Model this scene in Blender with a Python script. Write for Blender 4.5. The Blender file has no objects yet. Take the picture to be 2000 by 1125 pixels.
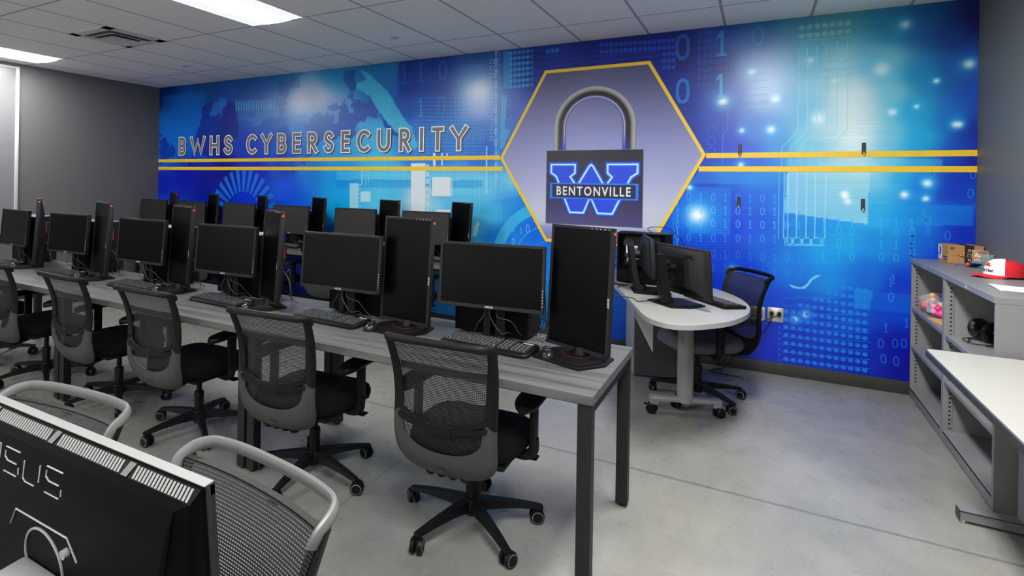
LIGHT_E = 66.0
MURAL_GAIN = 1.0
EXPOSURE = 0.0
import bpy, bmesh, math, random
import numpy as np
from mathutils import Vector, Matrix
PI = math.pi
R = math.radians
rnd = random.Random(7)
COL = bpy.context.scene.collection

# ------------------------------------------------------------------ materials
def s2l(c):
    c = c / 255.0
    return c / 12.92 if c <= 0.04045 else ((c + 0.055) / 1.055) ** 2.4
def rgb(r, g, b):
    return (s2l(r), s2l(g), s2l(b), 1.0)
def new_mat(name):
    m = bpy.data.materials.new(name); m.use_nodes = True
    nt = m.node_tree
    return m, nt, nt.nodes['Principled BSDF']
def N(nt, t, **kw):
    n = nt.nodes.new(t)
    for k, v in kw.items(): setattr(n, k, v)
    return n
def mat(name, col, rough=0.5, metal=0.0, var=0.06, scale=30.0, bump=0.0, spec=0.5, coat=0.0):
    """plain surface with a little procedural mottling"""
    m, nt, b = new_mat(name)
    tc = N(nt, 'ShaderNodeTexCoord'); no = N(nt, 'ShaderNodeTexNoise')
    no.inputs['Scale'].default_value = scale; no.inputs['Detail'].default_value = 3
    nt.links.new(tc.outputs['Object'], no.inputs['Vector'])
    mx = N(nt, 'ShaderNodeMix', data_type='RGBA')
    mx.inputs[6].default_value = tuple(c * (1 - var) for c in col[:3]) + (1,)
    mx.inputs[7].default_value = tuple(min(1, c * (1 + var)) for c in col[:3]) + (1,)
    nt.links.new(no.outputs['Fac'], mx.inputs[0]); nt.links.new(mx.outputs[2], b.inputs['Base Color'])
    b.inputs['Roughness'].default_value = rough; b.inputs['Metallic'].default_value = metal
    b.inputs['Specular IOR Level'].default_value = spec
    if coat: b.inputs['Coat Weight'].default_value = coat; b.inputs['Coat Roughness'].default_value = 0.08
    if bump:
        bp = N(nt, 'ShaderNodeBump'); bp.inputs['Strength'].default_value = bump; bp.inputs['Distance'].default_value = 0.002
        nt.links.new(no.outputs['Fac'], bp.inputs['Height']); nt.links.new(bp.outputs[0], b.inputs['Normal'])
    return m
def mat_vcol(name, rough=0.35, spec=0.4):
    m, nt, b = new_mat(name)
    a = N(nt, 'ShaderNodeVertexColor', layer_name='paint')
    nt.links.new(a.outputs['Color'], b.inputs['Base Color'])
    b.inputs['Roughness'].default_value = rough; b.inputs['Specular IOR Level'].default_value = spec
    return m
def mat_emit(name, col, strength):
    m, nt, b = new_mat(name)
    b.inputs['Base Color'].default_value = (0.8, 0.8, 0.8, 1)
    b.inputs['Emission Color'].default_value = col; b.inputs['Emission Strength'].default_value = strength
    return m
def mat_wood(name):
    m, nt, b = new_mat(name)
    tc = N(nt, 'ShaderNodeTexCoord'); mp = N(nt, 'ShaderNodeMapping')
    mp.inputs['Scale'].default_value = (2.6, 62.0, 62.0)
    n1 = N(nt, 'ShaderNodeTexNoise'); n1.inputs['Scale'].default_value = 1.6; n1.inputs['Detail'].default_value = 9; n1.inputs['Roughness'].default_value = 0.65
    n2 = N(nt, 'ShaderNodeTexNoise'); n2.inputs['Scale'].default_value = 0.35; n2.inputs['Detail'].default_value = 4
    nt.links.new(tc.outputs['Object'], mp.inputs['Vector'])
    nt.links.new(mp.outputs[0], n1.inputs['Vector']); nt.links.new(mp.outputs[0], n2.inputs['Vector'])
    ad = N(nt, 'ShaderNodeMath', operation='ADD'); nt.links.new(n1.outputs['Fac'], ad.inputs[0]); nt.links.new(n2.outputs['Fac'], ad.inputs[1])
    cr = N(nt, 'ShaderNodeValToRGB')
    cr.color_ramp.elements[0].position = 0.62; cr.color_ramp.elements[0].color = rgb(47, 47, 47)
    cr.color_ramp.elements[1].position = 1.35 / 1.0 if False else 1.0; cr.color_ramp.elements[1].color = rgb(84, 84, 84)
    e = cr.color_ramp.elements.new(0.86); e.color = rgb(67, 67, 67)
    nt.links.new(ad.outputs[0], cr.inputs[0]); nt.links.new(cr.outputs[0], b.inputs['Base Color'])
    b.inputs['Roughness'].default_value = 0.42
    return m
def mat_mesh_fabric(name, col, px, pz, open_=0.42):
    """woven mesh: rows of small see-through holes"""
    m, nt, b = new_mat(name)
    b.inputs['Base Color'].default_value = col; b.inputs['Roughness'].default_value = 0.6
    tc = N(nt, 'ShaderNodeTexCoord'); sp = N(nt, 'ShaderNodeSeparateXYZ'); nt.links.new(tc.outputs['Object'], sp.inputs[0])
    def wave(out, per):
        a = N(nt, 'ShaderNodeMath', operation='MULTIPLY'); a.inputs[1].default_value = 2 * PI / per; nt.links.new(out, a.inputs[0])
        s = N(nt, 'ShaderNodeMath', operation='SINE'); nt.links.new(a.outputs[0], s.inputs[0]); return s.outputs[0]
    sx = wave(sp.outputs['X'], px); sz = wave(sp.outputs['Z'], pz)
    ax = N(nt, 'ShaderNodeMath', operation='MULTIPLY'); ax.inputs[1].default_value = 0.45; nt.links.new(sx, ax.inputs[0])
    s = N(nt, 'ShaderNodeMath', operation='ADD'); nt.links.new(ax.outputs[0], s.inputs[0]); nt.links.new(sz, s.inputs[1])
    g = N(nt, 'ShaderNodeMath', operation='LESS_THAN'); g.inputs[1].default_value = 1.0 - 2 * open_ ; nt.links.new(s.outputs[0], g.inputs[0])
    nt.links.new(g.outputs[0], b.inputs['Alpha'])
    return m
def mat_clear(name, col, alpha=0.25, rough=0.08):
    m, nt, b = new_mat(name)
    b.inputs['Base Color'].default_value = col; b.inputs['Roughness'].default_value = rough
    lw = N(nt, 'ShaderNodeLayerWeight'); lw.inputs['Blend'].default_value = 0.4
    mr = N(nt, 'ShaderNodeMapRange'); mr.inputs['To Min'].default_value = alpha * 0.5; mr.inputs['To Max'].default_value = min(1, alpha * 2.2)
    nt.links.new(lw.outputs['Facing'], mr.inputs['Value']); nt.links.new(mr.outputs[0], b.inputs['Alpha'])
    return m

M = {}
M['black'] = mat('black_plastic', rgb(11, 11, 12), 0.45, spec=.2)
M['bezel'] = mat('bezel_plastic', rgb(28, 28, 30), 0.5, spec=.25)
M['screen'] = mat('screen_glass', rgb(4, 4, 5), 0.28, spec=0.12)
M['dark'] = mat('dark_plastic', rgb(13, 13, 14), 0.5, spec=.2)
M['shell'] = mat('lit_shell_plastic', rgb(50, 50, 51), 0.45)  # same plastic as the frame, reflected light painted into the colour
M['rail_toplit'] = mat('toplit_rail_plastic', rgb(96, 96, 96), 0.45)  # foreground handle rails, light from above painted into the colour
M['seat'] = mat('seat_fabric', rgb(9, 9, 10), 0.95, var=0.25, scale=400, bump=0.3, spec=0.15)
M['seat_grey'] = mat('seat_fabric_grey', rgb(84, 85, 92), 0.9, var=0.2, scale=400, bump=0.3, spec=0.2)
M['mesh'] = mat_mesh_fabric('mesh_fabric', rgb(20, 20, 21), 0.0075, 0.0066, 0.29)
M['mesh_front'] = mat_mesh_fabric('mesh_fabric_front', rgb(22, 22, 22), 0.0075, 0.0066, 0.19)
M['mesh_dense'] = mat_mesh_fabric('mesh_fabric_dense', rgb(26, 28, 36), 0.0075, 0.0066, 0.04)
M['metal_black'] = mat('black_powder_coat', rgb(22, 22, 23), 0.5, spec=.3)
M['wood'] = mat_wood('grey_oak_laminate')
M['case'] = mat('pc_case_black', rgb(7, 7, 8), 0.4, spec=.12)
M['case_top'] = mat('pc_case_top', rgb(120, 120, 122), 0.5)
M['port'] = mat('port_metal', rgb(165, 165, 165), 0.35, metal=0.6)
M['red'] = mat('red_accent', rgb(96, 20, 24), 0.5)
M['keycap'] = mat('keycap_plastic', rgb(38, 38, 40), 0.5)
M['legend'] = mat('key_legend', rgb(190, 190, 190), 0.6)
M['cable'] = mat('cable_rubber', rgb(24, 24, 25), 0.45)
M['cable_grey'] = mat('cable_grey', rgb(72, 72, 74), 0.45)
M['white'] = mat('white_print', rgb(225, 225, 225), 0.5)
M['silver'] = mat('silver_print', rgb(170, 170, 172), 0.4)
M['grey_metal'] = mat('bookcase_steel', rgb(124, 124, 124), 0.38)
M['grey_dark'] = mat('bookcase_steel_inner', rgb(98, 99, 100), 0.5)
M['laminate'] = mat('pale_grey_laminate', rgb(140, 139, 136), 0.4, var=0.04, scale=120)
M['laminate_w'] = mat('white_grey_laminate', rgb(158, 157, 152), 0.45, var=0.03, scale=120)
M['steel_leg'] = mat('silver_grey_leg', rgb(122, 123, 124), 0.4, metal=0.0)
M['edge_dark'] = mat('dark_edge_band', rgb(44, 45, 48), 0.5)
M['panel_dark'] = mat('dark_grey_panel', rgb(74, 75, 77), 0.5)
M['chrome'] = mat('chrome', rgb(190, 190, 190), 0.2, metal=1.0)
M['steel_plate'] = mat('steel_plate', rgb(200, 198, 192), 0.35, metal=0.75)
M['yellow'] = mat('yellow_vinyl', rgb(228, 188, 24), 0.45)
M['base_rubber'] = mat('cove_base_rubber', rgb(46, 47, 46), 0.6)

# ------------------------------------------------------------------ mesh helper
class MB:
    def __init__(s): s.bm = bmesh.new(); s.mi = 0
    def _mark(s, faces):
        for f in faces: f.material_index = s.mi
    def box(s, x0, y0, z0, x1, y1, z1, bev=0.0, seg=2, mx=None):
        r = bmesh.ops.create_cube(s.bm, size=1.0); vs = r['verts']
        for v in vs:
            v.co = Vector((x0 + (v.co.x + .5) * (x1 - x0), y0 + (v.co.y + .5) * (y1 - y0), z0 + (v.co.z + .5) * (z1 - z0)))
        fs = set(f for v in vs for f in v.link_faces)
        if bev > 0:
            es = list(set(e for v in vs for e in v.link_edges))
            rb = bmesh.ops.bevel(s.bm, geom=es, offset=bev, segments=seg, affect='EDGES', profile=0.5)
            fs = set(rb['faces']) | set(f for f in fs if f.is_valid)
            vs = list(set(v for f in fs for v in f.verts))
        s._mark(fs)
        if mx is not None: bmesh.ops.transform(s.bm, matrix=mx, verts=list(vs))
        return s
    def add(s, verts, faces, mx=None):
        vs = [s.bm.verts.new(mx @ Vector(v) if mx else Vector(v)) for v in verts]
        for f in faces:
            try:
                ff = s.bm.faces.new([vs[i] for i in f]); ff.material_index = s.mi
            except ValueError: pass
        return s
    def tube(s, pts, rad, n=8, cap=True, flat=1.0, mx=None):
        pts = [Vector(p) for p in pts]; k = len(pts)
        rads = rad if isinstance(rad, (list, tuple)) else [rad] * k
        verts = []; up = None
        for i, p in enumerate(pts):
            t = (pts[min(i + 1, k - 1)] - pts[max(i - 1, 0)]).normalized()
            if up is None:
                up = Vector((0, 0, 1)) if abs(t.z) < .9 else Vector((1, 0, 0))
            a = t.cross(up)
            if a.length < 1e-5: a = t.cross(Vector((1, 0, 0)))
            a.normalize(); b = a.cross(t).normalized(); up = b
            for j in range(n):
                w = 2 * PI * j / n
                verts.append(p + a * math.cos(w) * rads[i] + b * math.sin(w) * rads[i] * flat)
        faces = []
        for i in range(k - 1):
            for j in range(n):
                faces.append((i * n + j, i * n + (j + 1) % n, (i + 1) * n + (j + 1) % n, (i + 1) * n + j))
        if cap: faces += [tuple(range(n))[::-1], tuple((k - 1) * n + j for j in range(n))]
        return s.add(verts, faces, mx)
    def cyl(s, p0, p1, r0, r1=None, n=20, mx=None):
        return s.tube([p0, p1], [r0, r0 if r1 is None else r1], n, True, 1.0, mx)
    def lathe(s, prof, n=24, mx=None, sx=1.0, sy=1.0):
        verts = []; faces = []; k = len(prof)
        for r, z in prof:
            for j in range(n):
                a = 2 * PI * j / n; verts.append((r * math.cos(a) * sx, r * math.sin(a) * sy, z))
        for i in range(k - 1):
            for j in range(n):
                faces.append((i * n + j, i * n + (j + 1) % n, (i + 1) * n + (j + 1) % n, (i + 1) * n + j))
        faces += [tuple(range(n))[::-1], tuple((k - 1) * n + j for j in range(n))]
        return s.add(verts, faces, mx)
    def prism(s, poly, z0, z1, mx=None, bev=0.0):
        n = len(poly)
        v = [(x, y, z0) for x, y in poly] + [(x, y, z1) for x, y in poly]
        f = [tuple(range(n))[::-1], tuple(range(n, 2 * n))] + [(i, (i + 1) % n, n + (i + 1) % n, n + i) for i in range(n)]
        return s.add(v, f, mx)
    def grid(s, P, mx=None, closed_u=False):
        nu = len(P); nv = len(P[0]); v = [p for row in P for p in row]; f = []
        for i in range(nu if closed_u else nu - 1):
            for j in range(nv - 1):
                a = (i + 1) % nu; f.append((i * nv + j, i * nv + j + 1, a * nv + j + 1, a * nv + j))
        return s.add(v, f, mx)
    def ell(s, c, rx, ry, rz, n=16, m=10, mx=None):
        prof = [(math.sin(PI * i / m), -math.cos(PI * i / m)) for i in range(m + 1)]
        T = Matrix.Translation(c) @ Matrix.Diagonal((rx, ry, rz, 1))
        return s.lathe([(max(r, 1e-3), z) for r, z in prof], n, (mx @ T) if mx else T)
    def build(s, name, mats, parent=None, smooth=True, ang=35, recalc=True):
        me = bpy.data.meshes.new(name)
        if recalc: bmesh.ops.recalc_face_normals(s.bm, faces=s.bm.faces)
        s.bm.to_mesh(me); s.bm.free()
        for m in (mats if isinstance(mats, (list, tuple)) else [mats]): me.materials.append(m)
        if smooth:
            me.polygons.foreach_set('use_smooth', [True] * len(me.polygons)); me.set_sharp_from_angle(angle=R(ang))
        o = bpy.data.objects.new(name, me); COL.objects.link(o)
        if parent is not None: o.parent = parent
        return o
def tag(o, label, cat, group=None):
    o['label'] = label; o['category'] = cat
    if group: o['group'] = group
    return o
def thing(name, label, cat, loc=(0, 0, 0), rz=0.0, group=None):
    o = bpy.data.objects.new(name, None); COL.objects.link(o); o.empty_display_size = 0.05
    o.location = loc; o.rotation_euler = (0, 0, rz)
    return tag(o, label, cat, group)
def struct(o):
    o['kind'] = 'structure'; return o
def dup(root, loc, rz, label, group=None):
    r = root.copy(); COL.objects.link(r); r.location = loc; r.rotation_euler = (0, 0, rz); r['label'] = label
    if group: r['group'] = group
    for ch in list(root.children):
        c = ch.copy(); COL.objects.link(c); c.parent = r
        for g in list(ch.children):
            d = g.copy(); COL.objects.link(d); d.parent = c
    return r
def text_geo(txt, size, bold=0.0, spacing=1.0, align='CENTER'):
    """outline letters as (verts2d, faces)"""
    cu = bpy.data.curves.new('t', 'FONT'); cu.body = txt; cu.size = size; cu.align_x = align; cu.align_y = 'CENTER'
    cu.offset = bold; cu.space_character = spacing; cu.resolution_u = 3; cu.fill_mode = 'FRONT'
    o = bpy.data.objects.new('t', cu); COL.objects.link(o)
    dg = bpy.context.evaluated_depsgraph_get(); me = o.evaluated_get(dg).to_mesh()
    v = [(p.co.x, p.co.y) for p in me.vertices]; f = [tuple(p.vertices) for p in me.polygons]
    o.evaluated_get(dg).to_mesh_clear(); bpy.data.objects.remove(o); bpy.data.curves.remove(cu)
    return v, f
def text_obj(name, txt, size, m, mx, parent, bold=0.0, spacing=1.0, sx=1.0, align='CENTER'):
    v, f = text_geo(txt, size, bold, spacing, align)
    b = MB(); b.add([(x * sx, y, 0) for x, y in v], f, mx)
    return b.build(name, m, parent, smooth=False, recalc=False)
def frame_mx(origin, xaxis, yaxis):
    x = Vector(xaxis).normalized(); y = Vector(yaxis).normalized(); z = x.cross(y)
    m = Matrix((x, y, z)).transposed().to_4x4(); m.translation = Vector(origin); return m
ORD = ['first', 'second', 'third', 'fourth', 'fifth', 'sixth', 'seventh', 'eighth']

# ------------------------------------------------------------------ room
XL, XR, YF, YB, H = -7.865, 1.322, 0.0, -8.2, 2.881
def mat_floor():
    m, nt, b = new_mat('polished_concrete')
    tc = N(nt, 'ShaderNodeTexCoord')
    n1 = N(nt, 'ShaderNodeTexNoise'); n1.inputs['Scale'].default_value = 1.1; n1.inputs['Detail'].default_value = 6; n1.inputs['Roughness'].default_value = 0.6
    n2 = N(nt, 'ShaderNodeTexNoise'); n2.inputs['Scale'].default_value = 9; n2.inputs['Detail'].default_value = 6; n2.inputs['Roughness'].default_value = 0.7
    n3 = N(nt, 'ShaderNodeTexNoise'); n3.inputs['Scale'].default_value = 90; n3.inputs['Detail'].default_value = 4
    for n in (n1, n2, n3): nt.links.new(tc.outputs['Object'], n.inputs['Vector'])
    c1 = N(nt, 'ShaderNodeValToRGB'); c1.color_ramp.elements[0].position = .32; c1.color_ramp.elements[0].color = rgb(114, 113, 109)
    c1.color_ramp.elements[1].position = .68; c1.color_ramp.elements[1].color = rgb(136, 135, 130)
    nt.links.new(n1.outputs['Fac'], c1.inputs[0])
    c2 = N(nt, 'ShaderNodeValToRGB'); c2.color_ramp.elements[0].position = .3; c2.color_ramp.elements[0].color = (.90, .90, .90, 1)
    c2.color_ramp.elements[1].position = .7; c2.color_ramp.elements[1].color = (1.08, 1.08, 1.08, 1)
    nt.links.new(n2.outputs['Fac'], c2.inputs[0])
    c3 = N(nt, 'ShaderNodeValToRGB'); c3.color_ramp.elements[0].position = .26; c3.color_ramp.elements[0].color = (.78, .78, .78, 1)
    c3.color_ramp.elements[1].position = .42; c3.color_ramp.elements[1].color = (1, 1, 1, 1)
    nt.links.new(n3.outputs['Fac'], c3.inputs[0])
    m1 = N(nt, 'ShaderNodeMix', data_type='RGBA', blend_type='MULTIPLY'); m1.inputs[0].default_value = 0.7
    m2 = N(nt, 'ShaderNodeMix', data_type='RGBA', blend_type='MULTIPLY'); m2.inputs[0].default_value = 0.25
    nt.links.new(c1.outputs[0], m1.inputs[6]); nt.links.new(c2.outputs[0], m1.inputs[7])
    nt.links.new(m1.outputs[2], m2.inputs[6]); nt.links.new(c3.outputs[0], m2.inputs[7])
    # saw-cut control joints
    sp = N(nt, 'ShaderNodeSeparateXYZ'); nt.links.new(tc.outputs['Object'], sp.inputs[0])
    wob = N(nt, 'ShaderNodeMath', operation='MULTIPLY_ADD'); wob.inputs[1].default_value = 0.02; nt.links.new(n2.outputs['Fac'], wob.inputs[0]); nt.links.new(sp.outputs['Y'], wob.inputs[2])
    def near(out, val, w):
        a = N(nt, 'ShaderNodeMath', operation='SUBTRACT'); a.inputs[1].default_value = val; nt.links.new(out, a.inputs[0])
        c = N(nt, 'ShaderNodeMath', operation='ABSOLUTE'); nt.links.new(a.outputs[0], c.inputs[0])
        mr = N(nt, 'ShaderNodeMapRange'); mr.inputs['From Min'].default_value = w * .35; mr.inputs['From Max'].default_value = w
        mr.inputs['To Min'].default_value = 0.62; mr.inputs['To Max'].default_value = 1.0; nt.links.new(c.outputs[0], mr.inputs['Value']); return mr.outputs[0]
    j1 = near(wob.outputs[0], -2.235, 0.014); j2 = near(sp.outputs['X'], -1.67, 0.006)
    mm = N(nt, 'ShaderNodeMath', operation='MULTIPLY'); nt.links.new(j1, mm.inputs[0]); nt.links.new(j2, mm.inputs[1])
    m3 = N(nt, 'ShaderNodeMix', data_type='RGBA', blend_type='MULTIPLY'); m3.inputs[0].default_value = 1.0
    nt.links.new(m2.outputs[2], m3.inputs[6]); nt.links.new(mm.outputs[0], m3.inputs[7])
    nt.links.new(m3.outputs[2], b.inputs['Base Color'])
    mr = N(nt, 'ShaderNodeMapRange'); mr.inputs['To Min'].default_value = .16; mr.inputs['To Max'].default_value = .42
    nt.links.new(n2.outputs['Fac'], mr.inputs['Value']); nt.links.new(mr.outputs[0], b.inputs['Roughness'])
    return m
def mat_ceiling():
    m, nt, b = new_mat('acoustic_tile_ceiling')
    tc = N(nt, 'ShaderNodeTexCoord'); sp = N(nt, 'ShaderNodeSeparateXYZ'); nt.links.new(tc.outputs['Object'], sp.inputs[0])
    def grid(out, per, off, w):
        a = N(nt, 'ShaderNodeMath', operation='SUBTRACT'); a.inputs[1].default_value = off; nt.links.new(out, a.inputs[0])
        d = N(nt, 'ShaderNodeMath', operation='DIVIDE'); d.inputs[1].default_value = per; nt.links.new(a.outputs[0], d.inputs[0])
        r_ = N(nt, 'ShaderNodeMath', operation='ROUND'); nt.links.new(d.outputs[0], r_.inputs[0])
        s_ = N(nt, 'ShaderNodeMath', operation='SUBTRACT'); nt.links.new(d.outputs[0], s_.inputs[0]); nt.links.new(r_.outputs[0], s_.inputs[1])
        ab = N(nt, 'ShaderNodeMath', operation='ABSOLUTE'); nt.links.new(s_.outputs[0], ab.inputs[0])
        lt = N(nt, 'ShaderNodeMath', operation='LESS_THAN'); lt.inputs[1].default_value = w / per; nt.links.new(ab.outputs[0], lt.inputs[0]); return lt.outputs[0]
    gx = grid(sp.outputs['X'], 0.6096, -0.2801, 0.011); gy = grid(sp.outputs['Y'], 1.2192, -0.5965, 0.009)
    mxx = N(nt, 'ShaderNodeMath', operation='MAXIMUM'); nt.links.new(gx, mxx.inputs[0]); nt.links.new(gy, mxx.inputs[1])
    no = N(nt, 'ShaderNodeTexNoise'); no.inputs['Scale'].default_value = 160; no.inputs['Detail'].default_value = 4; nt.links.new(tc.outputs['Object'], no.inputs['Vector'])
    cr = N(nt, 'ShaderNodeValToRGB'); cr.color_ramp.elements[0].position = .3; cr.color_ramp.elements[0].color = rgb(225, 225, 224)
    cr.color_ramp.elements[1].position = .5; cr.color_ramp.elements[1].color = rgb(243, 243, 242); nt.links.new(no.outputs['Fac'], cr.inputs[0])
    mx = N(nt, 'ShaderNodeMix', data_type='RGBA'); nt.links.new(mxx.outputs[0], mx.inputs[0]); nt.links.new(cr.outputs[0], mx.inputs[6]); mx.inputs[7].default_value = rgb(172, 172, 172)
    nt.links.new(mx.outputs[2], b.inputs['Base Color']); b.inputs['Roughness'].default_value = 0.9; b.inputs['Specular IOR Level'].default_value = 0.1
    return m
T = 0.1
b = MB(); b.box(XL - T, YB - T, -T, XR + T, YF + T, 0); struct(b.build('floor', mat_floor(), smooth=False))
b = MB(); b.box(XL - T, YB - T, H, XR + T, YF + T, H + T); struct(b.build('ceiling', mat_ceiling(), smooth=False))
wallgrey = mat('dark_grey_wall_paint', rgb(93, 93, 94), 0.55, var=0.02, scale=6)
b = MB(); b.box(XL - T, YF, 0, XR + T, YF + T, H); struct(b.build('wall_back', wallgrey, smooth=False))
b = MB(); b.box(XL - T, YB, 0, XL, YF, H); struct(b.build('wall_left', wallgrey, smooth=False))
b = MB(); b.box(XR, YB, 0, XR + T, YF, H); struct(b.build('wall_right', wallgrey, smooth=False))
b = MB(); b.box(XL - T, YB - T, 0, XR + T, YB, H); struct(b.build('wall_front', mat('bounce_wall_paint', rgb(225, 225, 224), .6), smooth=False))  # unseen wall, kept pale to bounce light onto the ceiling
def base(name, x0, y0, x1, y1):
    b = MB(); b.box(x0, y0, 0, x1, y1, 0.098, 0.003); struct(b.build(name, M['base_rubber']))
base('baseboard_back', XL, -0.009, XR, 0); base('baseboard_left', XL, YB, XL + .009, -0.009); base('baseboard_right', XR - .009, YB, XR, -0.009)

# ceiling troffers (2x4 ft), lit
tray = mat('troffer_white', rgb(235, 235, 235), 0.4)
def troffer(mc, ms):
    t = thing('ceiling_light', 'x', 'light', (0, 0, 0))
    b = MB(); w, l = .3048, .6096
    for s in (-1, 1):
        b.box(s * w - .012, -l, -.006, s * w + .012, l, .004); b.box(-w, s * l - .012, -.006, w, s * l + .012, .004)
    b.build('frame', tray, t, smooth=False)
    # bright centre basket between two softer side lenses
    def lens(name, prof, m):
        b = MB(); b.grid([[(x, y, z) for x, z in prof] for y in (-l + .012, l - .012)]); o = b.build(name, m, t, smooth=False, recalc=False)
        if o.data.polygons[0].normal.z > 0: o.data.flip_normals()
    lens('centre_lens', [(-.16, -.004), (-.1, -.010), (0, -.012), (.1, -.010), (.16, -.004)], mc)
    lens('side_lens', [(-.293, -.001), (-.16, -.004)], ms); lens('side_lens', [(.16, -.004), (.293, -.001)], ms)
    return t
side_m = mat_emit('troffer_side', (1, 1, .99, 1), .75)
lit = [mat_emit('troffer_lens_%s' % n_, (1.0, 0.99, 0.97, 1), LIGHT_E * k_) for n_, k_ in (('full', .85), ('bright', 1.4), ('dim', .08))]
TRS = [troffer(m_, side_m) for m_ in lit]; used = [False] * 3
gx0 = -0.2801
for ky, y in enumerate((-2.425, -4.864, -7.3)):
    for kx in (5.5, 11.5, -0.5):
        x = gx0 - 0.6096 * kx
        lab = 'rectangular ceiling light panel in row %s behind the photographer, column %s' % (ORD[ky], ORD[int(kx // 6) + 1])
        if ky == 0 and kx == 5.5: lab = 'bright rectangular ceiling light at the top edge, larger of the two in view'
        if ky == 0 and kx == 11.5: lab = 'bright rectangular ceiling light by the left wall above the whiteboard'
        if ky == 0 and kx == -0.5: lab = 'rectangular ceiling light above the aisle by the right wall'
        kd = 1 if kx < 0 or ky == 2 else (0 if ky == 0 else 2)
        if not used[kd]:
            o = TRS[kd]; o.location = (x, y, H); o['label'] = lab; o['group'] = 'recessed ceiling lights'; used[kd] = True
        else: dup(TRS[kd], (x, y, H), 0, lab, 'recessed ceiling lights')
# air diffuser
vx, vy = gx0 - .6096 * 8.5, -0.5965 - 1.2192 - .3048
t = thing('ceiling_vent', 'square stepped air vent in the ceiling between the two lights', 'vent', (vx, vy, H))
vm = mat('vent_metal', rgb(205, 205, 204), .6); vd = mat('vent_dark', rgb(105, 105, 105), .7)
b = MB()
for s in (-1, 1): b.box(s * .262 - .04, -.302, -.006, s * .262 + .04, .302, .002); b.box(-.302, s * .262 - .04, -.006, .302, s * .262 + .04, .002)
b.build('frame', vm, t, smooth=False)
b = MB(); b.box(-.225, -.225, -.004, .225, .225, -.001); b.build('throat', vd, t, smooth=False)
for r0, r1, z0, z1 in ((.16, .195, -.022, -.012), (.085, .13, -.028, -.018)):
    b = MB(); P = []
    for r_, z in ((r0, z1), (r1, z0), (r1, z0 - .003), (r0, z1 - .003)): P.append([(-r_, -r_, z), (r_, -r_, z), (r_, r_, z), (-r_, r_, z), (-r_, -r_, z)])
    b.grid(P, closed_u=True); b.build('louver_ring', vm, t, smooth=False)
b = MB(); b.box(-.08, -.08, -.026, .08, .08, -.02); b.build('centre_plate', vm, t, smooth=False)
for (x, y), lab in (((-6.055, -.913), 'small round sprinkler cover in the ceiling near the left corner'), ((-3.018, -.924), 'small round sprinkler cover in the ceiling above the end of the lettering')):
    b = MB(); b.lathe([(.001, -.008), (.035, -.008), (.042, -.003), (.042, .001), (.001, .001)], 24, Matrix.Translation((x, y, H)))
    tag(b.build('sprinkler_cover', mat('sprinkler_grey', rgb(185, 185, 184), .5)), lab, 'sprinkler', 'ceiling sprinkler covers')
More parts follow.
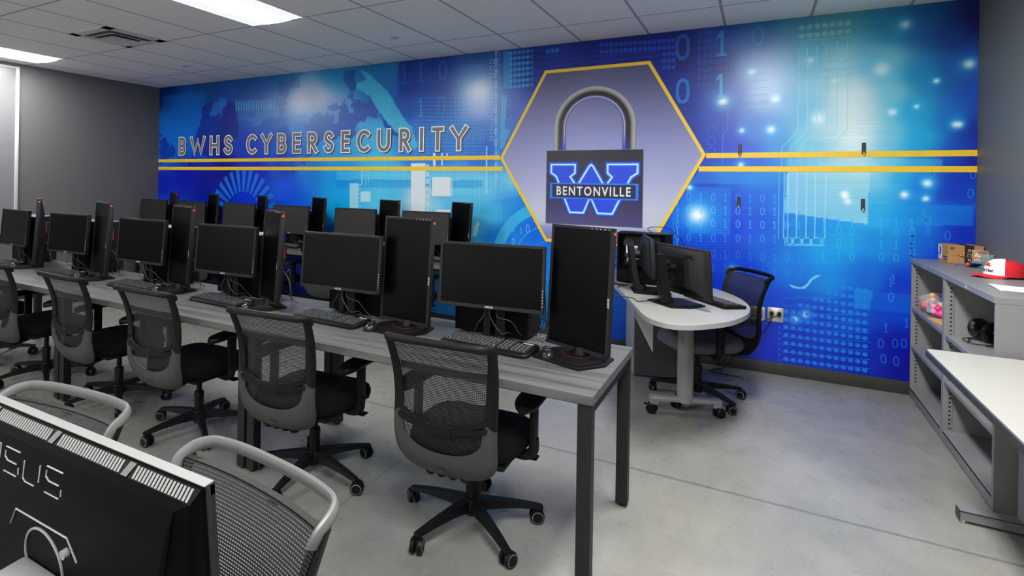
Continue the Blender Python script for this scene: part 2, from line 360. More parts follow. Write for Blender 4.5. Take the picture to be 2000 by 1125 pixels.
# whiteboard on the left wall
t = thing('whiteboard', 'tall white board with aluminium edge on the left wall', 'whiteboard', (XL, -3.2, .85))
b = MB(); b.box(.002, -1.25, 0, .018, 1.262, 1.96); b.build('board', mat('whiteboard_white', rgb(118, 119, 121), .3), t)
b = MB(); b.box(.002, 1.262, -.03, .03, 1.30, 1.99, .003); b.build('edge_trim', mat('aluminium_trim', rgb(190, 191, 193), .4), t)
rm_ = mat('aluminium_rail', rgb(180, 181, 183), .4)
for z_ in (1.96, -.03):
    b = MB(); b.box(.002, -1.25, z_, .03, 1.262, z_ + .03, .003); b.build('frame_rail', rm_, t)
MURAL_CTRL=[(-7.768,2.733,8,38,120),(-7.756,2.272,5,95,190),(-7.747,1.889,5,105,210),(-7.735,1.429,5,30,175),(-7.727,1.123,5,60,195),(-7.293,2.555,5,80,165),(-6.851,2.713,5,70,150),(-7.284,2.181,5,95,200),(-6.842,2.313,5,85,190),(-6.833,1.95,5,70,195),(-6.823,1.515,0,15,140),(-6.811,1.007,5,30,170),(-7.269,1.585,0,20,160),(-7.255,0.989,0,60,200),(-6.317,2.293,10,60,160),(-6.029,2.765,5,80,165),(-6.021,2.419,20,95,190),(-6.01,1.936,5,55,190),(-6.404,1.66,0,10,130),(-5.81,1.593,0,35,180),(-5.991,1.11,0,50,205),(-5.453,2.259,10,85,190),(-5.444,1.86,5,70,200),(-5.286,2.844,5,80,165),(-5.019,2.532,150,170,225),(-4.767,2.549,150,170,220),(-5.012,2.21,50,125,215),(-5.261,1.661,0,70,200),(-5.254,1.366,5,80,225),(-4.915,1.662,5,120,215),(-4.9,0.958,0,80,210),(-4.529,2.784,5,110,180),(-4.442,2.405,110,150,215),(-4.511,1.911,40,150,220),(-4.425,1.6,0,150,225),(-4.418,1.23,0,165,230),(-4.409,0.797,10,120,220),(-3.848,2.848,10,110,180),(-3.841,2.492,10,110,185),(-4.129,2.147,70,160,215),(-3.831,2.018,70,170,220),(-3.824,1.663,60,180,225),(-3.819,1.367,80,190,230),(-3.812,1.013,70,180,225),(-3.67,2.833,15,110,180),(-3.496,2.817,5,40,140),(-3.424,2.582,5,50,145),(-3.419,2.352,5,75,170),(-3.414,2.065,20,110,200),(-3.408,1.778,30,120,205),(-3.541,1.605,70,180,225),(-3.266,1.323,170,205,220),(-3.068,1.162,130,200,225),(-3.035,2.832,5,45,145),(-3.03,2.554,5,55,150),(-3.027,2.387,5,75,170),(-3.021,2.053,10,110,195),(-3.015,1.775,10,100,200),(-3.012,1.608,80,185,225),(-2.761,1.446,90,190,225),(-2.754,1.066,60,170,215),(-2.94,1.112,60,160,220),(-2.606,2.846,15,60,145),(-2.603,2.685,60,100,180),(-2.57,2.495,160,175,225),(-2.566,2.28,130,150,215),(-2.592,2.094,40,110,200),(-2.528,1.825,15,90,200),(-2.523,1.504,100,190,225),(-2.401,1.189,70,175,220),(-2.284,0.985,20,120,215),(-2.288,2.816,15,60,150),(-2.256,2.604,40,70,170),(-2.251,2.343,60,90,180),(-2.246,2.03,50,110,200),(-2.187,1.82,30,110,205),(-2.182,1.561,110,195,225),(-2.179,1.354,40,140,220),(-1.933,2.781,5,30,120),(-1.984,2.633,5,40,140),(-1.904,1.058,0,100,220),(-2.068,1.305,0,120,215),(-2.17,0.888,20,120,220),(-1.777,2.816,8,45,145),(-1.429,2.854,4,25,125),(-0.967,2.85,4,20,115),(-0.748,2.666,4,25,130),(-0.623,2.699,4,22,105),(-0.616,2.25,5,35,135),(-0.55,1.979,5,45,155),(-0.447,1.843,5,50,170),(-0.343,2.845,10,60,150),(-0.339,2.539,10,40,125),(-0.257,2.273,55,85,175),(-0.332,2.059,30,65,170),(-0.368,1.886,0,45,175),(-0.213,1.839,0,60,195),(-0.04,2.809,20,95,160),(-0.036,2.513,85,125,190),(0.041,2.254,150,170,218),(-0.028,2.005,50,110,200),(-0.061,1.752,5,85,205),(0.118,1.875,40,135,210),(0.245,2.816,45,130,160),(0.283,2.566,60,150,180),(0.288,2.198,90,170,210),(0.293,1.872,120,195,215),(0.513,2.783,60,140,155),(0.517,2.504,120,180,190),(0.585,2.26,180,205,205),(0.588,2.063,205,210,208),(0.591,1.865,195,208,210),(0.561,1.707,165,205,215),(0.684,2.02,195,205,205),(0.459,1.988,170,200,208),(0.828,2.744,20,120,160),(0.801,2.477,110,175,190),(0.835,2.244,130,185,200),(0.839,1.937,110,190,215),(0.841,1.745,100,190,220),(1.006,2.722,0,80,145),(1.011,2.345,0,125,180),(0.986,2.083,0,150,205),(1.017,1.894,0,160,210),(1.019,1.743,0,140,210),(1.178,2.664,0,50,120),(1.182,2.332,0,85,165),(1.186,2.037,0,105,190),(1.19,1.742,0,60,180),(1.301,2.722,5,10,85),(1.304,2.431,0,60,160),(1.294,2.214,0,70,180),(1.297,1.959,0,30,150),(1.3,1.705,0,15,140),(-0.561,1.354,0,80,210),(-0.403,1.535,0,55,190),(-0.247,1.602,0,110,210),(-0.245,1.429,0,60,200),(-0.241,1.192,0,55,200),(-0.237,0.933,0,60,200),(-0.393,0.921,0,55,200),(-0.311,0.666,0,45,195),(-0.022,1.583,0,125,215),(-0.02,1.435,0,90,210),(-0.017,1.245,0,75,205),(0.059,1.039,0,90,210),(-0.084,0.775,0,55,200),(0.161,1.378,0,110,215),(0.302,1.219,0,130,215),(0.406,1.023,0,150,220),(0.569,1.114,0,155,225),(0.236,0.969,0,120,215),(0.783,1.591,110,195,225),(0.786,1.321,60,180,225),(0.789,1.128,0,135,215),(0.904,1.592,30,165,225),(0.908,1.249,0,140,220),(1.022,1.556,0,120,215),(1.025,1.293,10,120,215),(1.027,1.143,0,95,205),(1.193,1.521,0,50,180),(1.195,1.337,0,80,205),(1.247,1.632,0,55,190),(1.28,1.122,0,40,180),(1.143,1.039,0,60,195),(1.252,1.23,0,35,175),(0.204,0.802,0,105,212),(0.476,0.788,0,130,215),(0.731,0.852,0,100,205),(0.856,0.634,0,60,195),(0.914,0.793,0,50,190),(0.92,0.337,0,15,155),(0.739,0.231,0,35,175),(0.413,0.499,0,60,195),(0.136,0.629,0,65,200),(-0.042,0.44,0,45,185),(-0.002,0.192,0,35,185),(0.283,0.155,0,40,180),(0.21,0.349,0,45,185),(0.608,0.604,0,75,200),(0.952,0.153,0,10,145),(-1.015,0.22,0,80,210),(-0.974,0.458,0,95,215),(-1.146,-0.082,0,70,200),(-2.742,0.414,30,150,210),(-2.921,0.119,10,120,210),(-5.227,0.091,0,30,175),(-4.716,0.114,0,70,190),(-4.091,0.274,20,120,205),(-2.163,0.474,30,140,215),(-0.503,0.247,0,50,190)]  # print colours, with whitish ceiling light reflections painted in
MURAL_POLY=[([(-7.716,2.797),(-6.811,2.755),(-6.821,2.616),(-6.91,2.516),(-6.919,2.359),(-6.983,2.273),(-7.033,2.134),(-7.134,1.852),(-7.184,1.683),(-7.461,1.71),(-7.577,1.82),(-7.698,2.079),(-7.846,2.175),(-7.87,2.547)],(10,110,210),0.45,0.05),([(-7.861,2.194),(-7.699,2.115),(-7.553,2.002),(-7.494,1.892),(-7.576,1.783),(-7.851,1.767)],(0,20,140),0.55,0.05),([(-6.885,2.567),(-6.231,2.582),(-6.179,2.412),(-6.172,2.11),(-6.36,1.844),(-6.946,1.832),(-7.033,2.134),(-6.931,2.307)],(0,15,120),0.5,0.03),([(-6.678,2.556),(-6.528,2.634),(-6.378,2.625),(-6.425,2.508),(-6.622,2.381),(-6.751,2.421)],(30,120,210),0.7,0.04),([(-6.036,2.372),(-5.692,2.454),(-5.516,2.525),(-5.361,2.421),(-5.445,2.313),(-5.622,2.321),(-5.754,2.196),(-5.87,2.266),(-5.987,2.287)],(60,140,215),0.5,0.05),([(-5.435,2.808),(-5.053,2.81),(-5.052,2.732),(-5.239,2.698),(-5.278,2.527),(-5.338,2.356),(-5.446,2.329),(-5.383,2.454),(-5.387,2.629)],(20,45,150),0.55,0.05),([(-5.421,2.185),(-5.271,2.219),(-5.174,2.114),(-5.203,2.02),(-5.242,1.864),(-5.347,1.754),(-5.302,1.674),(-5.113,1.706),(-5.089,1.581),(-5.342,1.549),(-5.431,1.674)],(15,50,165),0.55,0.03),([(-4.978,2.208),(-4.894,2.25),(-4.829,2.356),(-4.722,2.344),(-4.6,2.332),(-4.601,2.404),(-4.483,2.46),(-4.385,2.424),(-4.31,2.496),(-4.317,2.405),(-4.211,2.339),(-4.233,2.476),(-4.31,2.526),(-4.207,2.573),(-4.234,2.521),(-4.101,2.438),(-3.972,2.446),(-3.964,2.505),(-3.899,2.427),(-3.843,2.306),(-3.895,2.22),(-4.023,2.24),(-4.152,2.186),(-4.132,2.125),(-4.224,2.037),(-4.378,2.072),(-4.474,2.013),(-4.592,1.985),(-4.675,2.04),(-4.795,1.916),(-4.942,1.726),(-5.044,1.694),(-4.946,1.918),(-4.924,2.098)],(55,70,165),0.75,0.03),([(-4.6,2.373),(-4.423,2.395),(-4.43,2.227),(-4.517,2.199),(-4.481,2.321),(-4.599,2.296)],(110,160,220),0.7,0.02),([(-4.354,2.804),(-4.298,2.844),(-4.193,2.836),(-4.18,2.639),(-4.235,2.59),(-4.293,2.631),(-4.343,2.726)],(10,50,140),0.7,0.03),([(-3.834,2.321),(-3.735,2.214),(-3.628,2.123),(-3.558,2.063),(-3.557,2.02),(-3.662,2.066),(-3.769,2.171)],(0,60,160),0.8,0.02),([(-4.109,2.858),(-3.96,2.757),(-3.724,2.563),(-3.511,2.248),(-3.39,2.129),(-3.303,1.914),(-3.352,1.874),(-3.558,2.048),(-3.717,2.199),(-3.843,2.321),(-3.974,2.52),(-4.179,2.624),(-4.181,2.684),(-4.032,2.703)],(70,185,215),0.75,0.01),([(-3.707,2.576),(-3.582,2.582),(-3.58,2.481),(-3.653,2.486)],(10,90,185),0.6,0.0),([(-4.035,2.859),(-3.582,2.863),(-3.577,2.567),(-3.76,2.58),(-3.942,2.755)],(10,110,175),0.6,0.0),([(-2.298,2.863),(-2.205,2.86),(-2.198,2.48),(-2.287,2.486)],(30,140,200),0.7,0.0),([(-2.318,2.429),(-2.248,2.412),(-2.27,2.076),(-2.207,2.061),(-2.287,1.87),(-2.315,1.87)],(90,175,220),0.6,0.0),([(-4.447,1.633),(-2.509,1.654),(-2.507,1.547),(-4.445,1.534)],(120,205,230),0.35,0.0),([(-4.445,1.534),(-2.507,1.547),(-2.505,1.47),(-4.443,1.436)],(0,120,210),0.35,0.0),([(-2.509,1.654),(-2.31,1.647),(-2.307,1.488),(-2.115,1.499),(-2.05,1.404),(-2.519,1.316),(-2.637,1.234),(-2.631,0.877),(-2.503,1.347)],(100,195,230),0.3,0.0),([(-2.684,1.903),(-2.496,1.9),(-2.5,1.654),(-2.68,1.654)],(20,110,205),0.4,0.0),([(0.175,1.654),(0.464,1.655),(0.469,1.277),(0.168,1.313)],(120,200,225),0.0,0.0),([(0.181,1.647),(0.714,1.645),(0.71,1.247),(0.165,1.316)],(150,205,222),0.75,0.0),([(-0.468,1.645),(0.178,1.643),(0.172,1.539),(-0.543,1.537)],(0,135,215),0.45,0.0),([(-0.543,1.511),(-0.212,1.512),(-0.213,1.111),(-0.537,1.11)],(0,130,215),0.45,0.0),([(0.173,1.742),(1.134,1.739),(1.135,1.68),(0.174,1.68)],(120,195,225),0.35,0.0),([(0.723,1.407),(1.312,1.411),(1.306,1.262),(0.719,1.252)],(0,150,225),0.4,0.0),([(0.632,0.744),(0.742,0.748),(0.74,0.596),(0.627,0.598)],(10,140,215),0.6,0.0),([(0.742,0.736),(0.977,0.739),(0.976,0.596),(0.741,0.593)],(0,90,205),0.6,0.0),([(-0.189,2.827),(0.245,2.824),(0.254,2.2),(-0.18,2.182)],(40,90,170),0.15,0.0)]
MURAL_GLOW_GLARE=[(-0.288,2.24,0.05,0.95),(0.095,2.238,0.043,0.9),(-0.079,2.47,0.033,0.8),(0.324,2.526,0.038,0.6),(0.912,2.741,0.039,0.65),(1.272,2.416,0.041,0.8),(1.095,2.309,0.02,0.9),(0.846,2.094,0.033,0.8),(0.985,2.128,0.02,0.85),(0.385,2.064,0.056,0.8),(-0.143,1.988,0.023,0.9),(0.066,1.989,0.04,0.9),(-0.146,1.701,0.026,0.9),(0.778,2.422,0.067,0.6),(0.493,2.362,0.03,0.5),(-0.47,1.269,0.095,1.0),(1.053,1.564,0.035,0.95),(0.923,1.478,0.032,0.95),(1.046,1.451,0.023,0.95),(0.325,0.512,0.028,0.85),(0.251,0.462,0.027,0.85),(-0.194,0.829,0.027,0.7),(-0.535,1.506,0.025,0.9),(0.602,2.22,0.194,0.5),(0.629,1.884,0.162,0.6),(0.572,2.024,0.235,0.35),(0.388,2.314,0.197,0.2),(0.688,1.668,0.124,0.3),(0.518,2.464,0.176,0.25),(-5.019,2.532,0.335,0.5),(-4.605,2.571,0.238,0.35),(-2.552,2.477,0.197,0.55),(1.203,1.988,0.025,0.9),(1.223,1.987,0.025,0.9),(0.039,2.359,0.178,0.25),(0.561,1.478,0.029,0.9),(0.567,1.454,0.029,0.9),(0.584,1.415,0.026,0.9)]  # printed glow spots plus painted lamp reflections, the wide whitish hazes
MURAL_DET=[([(-6.213,2.582),(-6.191,2.581),(-6.188,2.448),(-6.21,2.449)],(90,180,225),0.75),([(-6.164,2.581),(-6.142,2.58),(-6.139,2.448),(-6.161,2.449)],(90,180,225),0.75),([(-6.115,2.581),(-6.093,2.579),(-6.09,2.447),(-6.112,2.449)],(90,180,225),0.75),([(-6.067,2.58),(-6.045,2.579),(-6.042,2.447),(-6.064,2.448)],(90,180,225),0.75),([(-6.019,2.579),(-5.997,2.578),(-5.994,2.447),(-6.016,2.448)],(90,180,225),0.75),([(-5.971,2.578),(-5.95,2.577),(-5.947,2.447),(-5.968,2.448)],(90,180,225),0.75),([(-5.924,2.578),(-5.902,2.576),(-5.9,2.446),(-5.921,2.447)],(90,180,225),0.75),([(-5.877,2.577),(-5.855,2.576),(-5.853,2.446),(-5.874,2.447)],(90,180,225),0.75),([(-5.83,2.576),(-5.809,2.575),(-5.806,2.446),(-5.827,2.447)],(90,180,225),0.75),([(-5.783,2.576),(-5.762,2.574),(-5.759,2.445),(-5.78,2.446)],(90,180,225),0.75),([(-5.737,2.575),(-5.716,2.574),(-5.713,2.445),(-5.734,2.446)],(90,180,225),0.75),([(-5.691,2.574),(-5.67,2.573),(-5.667,2.445),(-5.688,2.446)],(90,180,225),0.75),([(-5.645,2.573),(-5.625,2.572),(-5.622,2.444),(-5.642,2.445)],(90,180,225),0.75),([(-5.6,2.573),(-5.579,2.572),(-5.577,2.444),(-5.597,2.445)],(90,180,225),0.75),([(-5.555,2.572),(-5.534,2.571),(-5.532,2.444),(-5.552,2.445)],(90,180,225),0.75),([(-5.51,2.571),(-5.49,2.57),(-5.487,2.444),(-5.507,2.445)],(90,180,225),0.75),([(-3.387,1.726),(-3.201,1.726),(-3.192,0.897),(-3.371,0.886)],(215,222,225),0.95),([(-3.194,1.714),(-3.155,1.714),(-3.154,1.664),(-3.194,1.664)],(190,210,220),0.85),([(-3.193,1.633),(-3.154,1.633),(-3.153,1.582),(-3.192,1.582)],(190,210,220),0.85),([(-3.191,1.551),(-3.152,1.551),(-3.151,1.501),(-3.19,1.5)],(190,210,220),0.85),([(-3.19,1.469),(-3.151,1.47),(-3.15,1.419),(-3.189,1.419)],(190,210,220),0.85),([(-3.188,1.388),(-3.149,1.388),(-3.148,1.338),(-3.187,1.337)],(190,210,220),0.85),([(-3.187,1.306),(-3.148,1.307),(-3.147,1.257),(-3.186,1.255)],(190,210,220),0.85),([(-3.185,1.224),(-3.146,1.226),(-3.145,1.175),(-3.184,1.174)],(190,210,220),0.85),([(-3.184,1.143),(-3.145,1.144),(-3.144,1.094),(-3.183,1.092)],(190,210,220),0.85),([(-3.182,1.061),(-3.143,1.063),(-3.142,1.012),(-3.181,1.01)],(190,210,220),0.85),([(-3.181,0.979),(-3.142,0.982),(-3.141,0.931),(-3.18,0.929)],(190,210,220),0.85),([(-3.114,1.574),(-2.886,1.576),(-2.882,1.373),(-3.11,1.367)],(215,222,225),0.95),([(-3.146,1.557),(-3.133,1.557),(-3.129,1.367),(-3.142,1.366)],(190,220,230),0.9),([(-2.876,1.56),(-2.864,1.56),(-2.86,1.368),(-2.873,1.367)],(190,220,230),0.9),([(-4.244,1.492),(-4.108,1.493),(-4.109,1.197),(-4.238,1.199)],(160,210,228),0.9),([(-4.1,1.481),(-4.078,1.482),(-4.077,1.458),(-4.1,1.457)],(150,205,228),0.8),([(-4.099,1.433),(-4.077,1.434),(-4.076,1.409),(-4.099,1.409)],(150,205,228),0.8),([(-4.098,1.385),(-4.076,1.385),(-4.075,1.361),(-4.098,1.361)],(150,205,228),0.8),([(-4.097,1.337),(-4.075,1.337),(-4.074,1.313),(-4.097,1.312)],(150,205,228),0.8),([(-4.096,1.288),(-4.074,1.289),(-4.073,1.265),(-4.096,1.264)],(150,205,228),0.8),([(-4.095,1.24),(-4.073,1.241),(-4.072,1.217),(-4.095,1.216)],(150,205,228),0.8),([(-4.076,1.397),(-3.935,1.4),(-3.933,1.281),(-4.074,1.277)],(180,215,228),0.9),([(-3.05,1.224),(-2.88,1.23),(-2.879,1.18),(-3.049,1.173)],(200,215,225),0.9),([(-4.074,1.663),(-4.055,1.663),(-4.051,1.476),(-4.07,1.476)],(150,215,235),0.8),([(-4.015,1.693),(-4.0,1.693),(-3.996,1.471),(-4.01,1.471)],(140,205,235),0.7),([(-3.977,1.663),(-3.966,1.663),(-3.963,1.495),(-3.974,1.495)],(140,205,235),0.7),([(-2.477,1.904),(-2.46,1.903),(-2.451,1.41),(-2.469,1.415)],(150,215,235),0.8),([(-3.106,1.837),(-3.074,1.837),(-3.071,1.703),(-3.09,1.686),(-3.104,1.72)],(220,235,240),0.9),([(-3.004,1.836),(-2.985,1.836),(-2.982,1.703),(-3.001,1.703)],(220,235,240),0.8),([(-2.941,1.835),(-2.922,1.835),(-2.921,1.802),(-2.94,1.802)],(220,235,240),0.8),([(-2.597,1.052),(-2.551,1.129),(-2.527,1.098),(-2.572,0.957),(-2.613,0.965)],(170,215,225),0.8),([(0.205,0.744),(0.24,0.731),(0.292,0.724),(0.325,0.752),(0.349,0.795),(0.382,0.827),(0.419,0.838),(0.402,0.817),(0.369,0.793),(0.343,0.75),(0.316,0.715),(0.275,0.71),(0.23,0.714)],(110,195,225),0.9),([(0.171,1.117),(0.418,1.128),(0.418,1.12),(0.172,1.109)],(110,200,230),0.8),([(0.172,1.064),(0.445,1.074),(0.445,1.062),(0.172,1.051)],(110,200,230),0.8),([(0.171,1.113),(0.193,1.114),(0.193,1.057),(0.172,1.059)],(110,200,230),0.75),([(0.217,1.116),(0.238,1.117),(0.239,1.06),(0.218,1.062)],(110,200,230),0.75),([(0.279,1.12),(0.3,1.121),(0.301,1.064),(0.28,1.067)],(110,200,230),0.75),([(0.341,1.123),(0.361,1.125),(0.362,1.068),(0.341,1.071)],(110,200,230),0.75),([(0.411,1.128),(0.431,1.129),(0.432,1.073),(0.412,1.075)],(110,200,230),0.75),([(-2.447,2.799),(-2.401,2.795),(-2.401,2.789),(-2.447,2.793)],(150,190,230),0.7),([(-2.446,2.762),(-2.4,2.758),(-2.4,2.751),(-2.446,2.756)],(150,190,230),0.7),([(-2.447,2.799),(-2.44,2.799),(-2.439,2.756),(-2.446,2.757)],(150,190,230),0.7),([(-2.407,2.795),(-2.4,2.795),(-2.399,2.752),(-2.406,2.753)],(150,190,230),0.7),([(-2.446,2.726),(-2.4,2.722),(-2.399,2.716),(-2.446,2.72)],(150,190,230),0.7),([(-2.445,2.689),(-2.399,2.685),(-2.399,2.679),(-2.445,2.683)],(150,190,230),0.7),([(-2.446,2.726),(-2.439,2.726),(-2.438,2.683),(-2.445,2.684)],(150,190,230),0.7),([(-2.405,2.723),(-2.398,2.722),(-2.398,2.68),(-2.405,2.681)],(150,190,230),0.7),([(-2.444,2.654),(-2.398,2.65),(-2.398,2.644),(-2.444,2.647)],(150,190,230),0.7),([(-2.444,2.617),(-2.398,2.613),(-2.398,2.607),(-2.444,2.61)],(150,190,230),0.7),([(-2.444,2.654),(-2.437,2.653),(-2.437,2.611),(-2.444,2.611)],(150,190,230),0.7),([(-2.404,2.65),(-2.397,2.65),(-2.396,2.608),(-2.403,2.608)],(150,190,230),0.7),([(-2.443,2.581),(-2.397,2.578),(-2.397,2.571),(-2.443,2.575)],(150,190,230),0.7),([(-2.442,2.544),(-2.396,2.541),(-2.396,2.534),(-2.442,2.538)],(150,190,230),0.7),([(-2.443,2.581),(-2.436,2.58),(-2.435,2.538),(-2.442,2.539)],(150,190,230),0.7),([(-2.403,2.578),(-2.396,2.577),(-2.395,2.535),(-2.402,2.536)],(150,190,230),0.7),([(-2.442,2.508),(-2.396,2.505),(-2.396,2.499),(-2.442,2.502)],(150,190,230),0.7),([(-2.441,2.471),(-2.395,2.468),(-2.395,2.462),(-2.441,2.465)],(150,190,230),0.7),([(-2.442,2.508),(-2.435,2.508),(-2.434,2.465),(-2.441,2.466)],(150,190,230),0.7),([(-2.401,2.505),(-2.395,2.505),(-2.394,2.463),(-2.401,2.463)],(150,190,230),0.7),([(-2.44,2.436),(-2.394,2.433),(-2.394,2.426),(-2.44,2.429)],(150,190,230),0.7),([(-2.44,2.398),(-2.394,2.396),(-2.394,2.389),(-2.44,2.392)],(150,190,230),0.7),([(-2.44,2.436),(-2.434,2.435),(-2.433,2.393),(-2.44,2.393)],(150,190,230),0.7),([(-2.4,2.433),(-2.393,2.433),(-2.393,2.39),(-2.399,2.391)],(150,190,230),0.7),([(-2.439,2.363),(-2.393,2.36),(-2.393,2.354),(-2.439,2.357)],(150,190,230),0.7),([(-2.439,2.326),(-2.392,2.323),(-2.392,2.317),(-2.438,2.319)],(150,190,230),0.7),([(-2.439,2.363),(-2.432,2.363),(-2.431,2.32),(-2.438,2.321)],(150,190,230),0.7),([(-2.399,2.361),(-2.392,2.36),(-2.391,2.318),(-2.398,2.318)],(150,190,230),0.7),([(-2.438,2.29),(-2.392,2.288),(-2.392,2.282),(-2.438,2.284)],(150,190,230),0.7),([(-2.437,2.253),(-2.391,2.251),(-2.391,2.245),(-2.437,2.247)],(150,190,230),0.7),([(-2.438,2.29),(-2.431,2.29),(-2.43,2.248),(-2.437,2.248)],(150,190,230),0.7),([(-2.398,2.288),(-2.391,2.288),(-2.39,2.246),(-2.397,2.246)],(150,190,230),0.7),([(-2.437,2.218),(-2.391,2.216),(-2.39,2.209),(-2.436,2.211)],(150,190,230),0.7),([(-2.436,2.181),(-2.39,2.179),(-2.39,2.172),(-2.436,2.174)],(150,190,230),0.7),([(-2.437,2.218),(-2.43,2.217),(-2.429,2.175),(-2.436,2.175)],(150,190,230),0.7),([(-2.396,2.216),(-2.389,2.215),(-2.389,2.173),(-2.396,2.174)],(150,190,230),0.7),([(-2.435,2.145),(-2.389,2.143),(-2.389,2.137),(-2.435,2.139)],(150,190,230),0.7),([(-2.435,2.108),(-2.389,2.106),(-2.389,2.1),(-2.434,2.102)],(150,190,230),0.7),([(-2.435,2.145),(-2.428,2.145),(-2.428,2.102),(-2.435,2.103)],(150,190,230),0.7),([(-2.395,2.143),(-2.388,2.143),(-2.387,2.101),(-2.394,2.101)],(150,190,230),0.7),([(-2.434,2.072),(-2.388,2.071),(-2.388,2.065),(-2.434,2.066)],(150,190,230),0.7),([(-2.433,2.035),(-2.387,2.034),(-2.387,2.028),(-2.433,2.029)],(150,190,230),0.7),([(-2.434,2.072),(-2.427,2.072),(-2.426,2.03),(-2.433,2.03)],(150,190,230),0.7),([(-2.394,2.071),(-2.387,2.071),(-2.386,2.029),(-2.393,2.029)],(150,190,230),0.7),([(-2.433,2.0),(-2.387,1.999),(-2.387,1.992),(-2.433,1.993)],(150,190,230),0.7),([(-2.432,1.963),(-2.386,1.962),(-2.386,1.955),(-2.432,1.956)],(150,190,230),0.7),([(-2.433,2.0),(-2.426,2.0),(-2.425,1.957),(-2.432,1.957)],(150,190,230),0.7),([(-2.392,1.999),(-2.386,1.999),(-2.385,1.956),(-2.392,1.956)],(150,190,230),0.7)]
MURAL_DIG=[((90,190,235),0.4,'-541 1390 72 0 -444 1391 70 1 -349 1391 70 0 -256 1391 69 1 -164 1391 69 0 -75 1391 68 1 14 1391 68 0 100 1391 67 1 185 1392 66 0 -536 1039 71 0 -439 1043 70 1 -344 1046 70 0 -251 1049 70 1 -159 1053 68 0 -70 1056 68 1 18 1059 68 0 105 1062 67 1 190 1066 66 0'),((90,190,235),0.25,'268 1392 65 1 273 1069 65 1'),((90,190,235),0.56,'-539 1279 71 0 -442 1280 71 1 -347 1282 69 0 -254 1283 69 1 -163 1284 68 0 -73 1285 68 1 15 1286 67 0 102 1287 67 1 187 1288 66 0 -538 1164 71 0 -441 1166 70 1 -346 1168 70 0 -253 1170 70 1 -161 1173 68 0 -71 1175 68 1 17 1177 67 0 103 1179 67 1 188 1181 66 0'),((90,190,235),0.35,'270 1289 66 1 271 1183 66 1'),((90,190,235),0.28,'-534 910 71 0 -437 910 71 1 -342 911 70 0 -249 911 69 1 -157 912 68 0 -67 912 68 1 21 912 67 0 107 913 66 1 192 913 66 0'),((90,190,235),0.17,'275 913 66 1'),((90,190,235),0.2,'-532 786 71 0 -435 787 71 0 -340 789 69 1 -247 790 69 1 -155 792 68 0 -66 793 68 0 22 795 67 1 109 796 67 1 194 798 66 0'),((90,190,235),0.12,'277 799 65 0'),((80,190,230),0.4,'430 1229 69 1 528 1230 67 1 612 1229 67 1 790 1233 66 1 878 1233 65 1 970 1234 64 1 431 1157 68 1 529 1158 68 0 613 1158 67 0 791 1164 66 1 879 1165 65 0 971 1166 64 0 432 1057 68 0 531 1059 67 0 615 1060 67 1 793 1068 65 1 881 1069 65 1 973 1071 64 1 434 956 69 1 532 959 68 1 616 961 67 0 794 971 66 0 882 974 65 0 974 977 64 1'),((70,160,230),0.4,'971 1612 71 0 1079 1605 71 0 1040 1293 72 1 975 1109 72 0 976 1019 71 0 1060 1257 71 0 1061 1182 71 8 854 787 73 1 856 672 73 0 829 438 73 1 800 318 74 0 884 332 72 0 817 206 73 0 892 199 73 0 1302 1596 69 0 1290 1461 69 0 1170 1152 70 0 869 808 72 1 948 493 72 1 935 340 72 0'),((40,120,220),0.55,'-609 2617 233 0'),((50,150,230),0.6,'-603 2236 224 0'),((30,140,205),0.8,'-301 2623 217 1'),((60,170,225),0.7,'-304 2275 201 1'),((30,120,200),0.45,'-2999 2624 222 0'),((40,140,210),0.45,'-3011 2247 211 0'),((40,120,200),0.4,'-3271 2628 227 1'),((40,110,195),0.4,'-3492 2615 231 1'),((70,165,220),0.4,'-3270 2242 204 1'),((60,140,190),0.4,'-38 2682 169 0'),((150,215,240),0.95,'-2379 2856 58 0 -2378 2796 58 1 -2377 2737 58 0 -2376 2677 58 1 -2375 2617 59 0 -2374 2558 58 1 -2373 2498 58 0 -2372 2439 58 1 -2371 2379 58 0 -2370 2319 58 1 -2369 2260 58 0 -2367 2200 58 1 -2366 2141 58 0 -2365 2081 58 1 -2364 2022 58 0 -2363 1962 58 1 -2362 1903 58 0 -2361 1843 58 1 -2360 1784 57 0 -2359 1724 58 1 -2358 1665 57 0 -2357 1605 58 1 -2356 1546 58 0 -2355 1486 58 1'),((90,180,230),0.6,'-2345 2853 58 1 -2344 2793 58 0 -2343 2734 58 1 -2342 2674 58 0 -2341 2615 58 1 -2340 2555 58 0 -2339 2496 58 1 -2338 2436 58 0 -2336 2377 58 1 -2335 2318 57 0 -2334 2258 58 1 -2333 2199 58 0 -2332 2139 58 1 -2331 2080 58 0 -2330 2021 57 1 -2329 1961 58 0 -2328 1902 58 1 -2327 1843 57 0 -2326 1783 58 1 -2325 1724 58 0 -2324 1665 57 1 -2323 1605 58 0 -2322 1546 58 1 -2321 1487 57 0'),((40,160,235),0.85,'-631 1365 54 0 -630 1312 53 1 -630 1258 54 0 -629 1204 54 1 -628 1150 54 0 -627 1096 54 1 -626 1042 54 0 -625 988 54 1 -625 934 54 0'),((30,140,230),0.7,'-660 1342 54 1 -659 1288 54 0 -658 1234 54 1 -658 1180 54 0 -657 1126 54 1 -656 1072 54 0 -655 1018 54 1 -654 964 54 0 -653 910 54 1'),((110,190,230),0.7,'-2206 1031 62 1 -2162 1028 62 0 -2074 1018 61 1 -2004 1027 86 0 -2254 908 89 1 -2154 894 72 0')]
